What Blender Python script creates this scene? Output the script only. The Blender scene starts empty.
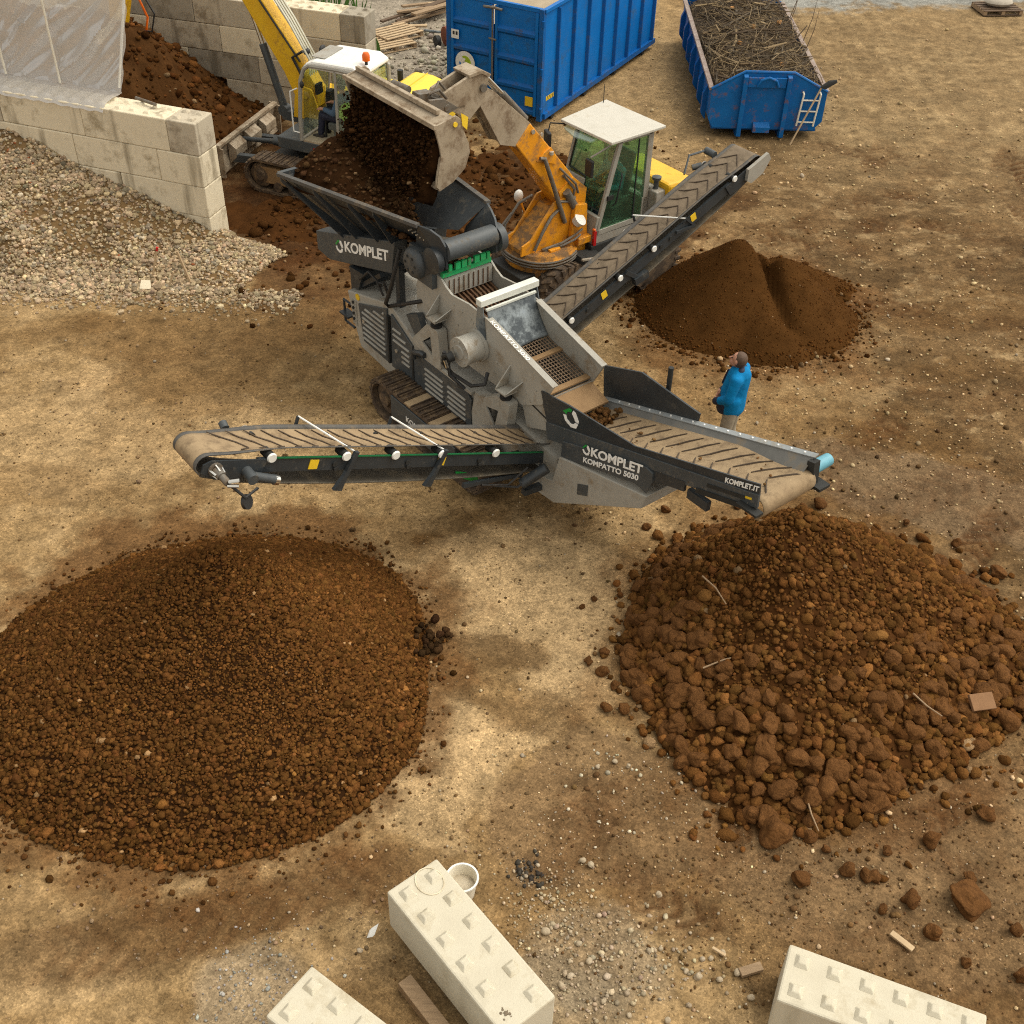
import bpy, bmesh, math, random
import numpy as np
from mathutils import Vector, Matrix
random.seed(11)
RNG = np.random.default_rng(7)
SC = bpy.context.scene
COL = SC.collection
R = math.radians
V = Vector

# ------------------------------------------------------------------ noise
def vnoise(x, y, seed=0):
    x = np.asarray(x, float); y = np.asarray(y, float)
    xi = np.floor(x).astype(np.int64); yi = np.floor(y).astype(np.int64)
    xf = x - xi; yf = y - yi
    u = xf * xf * (3 - 2 * xf); v = yf * yf * (3 - 2 * yf)
    def h(a, b):
        n = (a * 374761393 + b * 668265263 + seed * 974711) & 0x7fffffff
        n = ((n ^ (n >> 13)) * 1274126177) & 0x7fffffff
        n = (n ^ (n >> 16)) & 0xffff
        return n / 65535.0
    a = h(xi, yi); b = h(xi + 1, yi); c = h(xi, yi + 1); d = h(xi + 1, yi + 1)
    return (a * (1 - u) + b * u) * (1 - v) + (c * (1 - u) + d * u) * v
def fbm(x, y, seed=0, octv=4, gain=0.5):
    s = 0; a = 1; t = 0
    for k in range(octv):
        s = s + a * vnoise(x * 2 ** k + 17.3 * k, y * 2 ** k - 9.1 * k, seed + k)
        t += a; a *= gain
    return s / t
def smooth(a, b, x):
    t = np.clip((x - a) / (b - a), 0, 1)
    return t * t * (3 - 2 * t)

# ------------------------------------------------------------------ materials
def mat(name, c1, c2=None, rough=0.7, metal=0.0, scale=6.0, bump=0.0, bscale=40.0, dirt=None, dirt_amt=0.0, dscale=3.0, spec=0.5, detail=5, stretch=None):
    m = bpy.data.materials.new(name); m.use_nodes = True
    nt = m.node_tree; N = nt.nodes; L = nt.links
    p = N['Principled BSDF']
    p.inputs['Roughness'].default_value = rough
    p.inputs['Metallic'].default_value = metal
    p.inputs['Specular IOR Level'].default_value = spec
    tc = N.new('ShaderNodeTexCoord')
    oi = N.new('ShaderNodeObjectInfo'); ov = N.new('ShaderNodeVectorMath'); ov.operation = 'MULTIPLY_ADD'
    ov.inputs[0].default_value = (31, 17, 23); L.new(oi.outputs['Random'], ov.inputs[1]); L.new(tc.outputs['Object'], ov.inputs[2])
    vec = ov.outputs['Vector']; bvec = vec
    if stretch:
        mp = N.new('ShaderNodeMapping'); mp.inputs['Scale'].default_value = stretch
        L.new(vec, mp.inputs['Vector']); vec = mp.outputs['Vector']
    if c2 is None: c2 = tuple(v * 0.75 for v in c1)
    n1 = N.new('ShaderNodeTexNoise'); n1.inputs['Scale'].default_value = scale; n1.inputs['Detail'].default_value = detail
    n1.inputs['Roughness'].default_value = 0.65
    L.new(vec, n1.inputs['Vector'])
    cr = N.new('ShaderNodeValToRGB')
    cr.color_ramp.elements[0].position = 0.3; cr.color_ramp.elements[1].position = 0.7
    cr.color_ramp.elements[0].color = (*c2, 1); cr.color_ramp.elements[1].color = (*c1, 1)
    L.new(n1.outputs['Fac'], cr.inputs['Fac'])
    out = cr.outputs['Color']
    if dirt:
        n2 = N.new('ShaderNodeTexNoise'); n2.inputs['Scale'].default_value = dscale; n2.inputs['Detail'].default_value = 8
        n2.inputs['Roughness'].default_value = 0.72
        L.new(bvec, n2.inputs['Vector'])
        c = N.new('ShaderNodeValToRGB')
        c.color_ramp.elements[0].position = 0.62 - 0.3 * dirt_amt; c.color_ramp.elements[1].position = 0.78 - 0.3 * dirt_amt
        L.new(n2.outputs['Fac'], c.inputs['Fac'])
        mx = N.new('ShaderNodeMix'); mx.data_type = 'RGBA'
        L.new(c.outputs['Color'], mx.inputs['Factor'])
        L.new(out, mx.inputs['A']); mx.inputs['B'].default_value = (*dirt, 1)
        out = mx.outputs['Result']
        mr = N.new('ShaderNodeMix'); L.new(c.outputs['Color'], mr.inputs['Factor'])
        mr.inputs['A'].default_value = rough; mr.inputs['B'].default_value = 0.9
        L.new(mr.outputs['Result'], p.inputs['Roughness'])
    L.new(out, p.inputs['Base Color'])
    if bump:
        n3 = N.new('ShaderNodeTexNoise'); n3.inputs['Scale'].default_value = bscale; n3.inputs['Detail'].default_value = 4
        L.new(tc.outputs['Object'], n3.inputs['Vector'])
        b = N.new('ShaderNodeBump'); b.inputs['Strength'].default_value = bump; b.inputs['Distance'].default_value = 0.02
        L.new(n3.outputs['Fac'], b.inputs['Height']); L.new(b.outputs['Normal'], p.inputs['Normal'])
    return m
def attr_mat(name, rough=0.95, scale=30.0, lo=0.7, hi=1.25, bump=0.4, bscale=60.0, spec=0.15):
    """base colour from the mesh's own colour layer (each stone's colour), broken up by fine noise"""
    m = bpy.data.materials.new(name); m.use_nodes = True
    nt = m.node_tree; N = nt.nodes; L = nt.links; p = N['Principled BSDF']
    p.inputs['Roughness'].default_value = rough; p.inputs['Specular IOR Level'].default_value = spec
    a = N.new('ShaderNodeAttribute'); a.attribute_name = 'Col'
    tc = N.new('ShaderNodeTexCoord')
    n = N.new('ShaderNodeTexNoise'); n.inputs['Scale'].default_value = scale; n.inputs['Detail'].default_value = 6; n.inputs['Roughness'].default_value = 0.7
    L.new(tc.outputs['Object'], n.inputs['Vector'])
    mr = N.new('ShaderNodeMapRange'); mr.inputs['From Min'].default_value = 0.3; mr.inputs['From Max'].default_value = 0.7
    mr.inputs['To Min'].default_value = lo; mr.inputs['To Max'].default_value = hi
    L.new(n.outputs['Fac'], mr.inputs['Value'])
    mx = N.new('ShaderNodeVectorMath'); mx.operation = 'SCALE'
    L.new(a.outputs['Color'], mx.inputs[0]); L.new(mr.outputs['Result'], mx.inputs['Scale'])
    L.new(mx.outputs['Vector'], p.inputs['Base Color'])
    n3 = N.new('ShaderNodeTexNoise'); n3.inputs['Scale'].default_value = bscale; n3.inputs['Detail'].default_value = 5
    L.new(tc.outputs['Object'], n3.inputs['Vector'])
    b = N.new('ShaderNodeBump'); b.inputs['Strength'].default_value = bump; b.inputs['Distance'].default_value = 0.02
    L.new(n3.outputs['Fac'], b.inputs['Height']); L.new(b.outputs['Normal'], p.inputs['Normal'])
    return m
def glass_mat(name, tint, film, haze_amt, rough=0.03):
    m = bpy.data.materials.new(name); m.use_nodes = True
    nt = m.node_tree; N = nt.nodes; L = nt.links
    N.remove(N['Principled BSDF'])
    t = N.new('ShaderNodeBsdfTransparent'); t.inputs['Color'].default_value = (*tint, 1)
    g = N.new('ShaderNodeBsdfGlossy'); g.inputs['Roughness'].default_value = rough; g.inputs['Color'].default_value = (.8, .9, .85, 1)
    lw = N.new('ShaderNodeLayerWeight'); lw.inputs['Blend'].default_value = .25
    fr = N.new('ShaderNodeMapRange'); fr.inputs['To Min'].default_value = .04; fr.inputs['To Max'].default_value = .55; L.new(lw.outputs['Facing'], fr.inputs['Value'])
    mx = N.new('ShaderNodeMixShader')
    L.new(fr.outputs['Result'], mx.inputs['Fac']); L.new(t.outputs['BSDF'], mx.inputs[1]); L.new(g.outputs['BSDF'], mx.inputs[2])
    df = N.new('ShaderNodeBsdfDiffuse'); df.inputs['Color'].default_value = (*film, 1)       # tinted diffuse layer, paints in the haze of reflected sky
    m2 = N.new('ShaderNodeMixShader'); m2.inputs['Fac'].default_value = haze_amt
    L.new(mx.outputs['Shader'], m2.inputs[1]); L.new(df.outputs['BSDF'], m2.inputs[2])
    L.new(m2.outputs['Shader'], N['Material Output'].inputs['Surface'])
    return m
DUST = (.30, .215, .125)
SOILC = (.075, .042, .018)
M = {}
M['greige'] = mat('machine_greige_paint', (.375, .355, .305), (.31, .292, .248), .5, scale=2.5, dirt=(.245, .19, .125), dirt_amt=.32, dscale=3.5, bump=.05)
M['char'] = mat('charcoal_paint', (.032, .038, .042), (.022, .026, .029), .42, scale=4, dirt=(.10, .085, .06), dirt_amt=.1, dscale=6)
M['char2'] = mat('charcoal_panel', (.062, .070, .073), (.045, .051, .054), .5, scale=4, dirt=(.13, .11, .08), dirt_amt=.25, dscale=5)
M['black'] = mat('black_rubber', (.012, .012, .012), (.02, .018, .016), .6, dirt=(.06, .045, .03), dirt_amt=.2, dscale=8)
M['steel'] = mat('worn_steel', (.22, .2, .17), (.12, .105, .085), .45, .3, scale=5, dirt=(.12, .08, .045), dirt_amt=.5, dscale=5, bump=.08)
M['tansteel'] = mat('dusty_bucket_steel', (.42, .345, .25), (.30, .235, .155), .55, .1, scale=3, dirt=(.20, .14, .085), dirt_amt=.55, dscale=5, bump=.08)
M['galv'] = mat('galvanised_sheet', (.40, .44, .43), (.22, .25, .27), .38, .5, scale=3.2, dirt=(.10, .115, .125), dirt_amt=.75, dscale=3.2)
M['striptop'] = mat('pale_grey_strip', (.33, .35, .35), (.25, .265, .265), .45, .2, scale=5, dirt=(.28, .25, .2), dirt_amt=.3)
M['hoodwhite'] = mat('pale_galvanised_hood', (.72, .73, .66), (.6, .62, .55), .45, .1, scale=3)
M['white'] = mat('white_paint', (.78, .77, .72), (.68, .66, .6), .4, scale=5)
M['letter'] = mat('white_lettering', (.9, .89, .84), (.85, .84, .79), .5)
M['lgreen'] = mat('green_marking', (.01, .30, .045), (.008, .24, .035), .5)
M['green'] = mat('green_scraper_rubber', (.02, .42, .13), (.015, .3, .09), .5, dirt=(.12, .09, .05), dirt_amt=.3, dscale=14)
M['dgreen'] = mat('dark_green_strip', (.005, .12, .035), (.004, .08, .025), .5)
M['sticker'] = mat('yellow_sticker', (.75, .5, .02), (.68, .44, .02), .5)
M['rust'] = mat('rusty_deck', (.13, .065, .028), (.075, .036, .016), .85, scale=9, dirt=(.21, .14, .07), dirt_amt=.25, dscale=4, bump=.2)
M['tanplate'] = mat('soil_stained_plate', (.28, .17, .075), (.2, .115, .048), .8, scale=5, bump=.1)
M['wire'] = mat('screen_wire', (.24, .165, .10), (.14, .09, .055), .6, .3, scale=12)
M['belt'] = mat('muddy_belt', (.33, .235, .13), (.24, .165, .09), .85, scale=5, dirt=(.17, .115, .062), dirt_amt=.42, dscale=6, bump=.15, bscale=30)
M['beltside'] = mat('belt_rim_rubber', (.085, .08, .07), (.055, .05, .045), .7, dirt=(.17, .13, .085), dirt_amt=.35, dscale=5)
M['skirt'] = mat('grey_side_rubber', (.17, .165, .15), (.12, .117, .105), .7, scale=4, dirt=(.2, .155, .10), dirt_amt=.35, dscale=4)
M['beltback'] = mat('belt_underside', (.095, .08, .056), (.06, .05, .036), .8, scale=3, dirt=(.15, .115, .07), dirt_amt=.35, dscale=3)
M['belt2'] = mat('dusty_grey_belt', (.20, .15, .095), (.15, .11, .07), .85, scale=5, dirt=(.115, .085, .052), dirt_amt=.5, dscale=6, bump=.15, bscale=30)
M['ridge'] = mat('chevron_ridge', (.075, .05, .03), (.05, .034, .02), .85)
M['trackpad'] = mat('muddy_track_pad', (.095, .06, .034), (.05, .034, .022), .8, scale=8, dirt=(.19, .125, .065), dirt_amt=.45, dscale=9, bump=.2)
M['padclean'] = mat('dusty_track_pad', (.42, .30, .17), (.30, .21, .115), .8, scale=8)
M['orangedirt'] = mat('soil_smeared_orange', (.70, .29, .012), (.52, .21, .01), .55, scale=3, dirt=(.17, .095, .04), dirt_amt=.75, dscale=3.5, bump=.08)
M['orange'] = mat('orange_paint', (.80, .33, .012), (.66, .25, .01), .42, scale=3, dirt=(.24, .12, .04), dirt_amt=.42, dscale=4.5, bump=.04)
M['yellow'] = mat('yellow_paint', (.78, .46, .012), (.68, .37, .01), .42, scale=3, dirt=(.35, .18, .02), dirt_amt=.22, dscale=5)
M['hood'] = mat('bright_yellow_hood', (.85, .58, .04), (.76, .5, .03), .4, scale=2)
M['cabgrey'] = mat('cab_grey_paint', (.34, .32, .27), (.27, .25, .21), .5, scale=3, dirt=(.24, .19, .13), dirt_amt=.3, dscale=4)
M['roofgrey'] = mat('cab_roof_paint', (.56, .53, .46), (.47, .44, .37), .55, scale=3, dirt=(.38, .33, .25), dirt_amt=.3, dscale=3)
M['interior'] = mat('cab_interior', (.11, .12, .105), (.075, .08, .07), .7)
M['dark'] = mat('dark_interior', (.02, .02, .018), (.012, .012, .01), .7)
M['chrome'] = mat('chrome_rod', (.75, .73, .68), (.65, .63, .58), .18, .95)
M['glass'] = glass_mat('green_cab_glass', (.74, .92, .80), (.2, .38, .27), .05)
M['glass2'] = glass_mat('clear_cab_glass', (.82, .88, .83), (.3, .33, .3), .05)
M['red'] = mat('red_lens', (.5, .02, .02), (.4, .015, .015), .3)
M['beacon'] = mat('orange_beacon_lens', (.85, .16, .01), (.7, .12, .01), .25)
M['blue'] = mat('blue_container_paint', (.0, .145, .47), (.0, .115, .39), .5, scale=1.6, dirt=(.02, .085, .2), dirt_amt=.25, dscale=2.6, bump=.05, bscale=8, spec=.3)
M['bluerust'] = mat('rusty_blue_paint', (.0, .12, .37), (.0, .09, .29), .5, scale=2, dirt=(.17, .075, .035), dirt_amt=.24, dscale=4.2, bump=.05, spec=.3)
M['dblue'] = mat('container_frame_blue', (.0, .105, .36), (.0, .08, .28), .5, spec=.3, scale=2, dirt=(.05, .06, .09), dirt_amt=.3, dscale=4)
M['rim'] = mat('scuffed_rim', (.34, .28, .24), (.2, .13, .1), .7, scale=6)
M['floor'] = mat('container_floor', (.42, .34, .23), (.33, .26, .17), .9, scale=4)
M['tyre'] = mat('muddy_tyre', (.05, .035, .024), (.09, .06, .036), .9, scale=5, dirt=(.17, .11, .06), dirt_amt=.5, dscale=6)
M['wood'] = mat('weathered_wood', (.34, .23, .13), (.22, .145, .08), .85, scale=5, stretch=(1, 8, 8), bump=.2)
M['palewood'] = mat('pale_wood', (.52, .38, .22), (.40, .28, .16), .85, scale=6, bump=.15)
M['darkwood'] = mat('wet_brown_wood', (.14, .085, .045), (.08, .05, .028), .8, scale=6, stretch=(1, 10, 10), bump=.2)
M['plasticwhite'] = mat('white_plastic', (.75, .7, .58), (.66, .6, .48), .45)
M['cyan'] = mat('light_blue_cap', (.13, .36, .45), (.10, .29, .37), .4, dirt=(.4, .38, .3), dirt_amt=.1)
M['brass'] = mat('pale_fitting', (.5, .46, .38), (.4, .35, .27), .4, .4)

def concrete(name, c1, c2, stain, stain_amt, bump=.22, streak_amt=.75):
    m = mat(name, c1, c2, .88, scale=2.2, bump=bump, bscale=55, dirt=stain, dirt_amt=stain_amt, dscale=2.2, spec=.3)
    nt = m.node_tree; N = nt.nodes; L = nt.links; p = N['Principled BSDF']                # old run-off streaks and pocks in the cast face
    src = p.inputs['Base Color'].links[0].from_socket; ov = [n for n in N if n.type == 'VECT_MATH'][0].outputs['Vector']
    for scl, sc_, a0, a1, amt, col in (((1, 1, .10), 2.6, .575, .66, streak_amt, tuple(v * .7 for v in stain)), ((1, 1, 1), 60, .70, .76, .45, tuple(v * .55 for v in stain))):
        mp = N.new('ShaderNodeMapping'); mp.inputs['Scale'].default_value = scl; L.new(ov, mp.inputs['Vector'])
        n = N.new('ShaderNodeTexNoise'); n.inputs['Scale'].default_value = sc_; n.inputs['Detail'].default_value = 4; L.new(mp.outputs['Vector'], n.inputs['Vector'])
        r_ = N.new('ShaderNodeMapRange'); r_.inputs['From Min'].default_value = a0; r_.inputs['From Max'].default_value = a1; r_.inputs['To Max'].default_value = amt; L.new(n.outputs['Fac'], r_.inputs['Value'])
        mx = N.new('ShaderNodeMix'); mx.data_type = 'RGBA'; L.new(r_.outputs['Result'], mx.inputs['Factor']); L.new(src, mx.inputs['A']); mx.inputs['B'].default_value = (*col, 1); src = mx.outputs['Result']
    L.new(src, p.inputs['Base Color'])
    return m
M['newblock'] = concrete('new_pale_concrete', (.58, .53, .41), (.51, .46, .35), (.42, .36, .25), .32, .2, .25)
M['wallblock'] = concrete('old_concrete', (.74, .65, .48), (.63, .545, .39), (.36, .295, .19), .36)
M['wallblock2'] = concrete('weathered_concrete', (.54, .47, .355), (.44, .38, .28), (.25, .20, .135), .42)
M['wallblock3'] = concrete('greyed_concrete', (.38, .335, .26), (.30, .262, .20), (.2, .165, .115), .45)
M['rust_on_block'] = mat('rust_on_block', (.22, .17, .11), (.12, .09, .055), .9, scale=40)
M['soil'] = mat('damp_soil', (.072, .029, .0085), (.040, .0165, .005), .97, scale=5, bump=.7, bscale=22, spec=.03)
M['soil2'] = mat('fine_brown_soil', (.078, .034, .0095), (.046, .020, .0055), .98, scale=3, bump=.6, bscale=60, spec=.02, detail=10)
M['soil3'] = mat('dark_soil_and_gap_shade', (.036, .0155, .0055), (.018, .008, .003), .97, scale=7, bump=.8, bscale=16, spec=.03)
M['baysoil'] = mat('reddish_bay_soil', (.086, .038, .0125), (.034, .015, .005), .97, scale=2.2, bump=.8, bscale=14, spec=.03)
M['stones'] = attr_mat('stone_colours')
M['clods'] = attr_mat('clod_colours', scale=45, lo=.7, hi=1.3, bump=1.0, bscale=42, spec=.02, rough=1.0)

# ------------------------------------------------------------------ objects
def tag(o, label=None, cat=None, group=None, kind=None):
    if label: o['label'] = label
    if cat: o['category'] = cat
    if group: o['group'] = group
    if kind: o['kind'] = kind
    return o
def thing(name, label, cat, loc=(0, 0, 0), rz=0.0, group=None):
    o = bpy.data.objects.new(name, None); COL.objects.link(o)
    o.location = loc; o.rotation_euler = (0, 0, rz); o.empty_display_size = .2
    return tag(o, label, cat, group)
def link(name, me, parent=None, m=None):
    o = bpy.data.objects.new(name, me); COL.objects.link(o)
    if parent is not None: o.parent = parent
    if m is not None: me.materials.append(M[m] if isinstance(m, str) else m)
    return o
def frame_of(d, up=(0, 0, 1)):
    d = V(d).normalized(); up = V(up)
    if abs(d.dot(up)) > .98: up = V((0, 1, 0)) if abs(d.y) < .9 else V((1, 0, 0))
    s = d.cross(up).normalized(); u = s.cross(d).normalized()
    return d, s, u
class MB:
    def __init__(s): s.v = []; s.f = []; s.sm = []; s.mi = []; s.cur = 0
    def add(s, vs, fs, sm=False):
        b = len(s.v); s.v += [tuple(p) for p in vs]
        for f in fs: s.f.append([b + i for i in f]); s.sm.append(sm); s.mi.append(s.cur)
        return s
    def box(s, c, d, M3=None):
        hx, hy, hz = d[0] / 2, d[1] / 2, d[2] / 2; c = V(c)
        vs = [V((x, y, z)) for x in (-hx, hx) for y in (-hy, hy) for z in (-hz, hz)]
        if M3 is not None: vs = [M3 @ p for p in vs]
        return s.add([c + p for p in vs], [(0, 1, 3, 2), (4, 6, 7, 5), (0, 4, 5, 1), (2, 3, 7, 6), (0, 2, 6, 4), (1, 5, 7, 3)])
    def b2(s, x0, x1, y0, y1, z0, z1): return s.box(((x0 + x1) / 2, (y0 + y1) / 2, (z0 + z1) / 2), (abs(x1 - x0), abs(y1 - y0), abs(z1 - z0)))
    def beam(s, p, q, w, h, up=(0, 0, 1)):
        p = V(p); q = V(q); d, sd, u = frame_of(q - p, up)
        vs = []
        for e in (p, q):
            for a, b in ((-1, -1), (1, -1), (1, 1), (-1, 1)): vs.append(e + sd * (a * w / 2) + u * (b * h / 2))
        return s.add(vs, [(3, 2, 1, 0), (4, 5, 6, 7), (0, 1, 5, 4), (1, 2, 6, 5), (2, 3, 7, 6), (3, 0, 4, 7)])
    def prism(s, poly, vec):
        n = len(poly); a = [V(p) for p in poly]; vec = V(vec); b = [p + vec for p in a]
        return s.add(a + b, [list(range(n))[::-1], list(range(n, 2 * n))] + [(i, (i + 1) % n, n + (i + 1) % n, n + i) for i in range(n)])
    def cyl(s, p, q, r0, r1=None, n=20, cap=True):
        r1 = r0 if r1 is None else r1; p = V(p); q = V(q); d, sd, u = frame_of(q - p)
        vs = []
        for e, r in ((p, r0), (q, r1)):
            for i in range(n):
                a = 2 * math.pi * i / n; vs.append(e + sd * (math.cos(a) * r) + u * (math.sin(a) * r))
        s.add(vs, [(i, (i + 1) % n, n + (i + 1) % n, n + i) for i in range(n)], True)
        if cap: s.add(vs, [list(range(n))[::-1], list(range(n, 2 * n))])
        return s
    def tube(s, pts, r, n=8):
        pts = [V(p) for p in pts]; k = len(pts); vs = []
        rr = r if isinstance(r, (list, tuple)) else [r] * k
        sd0 = None
        for i in range(k):
            d = (pts[min(i + 1, k - 1)] - pts[max(i - 1, 0)])
            d, sd, u = frame_of(d)
            if sd0 is not None:
                sd = (sd0 - d * sd0.dot(d)); sd = sd.normalized() if sd.length > 1e-4 else frame_of(d)[1]; u = sd.cross(d).normalized()
            sd0 = sd
            for j in range(n):
                a = 2 * math.pi * j / n; vs.append(pts[i] + sd * (math.cos(a) * rr[i]) + u * (math.sin(a) * rr[i]))
        fs = [(i * n + j, i * n + (j + 1) % n, (i + 1) * n + (j + 1) % n, (i + 1) * n + j) for i in range(k - 1) for j in range(n)]
        s.add(vs, fs, True); s.add(vs, [list(range(n))[::-1], list(range((k - 1) * n, k * n))]); return s
    def lathe(s, p, axis, prof, n=24, cap=True):
        p = V(p); d, sd, u = frame_of(axis); vs = []
        for t, r in prof:
            for i in range(n):
                a = 2 * math.pi * i / n; vs.append(p + d * t + sd * (math.cos(a) * r) + u * (math.sin(a) * r))
        k = len(prof)
        s.add(vs, [(i * n + j, i * n + (j + 1) % n, (i + 1) * n + (j + 1) % n, (i + 1) * n + j) for i in range(k - 1) for j in range(n)], True)
        return s.add(vs, [list(range(n))[::-1], list(range((k - 1) * n, k * n))]) if cap else s
    def ball(s, c, rad, n=10):
        c = V(c); rx, ry, rz = rad if isinstance(rad, (tuple, list)) else (rad,) * 3
        vs = []; m = n
        for i in range(m + 1):
            t = math.pi * i / m
            for j in range(n * 2):
                a = math.pi * j / n
                vs.append(c + V((rx * math.sin(t) * math.cos(a), ry * math.sin(t) * math.sin(a), rz * math.cos(t))))
        w = n * 2
        return s.add(vs, [(i * w + j, (i + 1) * w + j, (i + 1) * w + (j + 1) % w, i * w + (j + 1) % w) for i in range(m) for j in range(w)], True)
    def grid(s, P, nu, nv, sm=True, closed=False):
        vs = [P(i, j) for i in range(nu) for j in range(nv)]
        return s.add(vs, [(i * nv + j, (i + 1) * nv + j, (i + 1) * nv + j + 1, i * nv + j + 1) for i in range(nu - 1) for j in range(nv - 1)], sm)
    def mesh(s, name):
        me = bpy.data.meshes.new(name); me.from_pydata(s.v, [], s.f)
        me.polygons.foreach_set('use_smooth', s.sm); me.polygons.foreach_set('material_index', s.mi)
        bm = bmesh.new(); bm.from_mesh(me); bmesh.ops.remove_doubles(bm, verts=bm.verts, dist=1e-5)
        bmesh.ops.recalc_face_normals(bm, faces=bm.faces); bm.to_mesh(me); bm.free()
        if any(s.sm): me.set_sharp_from_angle(angle=R(38))
        return me
    def build(s, name, m, parent=None, bevel=0.0):
        o = link(name, s.mesh(name), parent)
        for k in (m if isinstance(m, (list, tuple)) else [m]): o.data.materials.append(M[k] if isinstance(k, str) else k)
        if bevel:
            b = o.modifiers.new('bevel', 'BEVEL'); b.width = bevel; b.segments = 2; b.limit_method = 'ANGLE'; b.angle_limit = R(40)
        return o
def xz(poly, y, t): return [(a, y, b) for a, b in poly], (0, t, 0)
def yz(poly, x, t): return [(x, a, b) for a, b in poly], (t, 0, 0)
def plate_hole(outer, holes, to3, thick):
    """flat plate with real openings: outline and holes are 2-D lists, to3 maps them into space"""
    bm = bmesh.new()
    edges = []
    for lp in [outer] + holes:
        vs = [bm.verts.new(to3(*p)) for p in lp]
        for i in range(len(vs)): edges.append(bm.edges.new((vs[i], vs[(i + 1) % len(vs)])))
    bmesh.ops.triangle_fill(bm, use_beauty=True, edges=edges)
    g = bmesh.ops.extrude_face_region(bm, geom=bm.faces[:])
    vv = [e for e in g['geom'] if isinstance(e, bmesh.types.BMVert)]
    bmesh.ops.translate(bm, verts=vv, vec=thick)
    bmesh.ops.recalc_face_normals(bm, faces=bm.faces)
    me = bpy.data.meshes.new('plate'); bm.to_mesh(me); bm.free(); return me
def text(s, name, origin, xdir, updir, height, width=None, m='letter', parent=None, bold=.018, depth=.003):
    cu = bpy.data.curves.new('lettering', 'FONT'); cu.body = s; cu.size = 1.0; cu.offset = bold; cu.extrude = .5
    o = bpy.data.objects.new('lettering', cu); COL.objects.link(o)
    dg = bpy.context.evaluated_depsgraph_get(); dg.update()
    me = bpy.data.meshes.new_from_object(o.evaluated_get(dg)); bpy.data.objects.remove(o)
    n = len(me.vertices); co = np.empty(n * 3); me.vertices.foreach_get('co', co); co = co.reshape(-1, 3)
    x0, x1 = co[:, 0].min(), co[:, 0].max(); y0 = 0.0; y1 = co[:, 1].max()
    sy = height / (y1 - y0); sx = sy if width is None else width / (x1 - x0)
    xd = V(xdir).normalized(); ud = V(updir); ud = (ud - xd * ud.dot(xd) * 0).normalized(); nd = xd.cross(ud).normalized()
    xd, ud, nd, og = map(np.array, (xd, ud, nd, V(origin)))
    co = og + np.outer((co[:, 0] - x0) * sx, xd) + np.outer((co[:, 1] - y0) * sy, ud) + np.outer((co[:, 2] + .5) * depth, nd)
    me.vertices.foreach_set('co', co.ravel()); me.update()
    me.materials.clear()
    return link(name, me, parent, m)

# stones ------------------------------------------------------------
def ico(sub):
    bm = bmesh.new(); bmesh.ops.create_icosphere(bm, subdivisions=sub, radius=1.0)
    v = np.array([p.co[:] for p in bm.verts]); f = np.array([[q.index for q in p.verts] for p in bm.faces]); bm.free(); return v, f
ICO = {k: ico(k) for k in (1, 2, 3, 4)}
def lump_shapes(sub, n, amp, rng, flat=.75, chunk=False):
    base, f = ICO[sub]; out = []
    for k in range(n):
        d = np.zeros(len(base))
        for a in range(7):
            w = rng.normal(size=3) * rng.uniform(1., 3.2); d += np.sin(base @ w + rng.uniform(0, 6.28)) / (1 + .5 * a)
        d = 1 + amp * d / 1.6
        if chunk:                                   # broken clod: a ball cut by a few random planes
            q = rng.normal(size=(11, 3)); q /= np.linalg.norm(q, axis=1)[:, None]; dt = base @ q.T
            cut = np.where(dt > .12, rng.uniform(.70, 1.02, 11)[None] / np.maximum(dt, .12), 9).min(1)
            d = np.minimum(cut, 1.12) * (1 + .75 * (d - 1)) * 1.12
        s = np.array([rng.uniform(.8, 1.2), rng.uniform(.75, 1.1), rng.uniform(flat - .12, flat + .15)])
        out.append(base * d[:, None] * s)
    return out, f
def scatter_mesh(name, pos, size, cols, sub=1, amp=.3, rng=RNG, flat=.75, smooth_=True, parent=None, m='clods', shapes=10, chunk=False):
    """one mesh holding every stone: each has its own place, size, turn and colour"""
    sh, f = lump_shapes(sub, shapes, amp, rng, flat, chunk); n = len(pos); nv = len(sh[0]); nf = len(f)
    S = np.array(sh)[rng.integers(0, shapes, n)]
    a = rng.uniform(0, 2 * np.pi, n); c, s = np.cos(a), np.sin(a)
    X = S[:, :, 0] * c[:, None] - S[:, :, 1] * s[:, None]; Y = S[:, :, 0] * s[:, None] + S[:, :, 1] * c[:, None]
    P = np.stack([X, Y, S[:, :, 2]], -1) * np.asarray(size)[:, None, None] + np.asarray(pos)[:, None, :]
    me = bpy.data.meshes.new(name)
    me.vertices.add(n * nv); me.vertices.foreach_set('co', P.astype(np.float32).ravel())
    F = (f[None] + (np.arange(n) * nv)[:, None, None]).reshape(-1).astype(np.int32)
    me.loops.add(len(F)); me.loops.foreach_set('vertex_index', F)
    me.polygons.add(n * nf); me.polygons.foreach_set('loop_start', np.arange(0, len(F), 3, dtype=np.int32))
    me.update(calc_edges=True)
    me.polygons.foreach_set('use_smooth', np.full(n * nf, smooth_))
    ca = me.color_attributes.new('Col', 'FLOAT_COLOR', 'POINT')
    cc = np.repeat(np.c_[np.asarray(cols), np.ones(n)], nv, 0).astype(np.float32)
    ca.data.foreach_set('color', cc.ravel())
    return link(name, me, parent, m)
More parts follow.
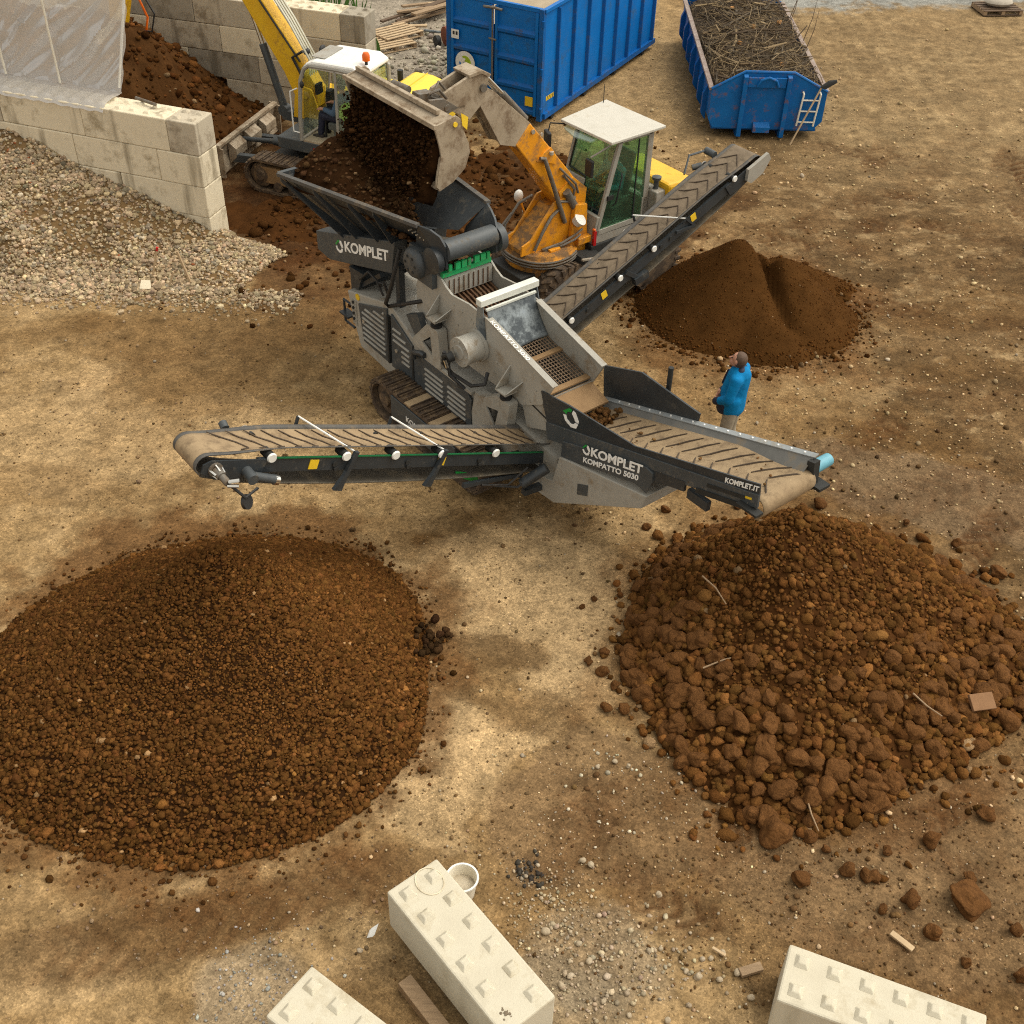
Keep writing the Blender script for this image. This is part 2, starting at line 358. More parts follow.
def heightfield(name, x0, x1, y0, y1, step, hfun, m, parent=None, drop=-.05, colour=None):
    xs = np.arange(x0, x1 + step, step); ys = np.arange(y0, y1 + step, step)
    Xg, Yg = np.meshgrid(xs, ys, indexing='ij'); Z = hfun(Xg, Yg)
    keep = Z > drop + 1e-6
    nx, ny = Xg.shape
    v = np.stack([Xg, Yg, np.maximum(Z, drop)], -1).reshape(-1, 3)
    i, j = np.meshgrid(np.arange(nx - 1), np.arange(ny - 1), indexing='ij')
    q = np.stack([i * ny + j, (i + 1) * ny + j, (i + 1) * ny + j + 1, i * ny + j + 1], -1).reshape(-1, 4)
    kk = keep.ravel()[q].any(1); q = q[kk]
    used = np.unique(q); mp = np.full(len(v), -1); mp[used] = np.arange(len(used))
    me = bpy.data.meshes.new(name); me.from_pydata(v[used].tolist(), [], mp[q].tolist())
    me.polygons.foreach_set('use_smooth', np.full(len(q), True))
    return link(name, me, parent, m)
# ================================================================== CAMERA, LIGHT
cam = bpy.data.objects.new('camera', bpy.data.cameras.new('camera')); COL.objects.link(cam)
TH, RO, HC = 0.705, 0.028, 10.74
fw = V((0, math.cos(TH), -math.sin(TH))); up_ = V((0, math.sin(TH), math.cos(TH))); rt_ = V((1, 0, 0))
rr_ = rt_ * math.cos(RO) + up_ * math.sin(RO); uu_ = up_ * math.cos(RO) - rt_ * math.sin(RO)
cam.matrix_world = Matrix(((rr_.x, uu_.x, -fw.x, 0), (rr_.y, uu_.y, -fw.y, 0), (rr_.z, uu_.z, -fw.z, HC), (0, 0, 0, 1)))
cam.data.sensor_width = 36; cam.data.lens = 36 * 1165 / 1024; cam.data.clip_start = .1; cam.data.clip_end = 2000
SC.camera = cam
SUN_EL, SUN_AZ = 61, 80      # azimuth clockwise from +Y: light from the right and a little from behind
w = bpy.data.worlds.new('World'); SC.world = w; w.use_nodes = True
nt = w.node_tree; bg = nt.nodes['Background']
sk = nt.nodes.new('ShaderNodeTexSky'); sk.sky_type = 'NISHITA'; sk.sun_disc = False
sk.sun_elevation = R(SUN_EL); sk.sun_rotation = R(SUN_AZ); sk.dust_density = 3.5; sk.air_density = 1.0; sk.ozone_density = 1.0
hs = nt.nodes.new('ShaderNodeHueSaturation'); hs.inputs['Saturation'].default_value = .12     # a covered, nearly white sky
nt.links.new(sk.outputs['Color'], hs.inputs['Color'])
tn = nt.nodes.new('ShaderNodeMix'); tn.data_type = 'RGBA'; tn.blend_type = 'MULTIPLY'; tn.inputs['Factor'].default_value = 1
tn.inputs['B'].default_value = (1.0, .96, .865, 1); nt.links.new(hs.outputs['Color'], tn.inputs['A'])
nt.links.new(tn.outputs['Result'], bg.inputs['Color']); bg.inputs['Strength'].default_value = .15
sl = bpy.data.lights.new('sun', 'SUN'); sl.energy = .5; sl.angle = R(58); sl.color = (1, .94, .83)
so = bpy.data.objects.new('sun', sl); COL.objects.link(so)
sd_ = V((math.sin(R(SUN_AZ)) * math.cos(R(SUN_EL)), math.cos(R(SUN_AZ)) * math.cos(R(SUN_EL)), math.sin(R(SUN_EL))))
so.rotation_euler = sd_.to_track_quat('Z', 'Y').to_euler(); so.location = sd_ * 40
SC.view_settings.view_transform = 'Standard'; SC.view_settings.look = 'None'; SC.view_settings.exposure = .84; SC.view_settings.gamma = 1

# ================================================================== GROUND
def seg_local(X, Y, p, q):
    d = np.array(q, float) - np.array(p, float); Ln = np.hypot(*d); d /= Ln
    u = (X - p[0]) * d[0] + (Y - p[1]) * d[1]; v = -(X - p[0]) * d[1] + (Y - p[1]) * d[0]
    return u, v, Ln
TREADS = [((-4.6, 5.75), (-1.0, 6.8), .34, .26, .55), ((-4.2, 6.5), (-1.2, 7.0), .22, .2, .3), ((0.1, 6.7), (2.5, 8.1), .26, .2, .5), ((0.5, 7.9), (2.6, 7.1), .26, .2, .4),
          ((1.2, 6.4), (4.2, 7.2), .25, .2, .35), ((2.6, 6.3), (5.2, 5.6), .26, .2, .45), ((2.2, 20.9), (5.4, 21.6), .4, .3, .5), ((2.0, 22.4), (5.0, 23.4), .4, .3, .25),
          ((5.6, 16.6), (10., 14.6), .4, .3, .35), ((4.5, 12.6), (8.5, 14.4), .4, .3, .4), ((6.3, 18.5), (12, 17.5), .4, .3, .3), ((3.9, 14.9), (5.2, 12.4), .3, .25, .45),
          ((-7.5, 15.2), (-3.2, 17.9), .3, .25, .2), ((-2.2, 11.7), (1.2, 12.3), .3, .25, .15), ((3.4, 16.0), (4.6, 13.6), .3, .25, .3), ((2.2, 24.5), (3.1, 31), .3, .3, .25), ((7, 22), (12, 29), .4, .35, .3), ((8.5, 20), (14, 26), .4, .35, .3)]
_rt = random.Random(21)
for _k in range(26):
    _x, _y = _rt.uniform(4.5, 11), _rt.uniform(11.5, 26); _a = _rt.choice((-.5, .35, .9, 1.3)) + _rt.gauss(0, .2); _l = _rt.uniform(1.2, 3)
    TREADS.append(((_x, _y), (_x + _l * math.cos(_a), _y + _l * math.sin(_a)), _rt.uniform(.22, .34), _rt.uniform(.2, .3), _rt.uniform(.5, .95)))
for _k in range(14):
    _x, _y = _rt.uniform(.2, 4.8), _rt.uniform(5.6, 8.0); _a = _rt.choice((.45, -.55)) + _rt.gauss(0, .12); _l = _rt.uniform(.8, 1.8)
    TREADS.append(((_x, _y), (_x + _l * math.cos(_a), _y + _l * math.sin(_a)), _rt.uniform(.18, .28), _rt.uniform(.16, .22), _rt.uniform(.55, .9)))
def tread_field(X, Y):
    h = np.zeros_like(X); dk = np.zeros_like(X)
    wob = (fbm(X * .5, Y * .5, 91, 3) - .5) * .5
    for p, q, hw, sp, st in TREADS:
        u, v, Ln = seg_local(X, Y, p, q); v = v + wob
        m = smooth(hw * 1.05, hw * .8, np.abs(v)) * smooth(-.3, .5, u) * smooth(Ln + .3, Ln - .5, u)
        m = m * (.35 + .65 * smooth(.35, .6, fbm(X * 1.1, Y * 1.1, 33, 3)))
        l = np.sin(2 * np.pi * (u / sp + np.abs(v) / sp * .9))
        h -= m * st * (.022 + .03 * smooth(-.1, .5, l)); dk = np.maximum(dk, m * st * (.45 + .55 * smooth(-.2, .4, l)))
    return h, dk
def ground_h(X, Y):
    near = smooth(60, 30, np.hypot(X, Y - 15))
    return ((fbm(X * .35, Y * .35, 5, 4) - .5) * .05 + (fbm(X * 3.1, Y * 3.1, 8, 3) - .5) * .018 + tread_field(X, Y)[0]) * near - .012
def ell(X, Y, cx, cy, rx, ry, rot=0, soft=.35, rough_=.55, seed=3):
    c, s = math.cos(R(rot)), math.sin(R(rot)); dx, dy = X - cx, Y - cy
    u = (dx * c + dy * s) / rx; v = (-dx * s + dy * c) / ry
    d = np.sqrt(u * u + v * v) + (fbm(X * 1.1, Y * 1.1, seed, 5, .6) - .5) * rough_ * 2
    return smooth(1 + soft / 2, 1 - soft / 2, d)
xs = np.concatenate([[-300, -150, -80, -45, -30], np.arange(-22, -8, .14), np.arange(-8, 12, .055), np.arange(12, 20, .11), [22, 30, 45, 80, 150, 300]])
ys = np.concatenate([[-300, -120, -40, -10, 0], np.arange(3, 26, .055), np.arange(26, 44, .13), [46, 52, 65, 90, 150, 300, 600]])
GX, GY = np.meshgrid(xs, ys, indexing='ij')
GZ = ground_h(GX, GY)
PALE = np.array([.40, .274, .140]); MID = np.array([.180, .107, .044]); DARK = np.array([.108, .057, .019]); DSOIL = np.array([.046, .0185, .0055])
GREY = np.array([.27, .235, .185]); DAMP = np.array([.135, .079, .033]); ASPH = np.array([.24, .25, .235]); TAN2 = np.array([.258, .168, .077])
def mixc(c, t, k): return c * (1 - k[..., None]) + np.asarray(t) * k[..., None]
def G(f): return f(GX, GY)
def st_(a, k=1.9): return np.clip((a - .5) * k + .5, 0, 1)
n1 = st_(fbm(GX * .42 + 3, GY * .42, 21, 7, .66)); n2 = st_(fbm(GX * 1.3, GY * 1.3 + 7, 22, 6, .7)); n3 = st_(fbm(GX * 4, GY * 4, 23, 4, .7), 1.6)
n4 = st_(fbm(GX * 2.2 + .6 * GY, GY * 3.6 - .3 * GX, 29, 6, .72), 2.0)
c = np.ones(GX.shape + (3,)) * TAN2
c = mixc(c, PALE, smooth(.45, .85, n2) * .5)
c = mixc(c, MID, smooth(.50, .72, n1) * .6)
c = mixc(c, MID * .75, smooth(.60, .85, n4) * .45)
# right-hand yard: browner, mottled, flecked
ry = smooth(3.0, 7.0, GX + (fbm(GX * .3, GY * .3, 41, 3) - .5) * 3) * smooth(9.0, 12.5, GY)
c = mixc(c, [.130, .078, .034], ry * .94)
c = mixc(c, [.265, .180, .090], ry * smooth(.55, .85, n4) * .75)
c = mixc(c, [.085, .050, .021], ry * smooth(.46, .7, st_(fbm(GX * .9, GY * 1.7, 55, 6, .68))) * .85)
far = smooth(21, 28, GY) * smooth(4.2, 7.5, GX)
c = mixc(c, [.33, .232, .118], far * .6 * (.5 + .5 * n2))
gridp = smooth(.25, .75, .5 + .5 * np.sin(GX * 2 * np.pi / .52 + .9 * np.sin(GY * .7) + 2.2 * n2)) * smooth(.2, .7, .5 + .5 * np.sin(GY * 2 * np.pi / .46 + 1.6 * n1))
c = mixc(c, [.15, .097, .045], far * gridp * .7 * smooth(.35, .6, n1 * .6 + n2 * .4))
c = mixc(c, ASPH, smooth(36.1, 36.9, GY - (GX - 12) * .10 + (n2 - .5) * 1.5) * smooth(6, 8, GX) * .8)
lane = smooth(24, 25.5, GY) * smooth(4.6, 3.6, GX) * smooth(.2, 1.2, GX)
c = mixc(c, [.29, .196, .095], lane * .6)
gy = smooth(-.2, -1.2, GX + (n2 - .5)) * smooth(28.2, 29.3, GY)
c = mixc(c, GREY, gy * .9)
# named patches: (colour, x, y, rx, ry, turn, strength)
PATCH = [
    (DSOIL, -2.4, 22.4, 5.0, 3.4, 0, .97), (DSOIL, -4.3, 21.6, 1.6, 1.6, 0, .95), (DSOIL * 1.5, -3.75, 19.3, 1.3, 1.5, 0, .9), (DSOIL * 2, -3.2, 17.6, 1.1, .7, 20, .7), (DSOIL, .9, 23.4, 2.2, 1.6, 20, .7), (DSOIL, -7.5, 24.6, 3.2, 2.2, -18, .95), (DSOIL, 3.6, 22.6, 1.6, .55, 10, .75),
    (MID, -3.4, 17.5, 1.5, 1.2, 0, .55), (DARK, -4.0, 16.9, 1.1, .7, 30, .55), (MID, -6.6, 16.8, 1.2, .9, 0, .7), (DARK, -7.4, 17.4, .55, .3, 0, .6), (MID, -4.9, 15.4, 1.1, .6, 15, .7), (MID, -3.6, 15.1, .7, .4, 0, .6),
    (PALE, -6.0, 14.2, 3.2, 1.2, 0, .5), (PALE, -3.2, 14.0, 1.6, .9, 0, .45), (MID, -6.5, 12.9, 1.2, .5, 0, .5), (MID, -1.6, 12.0, 1.3, .5, 0, .55), (DARK, -1.15, 11.98, .24, .14, 0, .9), (DARK, .1, 12.5, .9, .35, 0, .5), (DARK, 1.7, 13.4, .9, .35, -20, .5),
    (PALE, .4, 10.9, 1.3, 1.1, 0, .55), (PALE, .9, 9.7, .6, .7, 0, .6), 
    (PALE, -.5, 8.4, .75, .75, 20, .7), (PALE, .35, 8.62, .3, .12, 35, .9),
    (DARK, 1.2, 7.2, 1.2, .6, 10, .4), (DAMP, 4.4, 6.6, 2.2, 1.25, -8, .75), (DARK, 4.3, 6.2, 1.4, .55, -5, .7), (DARK, 4.9, 7.6, 1.2, .6, 0, .5),
    (DAMP, -2.6, 6.3, 1.9, .35, 14, .7), (DARK, -3.1, 6.2, .9, .24, 14, .5), (DAMP, -1.2, 6.9, .7, .25, 10, .6), (DARK, -.55, 6.3, .3, .25, 0, .6), (MID, -4.6, 6.4, .6, .5, 0, .5),
    (PALE, -4.1, 5.6, .8, .35, 0, .5), ([.25, .215, .16], -2.35, 5.45, .55, .55, 10, .45), ([.22, .18, .125], .9, 5.95, .7, .55, 0, .5), ([.23, .19, .13], .4, 5.4, .8, .6, 0, .5), ([.06, .05, .038], .27, 6.84, .16, .17, 0, .75),
    (DAMP, -1.1, 5.5, .5, .5, 0, .5), (DARK, 5.0, 12.9, 1.4, .5, -12, .45), (DAMP, 6.6, 12.6, 1.6, .5, -20, .5), (DARK, 6.0, 15.0, 1.0, .5, -20, .5), (DARK, 7.6, 16.6, 1.3, .5, 10, .45), (MID, 4.1, 15.7, 1.4, .5, -10, .4),
    (DAMP, 4.6, 6.4, 3.0, 1.2, -6, .9), (DARK * 1.2, 2.0, 7.4, 1.3, .7, -8, .6), (DAMP * 1.05, 6.6, 12.9, 2.6, .75, -14, .85), (DARK, 5.4, 14.6, 1.8, .6, -18, .6), (DARK, 8.0, 18.6, 1.9, .7, 12, .5), (PALE, .2, 11.0, 1.5, 1.2, 20, .6), (PALE, .7, 9.3, .6, .5, 0, .5),
    (DARK, 3.7, 13.2, .8, .4, -30, .5), (MID, 2.4, 12.7, .6, .3, 0, .6),
]
for k, (col, cx, cy, rx, ry_, ro_, st) in enumerate(PATCH):
    c = mixc(c, col, ell(GX, GY, cx, cy, rx, ry_, ro_, .3, .75, 60 + k) * st * (.65 + .35 * n2))
def poly(X, Y, pts, warp=.16, seed=5):
    wx = X + (fbm(X * 1.6, Y * 1.6, seed, 5, .62) - .5) * warp * 4; wy = Y + (fbm(X * 1.6 + 9, Y * 1.6, seed + 1, 5, .62) - .5) * warp * 4
    cov = np.zeros_like(X)
    for ox, oy in ((0, 0), (.05, .02), (-.04, .04), (.01, -.05)):
        x, y = wx + ox, wy + oy; ins = np.zeros(X.shape, bool)
        for k in range(len(pts)):
            (x1, y1), (x2, y2) = pts[k], pts[k - 1]
            if y1 != y2: ins ^= ((y1 > y) != (y2 > y)) & (x < (x2 - x1) * (y - y1) / (y2 - y1) + x1)
        cov += ins * .25
    return cov
STAINS = [
    (PALE * 1.0, .8, .2, [(-.55, 11.59), (.68, 12.05), (1.49, 11.68), (1.17, 10.53), (1.0, 9.35), (.76, 9.34), (.15, 9.6), (.64, 9.74), (.71, 10.07), (.14, 10.4), (-.64, 10.64)]),
    (PALE * 1.0, .75, .2, [(-1.23, 8.65), (-.44, 9.14), (.17, 8.59), (-.05, 8.13), (-.26, 7.71), (-.34, 7.08), (-.88, 7.18), (-1.36, 7.68)]),
    ([.165, .103, .050], .88, .12, [(.81, 8.88), (.35, 8.36), (-.12, 7.86), (-.15, 7.06), (.14, 6.68), (1.43, 6.66), (2.08, 6.97), (2.7, 6.19), (5.1, 5.54), (7.5, 5.2), (8, 8.5), (5.86, 8.5), (4.88, 8.43), (3.5, 7.2), (2.21, 8.2), (1.55, 8.53)]),
    (DAMP * .95, .85, .10, [(-.87, 10.24), (-.11, 10.34), (.52, 10.15), (.62, 9.85), (.46, 9.68), (-.04, 9.79), (-.34, 9.65), (-.45, 9.29), (-.08, 9.15), (-.14, 9.02), (-.74, 9.13), (-.96, 9.76)]),
    (DAMP, .75, .10, [(.06, 9.28), (.64, 9.33), (.95, 9.19), (.87, 8.85), (.46, 8.6), (.05, 8.63), (-.08, 8.97)]),
    ([.15, .10, .055], .8, .22, [(4.42, 14.53), (5.93, 14.35), (8.5, 13.22), (8.4, 11.6), (5.94, 12.59), (4.86, 12.88), (4.11, 13.53)]),
    (DAMP * .9, .7, .14, [(-4.9, 5.86), (-4.38, 6.09), (-3.76, 6.38), (-2.69, 6.59), (-1.09, 7.11), (-.9, 6.7), (-2.02, 6.24), (-2.91, 5.74), (-4.17, 5.42), (-4.76, 5.45)]),
    (MID * .9, .7, .25, [(-7.33, 17.13), (-6.27, 17.68), (-3.87, 16.99), (-3.21, 15.95), (-4.29, 15.61), (-5.52, 15.98), (-6.82, 16.52)]),
    (MID * .85, .7, .25, [(-5.86, 18.22), (-3.33, 18.01), (-3.17, 16.87), (-4.55, 16.96), (-5.46, 17.23)]),
    (MID, .6, .25, [(-6.49, 15.94), (-4.67, 15.88), (-4.37, 15.18), (-5.19, 14.6), (-6.41, 15.08)]),
]
for k, (col, st, wp, pts) in enumerate(STAINS): c = mixc(c, col, poly(GX, GY, pts, wp, 300 + 7 * k) * st * (.75 + .25 * n2))
# loose soil dusting round the heaps
for cx, cy, r0, r1, st in ((-3.65, 9.55, 2.7, 3.4, .8), (3.9, 10.1, 2.4, 3.3, .6), (4.0, 18.4, 2.0, 2.9, .75)):
    d = np.hypot(GX - cx, GY - cy) + (n2 - .5) * 1.2
    c = mixc(c, [.115, .055, .019], smooth(r1, r0, d) * st)
c = mixc(c, DSOIL * 1.5, np.clip(tread_field(GX, GY)[1] * .9, 0, .8))
c = c * (.72 + .56 * n3)[..., None]
me = bpy.data.meshes.new('ground')
nx, ny = GX.shape
vv = np.stack([GX, GY, GZ], -1).reshape(-1, 3)
i, j = np.meshgrid(np.arange(nx - 1), np.arange(ny - 1), indexing='ij')
q = np.stack([i * ny + j, (i + 1) * ny + j, (i + 1) * ny + j + 1, i * ny + j + 1], -1).reshape(-1)
me.vertices.add(len(vv)); me.vertices.foreach_set('co', vv.astype(np.float32).ravel())
me.loops.add(len(q)); me.loops.foreach_set('vertex_index', q.astype(np.int32))
me.polygons.add(len(q) // 4); me.polygons.foreach_set('loop_start', np.arange(0, len(q), 4, dtype=np.int32)); me.update(calc_edges=True)
me.polygons.foreach_set('use_smooth', np.full(len(q) // 4, True))
ca = me.color_attributes.new('Col', 'FLOAT_COLOR', 'POINT'); ca.data.foreach_set('color', np.c_[c.reshape(-1, 3), np.ones(len(vv))].astype(np.float32).ravel())
gm = attr_mat('yard_ground', .95, scale=5, lo=.74, hi=1.24, bump=.5, bscale=45, spec=.08)
nt = gm.node_tree; N = nt.nodes; L = nt.links; p = N['Principled BSDF']
[n for n in N if n.type == 'TEX_NOISE'][0].inputs['Detail'].default_value = 12
tc = N.new('ShaderNodeTexCoord'); src = p.inputs['Base Color'].links[0].from_socket
def mulnode(fac, src):
    mx = N.new('ShaderNodeVectorMath'); mx.operation = 'SCALE'; L.new(src, mx.inputs[0]); L.new(fac, mx.inputs['Scale']); return mx.outputs['Vector']
# packed grains: every cell of two fine Voronoi patterns has its own tone
for scv, lo, hi in ((26, .80, 1.2), (60, .78, 1.22)):
    vo = N.new('ShaderNodeTexVoronoi'); vo.inputs['Scale'].default_value = scv; L.new(tc.outputs['Object'], vo.inputs['Vector'])
    sx = N.new('ShaderNodeSeparateColor'); L.new(vo.outputs['Color'], sx.inputs['Color'])
    mr = N.new('ShaderNodeMapRange'); mr.inputs['To Min'].default_value = lo; mr.inputs['To Max'].default_value = hi; L.new(sx.outputs[0], mr.inputs['Value'])
    src = mulnode(mr.outputs['Result'], src)
# pale grit and dark specks in the surface, in drifts
for sc_, lim, nsc, colr, amt in ((30, .28, .9, 1.9, .7), (14, .22, 1.1, .36, .7), (9, .14, .7, 1.8, .7), (48, .32, .5, .42, .6)):
    vo = N.new('ShaderNodeTexVoronoi'); vo.inputs['Scale'].default_value = sc_; L.new(tc.outputs['Object'], vo.inputs['Vector'])
    mr = N.new('ShaderNodeMapRange'); mr.inputs['From Min'].default_value = lim; mr.inputs['From Max'].default_value = lim * .6; mr.inputs['To Max'].default_value = amt
    L.new(vo.outputs['Distance'], mr.inputs['Value'])
    nn = N.new('ShaderNodeTexNoise'); nn.inputs['Scale'].default_value = nsc; nn.inputs['Detail'].default_value = 6; L.new(tc.outputs['Object'], nn.inputs['Vector'])
    m2 = N.new('ShaderNodeMapRange'); m2.inputs['From Min'].default_value = .45; m2.inputs['From Max'].default_value = .6; L.new(nn.outputs['Fac'], m2.inputs['Value'])
    mu = N.new('ShaderNodeMath'); mu.operation = 'MULTIPLY'; L.new(mr.outputs['Result'], mu.inputs[0]); L.new(m2.outputs['Result'], mu.inputs[1])
    mx = N.new('ShaderNodeMix'); mx.data_type = 'RGBA'; L.new(mu.outputs[0], mx.inputs['Factor']); L.new(src, mx.inputs['A'])
    sc2 = N.new('ShaderNodeVectorMath'); sc2.operation = 'SCALE'; L.new(src, sc2.inputs[0]); sc2.inputs['Scale'].default_value = colr; L.new(sc2.outputs['Vector'], mx.inputs['B'])
    src = mx.outputs['Result']
L.new(src, p.inputs['Base Color'])
tag(link('ground', me, None, gm), kind='structure')

# ================================================================== HEAPS
def clod_cols(n, base, var=.3, pale=.02, palec=(.24, .15, .075), rng=RNG):
    b = np.array(base) * np.exp(rng.normal(0, var, n))[:, None] * (1 + rng.normal(0, .03, (n, 3)))
    k = rng.random(n) < pale; b[k] = np.array(palec) * rng.uniform(.6, 1.2, (k.sum(), 1)); return np.clip(b, .003, .8)
def cone(X, Y, cx, cy, Rf, H, cap=.25, seed=1, lump=.04, toe=.15):
    dx, dy = X - cx, Y - cy; a = np.arctan2(dy, dx); Rr = Rf(a)
    t = np.hypot(dx, dy) / Rr
    h = H * (np.sqrt((1 - t) ** 2 + cap ** 2 * 0 + 0) * (t < 1))
    h = np.where(t < 1, H * (1 - np.sqrt(t * t + cap * cap) + 0) / (1 - cap) * 1.0, -1) + 0
    h = np.where(t < 1.15, np.maximum(h, -.06), -.06)
    return h + np.where(h > 0, (fbm(X * 1.2, Y * 1.2, seed, 4) - .5) * lump * 4 * np.clip(h / .4, 0, 1), 0)
def Rang(pts):
    an = np.array([p[0] for p in pts]); rr = np.array([p[1] for p in pts])
    an = np.concatenate([an - 360, an, an + 360]); rr = np.concatenate([rr, rr, rr])
    return lambda a: np.interp(np.degrees(a) % 360, an, rr)
# --- left heap: medium rounded clods
LC = (-3.38, 10.0)
lR = Rang([(0, 2.28), (35, 2.15), (65, 1.95), (90, 1.85), (120, 1.95), (150, 2.3), (180, 2.85), (205, 3.2), (230, 3.25), (255, 3.15), (275, 3.13), (300, 3.0), (325, 2.75), (345, 2.4)])
def lh(X, Y): return cone(X, Y, LC[0], LC[1], lR, 1.48, .07, 71, .05)
lp = heightfield('soil_heap', -7.2, -.4, 6.2, 13, .07, lh, 'soil3'); tag(lp, 'large round heap of small brown soil clods at the lower left of the yard', 'soil heap')  # dark base colour paints the shade in the gaps between clods
n = 44000
rad = np.sqrt(RNG.random(n)) * 1.04; an = RNG.random(n) * 2 * np.pi; rr = rad * lR(an)
px_, py_ = LC[0] + rr * np.cos(an), LC[1] + rr * np.sin(an)
fine = smooth(.50, .62, fbm(px_ * .8, py_ * .8, 15, 4)) * smooth(.95, .5, rad)
sz = np.clip(RNG.lognormal(np.log(.0225), .3, n), .012, .05) * (1 - .33 * fine) * (.9 + .2 * rad)
hz = np.maximum(lh(px_, py_), 0) + sz * .25
tone = (.75 + .6 * fbm(px_ * .9, py_ * .9, 77, 4))[:, None] * (1 + .12 * fine)[:, None]
scatter_mesh('clods', np.c_[px_, py_, hz], sz, clod_cols(n, (.094, .0405, .0112), .3, .004, (.34, .2, .09)) * tone, 1, .46, parent=lp, shapes=24).__setitem__('kind', 'stuff')
n = 16000
rad = np.sqrt(RNG.random(n)) * .8; an = RNG.random(n) * 2 * np.pi; rr = rad * lR(an); px_, py_ = LC[0] + rr * np.cos(an), LC[1] + rr * np.sin(an)
sz = np.clip(RNG.lognormal(np.log(.0155), .25, n), .009, .03)
scatter_mesh('fine_clods', np.c_[px_, py_, np.maximum(lh(px_, py_), 0) + sz * .4], sz, clod_cols(n, (.102, .0435, .0118), .24, .003), 1, .34, parent=lp).__setitem__('kind', 'stuff')
n = 900
an = RNG.random(n) * 2 * np.pi; rr = lR(an) * (1 + np.abs(RNG.normal(0, .09, n)))
px_, py_ = LC[0] + rr * np.cos(an), LC[1] + rr * np.sin(an); sz = np.clip(RNG.lognormal(np.log(.018), .4, n), .009, .05)
o = scatter_mesh('scattered_clods', np.c_[px_, py_, ground_h(px_, py_) + sz * .5], sz, clod_cols(n, (.085, .038, .012), .3), 1, .34)
tag(o, 'small soil clods scattered round the foot of the left heap', 'clods', kind='stuff')
# dark lump cluster at its right foot
o = scatter_mesh('dark_lump_cluster', [(-1.02 + RNG.normal(0, .15), 10.04 + RNG.normal(0, .15), .03 + .08 * RNG.random()) for _ in range(40)], RNG.uniform(.02, .06, 40), clod_cols(40, (.034, .018, .008), .3), 2, .35)
tag(o, 'cluster of dark soil lumps at the right foot of the left heap', 'soil lumps', kind='stuff')
# --- right back heap: fine sieved soil, two merged cones with a ridge between
bR = Rang([(0, 1.6), (45, 1.5), (90, 1.45), (135, 1.65), (180, 1.75), (225, 1.8), (270, 1.75), (315, 1.7)])
bR2 = Rang([(0, 1.5), (60, 1.05), (120, 1.0), (180, 1.2), (240, 1.2), (300, 1.5)])
def bh(X, Y):
    a = cone(X, Y, 3.85, 18.55, bR, 1.30, .06, 81, .02); b = cone(X, Y, 4.6, 18.35, bR2, 1.10, .08, 82, .02); d = cone(X, Y, 4.75, 19.3, Rang([(0, 1.55), (60, .7), (180, .9), (300, .8)]), .60, .12, 83, .02)
    e = cone(X, Y, 4.25, 17.35, Rang([(0, 1.0), (90, .7), (180, .8), (270, .75)]), .5, .2, 84, .02)
    ch = .34 * np.exp(-(((X - 4.30 - (18.4 - Y) * .34) / .085) ** 2)) * smooth(16.9, 17.5, Y) * smooth(19.0, 18.5, Y)
    h = np.maximum(np.maximum(a, b), np.maximum(d, e))
    return np.where(h > .1, h - ch * np.clip(h, 0, 1), h)
o = heightfield('sieved_soil_heap', 1.5, 7.4, 15.6, 21.4, .06, bh, 'soil2'); tag(o, 'fine brown sieved soil heap with two peaks under the raised belt', 'soil heap')
n = 16000
X = RNG.uniform(1.7, 7.2, n); Y = RNG.uniform(15.8, 21.2, n); h = bh(X, Y); k = (h > -.04) & (RNG.random(n) < np.where(h > .02, .95, .35)); X, Y, h = X[k], Y[k], h[k]; n = len(X)
sz = np.clip(RNG.lognormal(np.log(.0075), .4, n), .004, .03) * np.where(h > .15, 1, 1.9)
scatter_mesh('grains', np.c_[X, Y, np.maximum(h, -.0) + sz * .2], sz, clod_cols(n, (.080, .032, .008), .18), 1, .34, parent=bpy.data.objects['sieved_soil_heap']).__setitem__('kind', 'stuff')
n = 900
an = RNG.random(n) * 2 * np.pi; rr = 1.7 + np.abs(RNG.normal(0, .25, n)); X, Y = 4.1 + rr * 1.12 * np.cos(an), 18.4 + rr * np.sin(an); sz = np.clip(RNG.lognormal(np.log(.02), .5, n), .008, .07)
o = scatter_mesh('spilled_soil', np.c_[X, Y, ground_h(X, Y) + sz * .3], sz, clod_cols(n, (.075, .032, .009), .3), 1, .34); tag(o, 'loose brown soil crumbs spilled round the sieved heap', 'crumbs', kind='stuff')
# --- gravel heap against the front wall
WA = math.radians(-18.4)
def wall_uv(X, Y):     # along the wall (towards its free end) and in front of it
    dx, dy = X + 5.78, Y - 19.94; return dx * math.cos(WA) + dy * math.sin(WA), -( -dx * math.sin(WA) + dy * math.cos(WA))
def gh(X, Y):
    u, v = wall_uv(X, Y)
    front = np.clip(1.9 + .32 * (-u) + (fbm(X * .6, Y * .6, 30, 3) - .5) * .8, 1.2, 9)
    hw = np.clip(.44 + .335 * (-u), .0, 2.05)
    h = hw * np.clip(1 - v / front, -.2, 1) ** 1.15 if False else hw * (1 - np.clip(v, 0, None) / front)
    end = smooth(1.75, .2, u)
    h = h * end + (fbm(X * 1.1, Y * 1.1, 31, 5) - .5) * .55 * np.clip(hw, .2, 1) * (h > 0)
    h = h * smooth(-.75, -.1, v)
    h = np.where((v < -.02) & (u < 0.03), -.06, h)
    ed = 18.25 + (fbm(X * .8, Y * 0, 36, 4) - .5) * 1.0
    h = h * smooth(ed - .1, ed + 1.3, Y)
    return np.where((v > front * 1.1) | (h < .004), -.06, h)
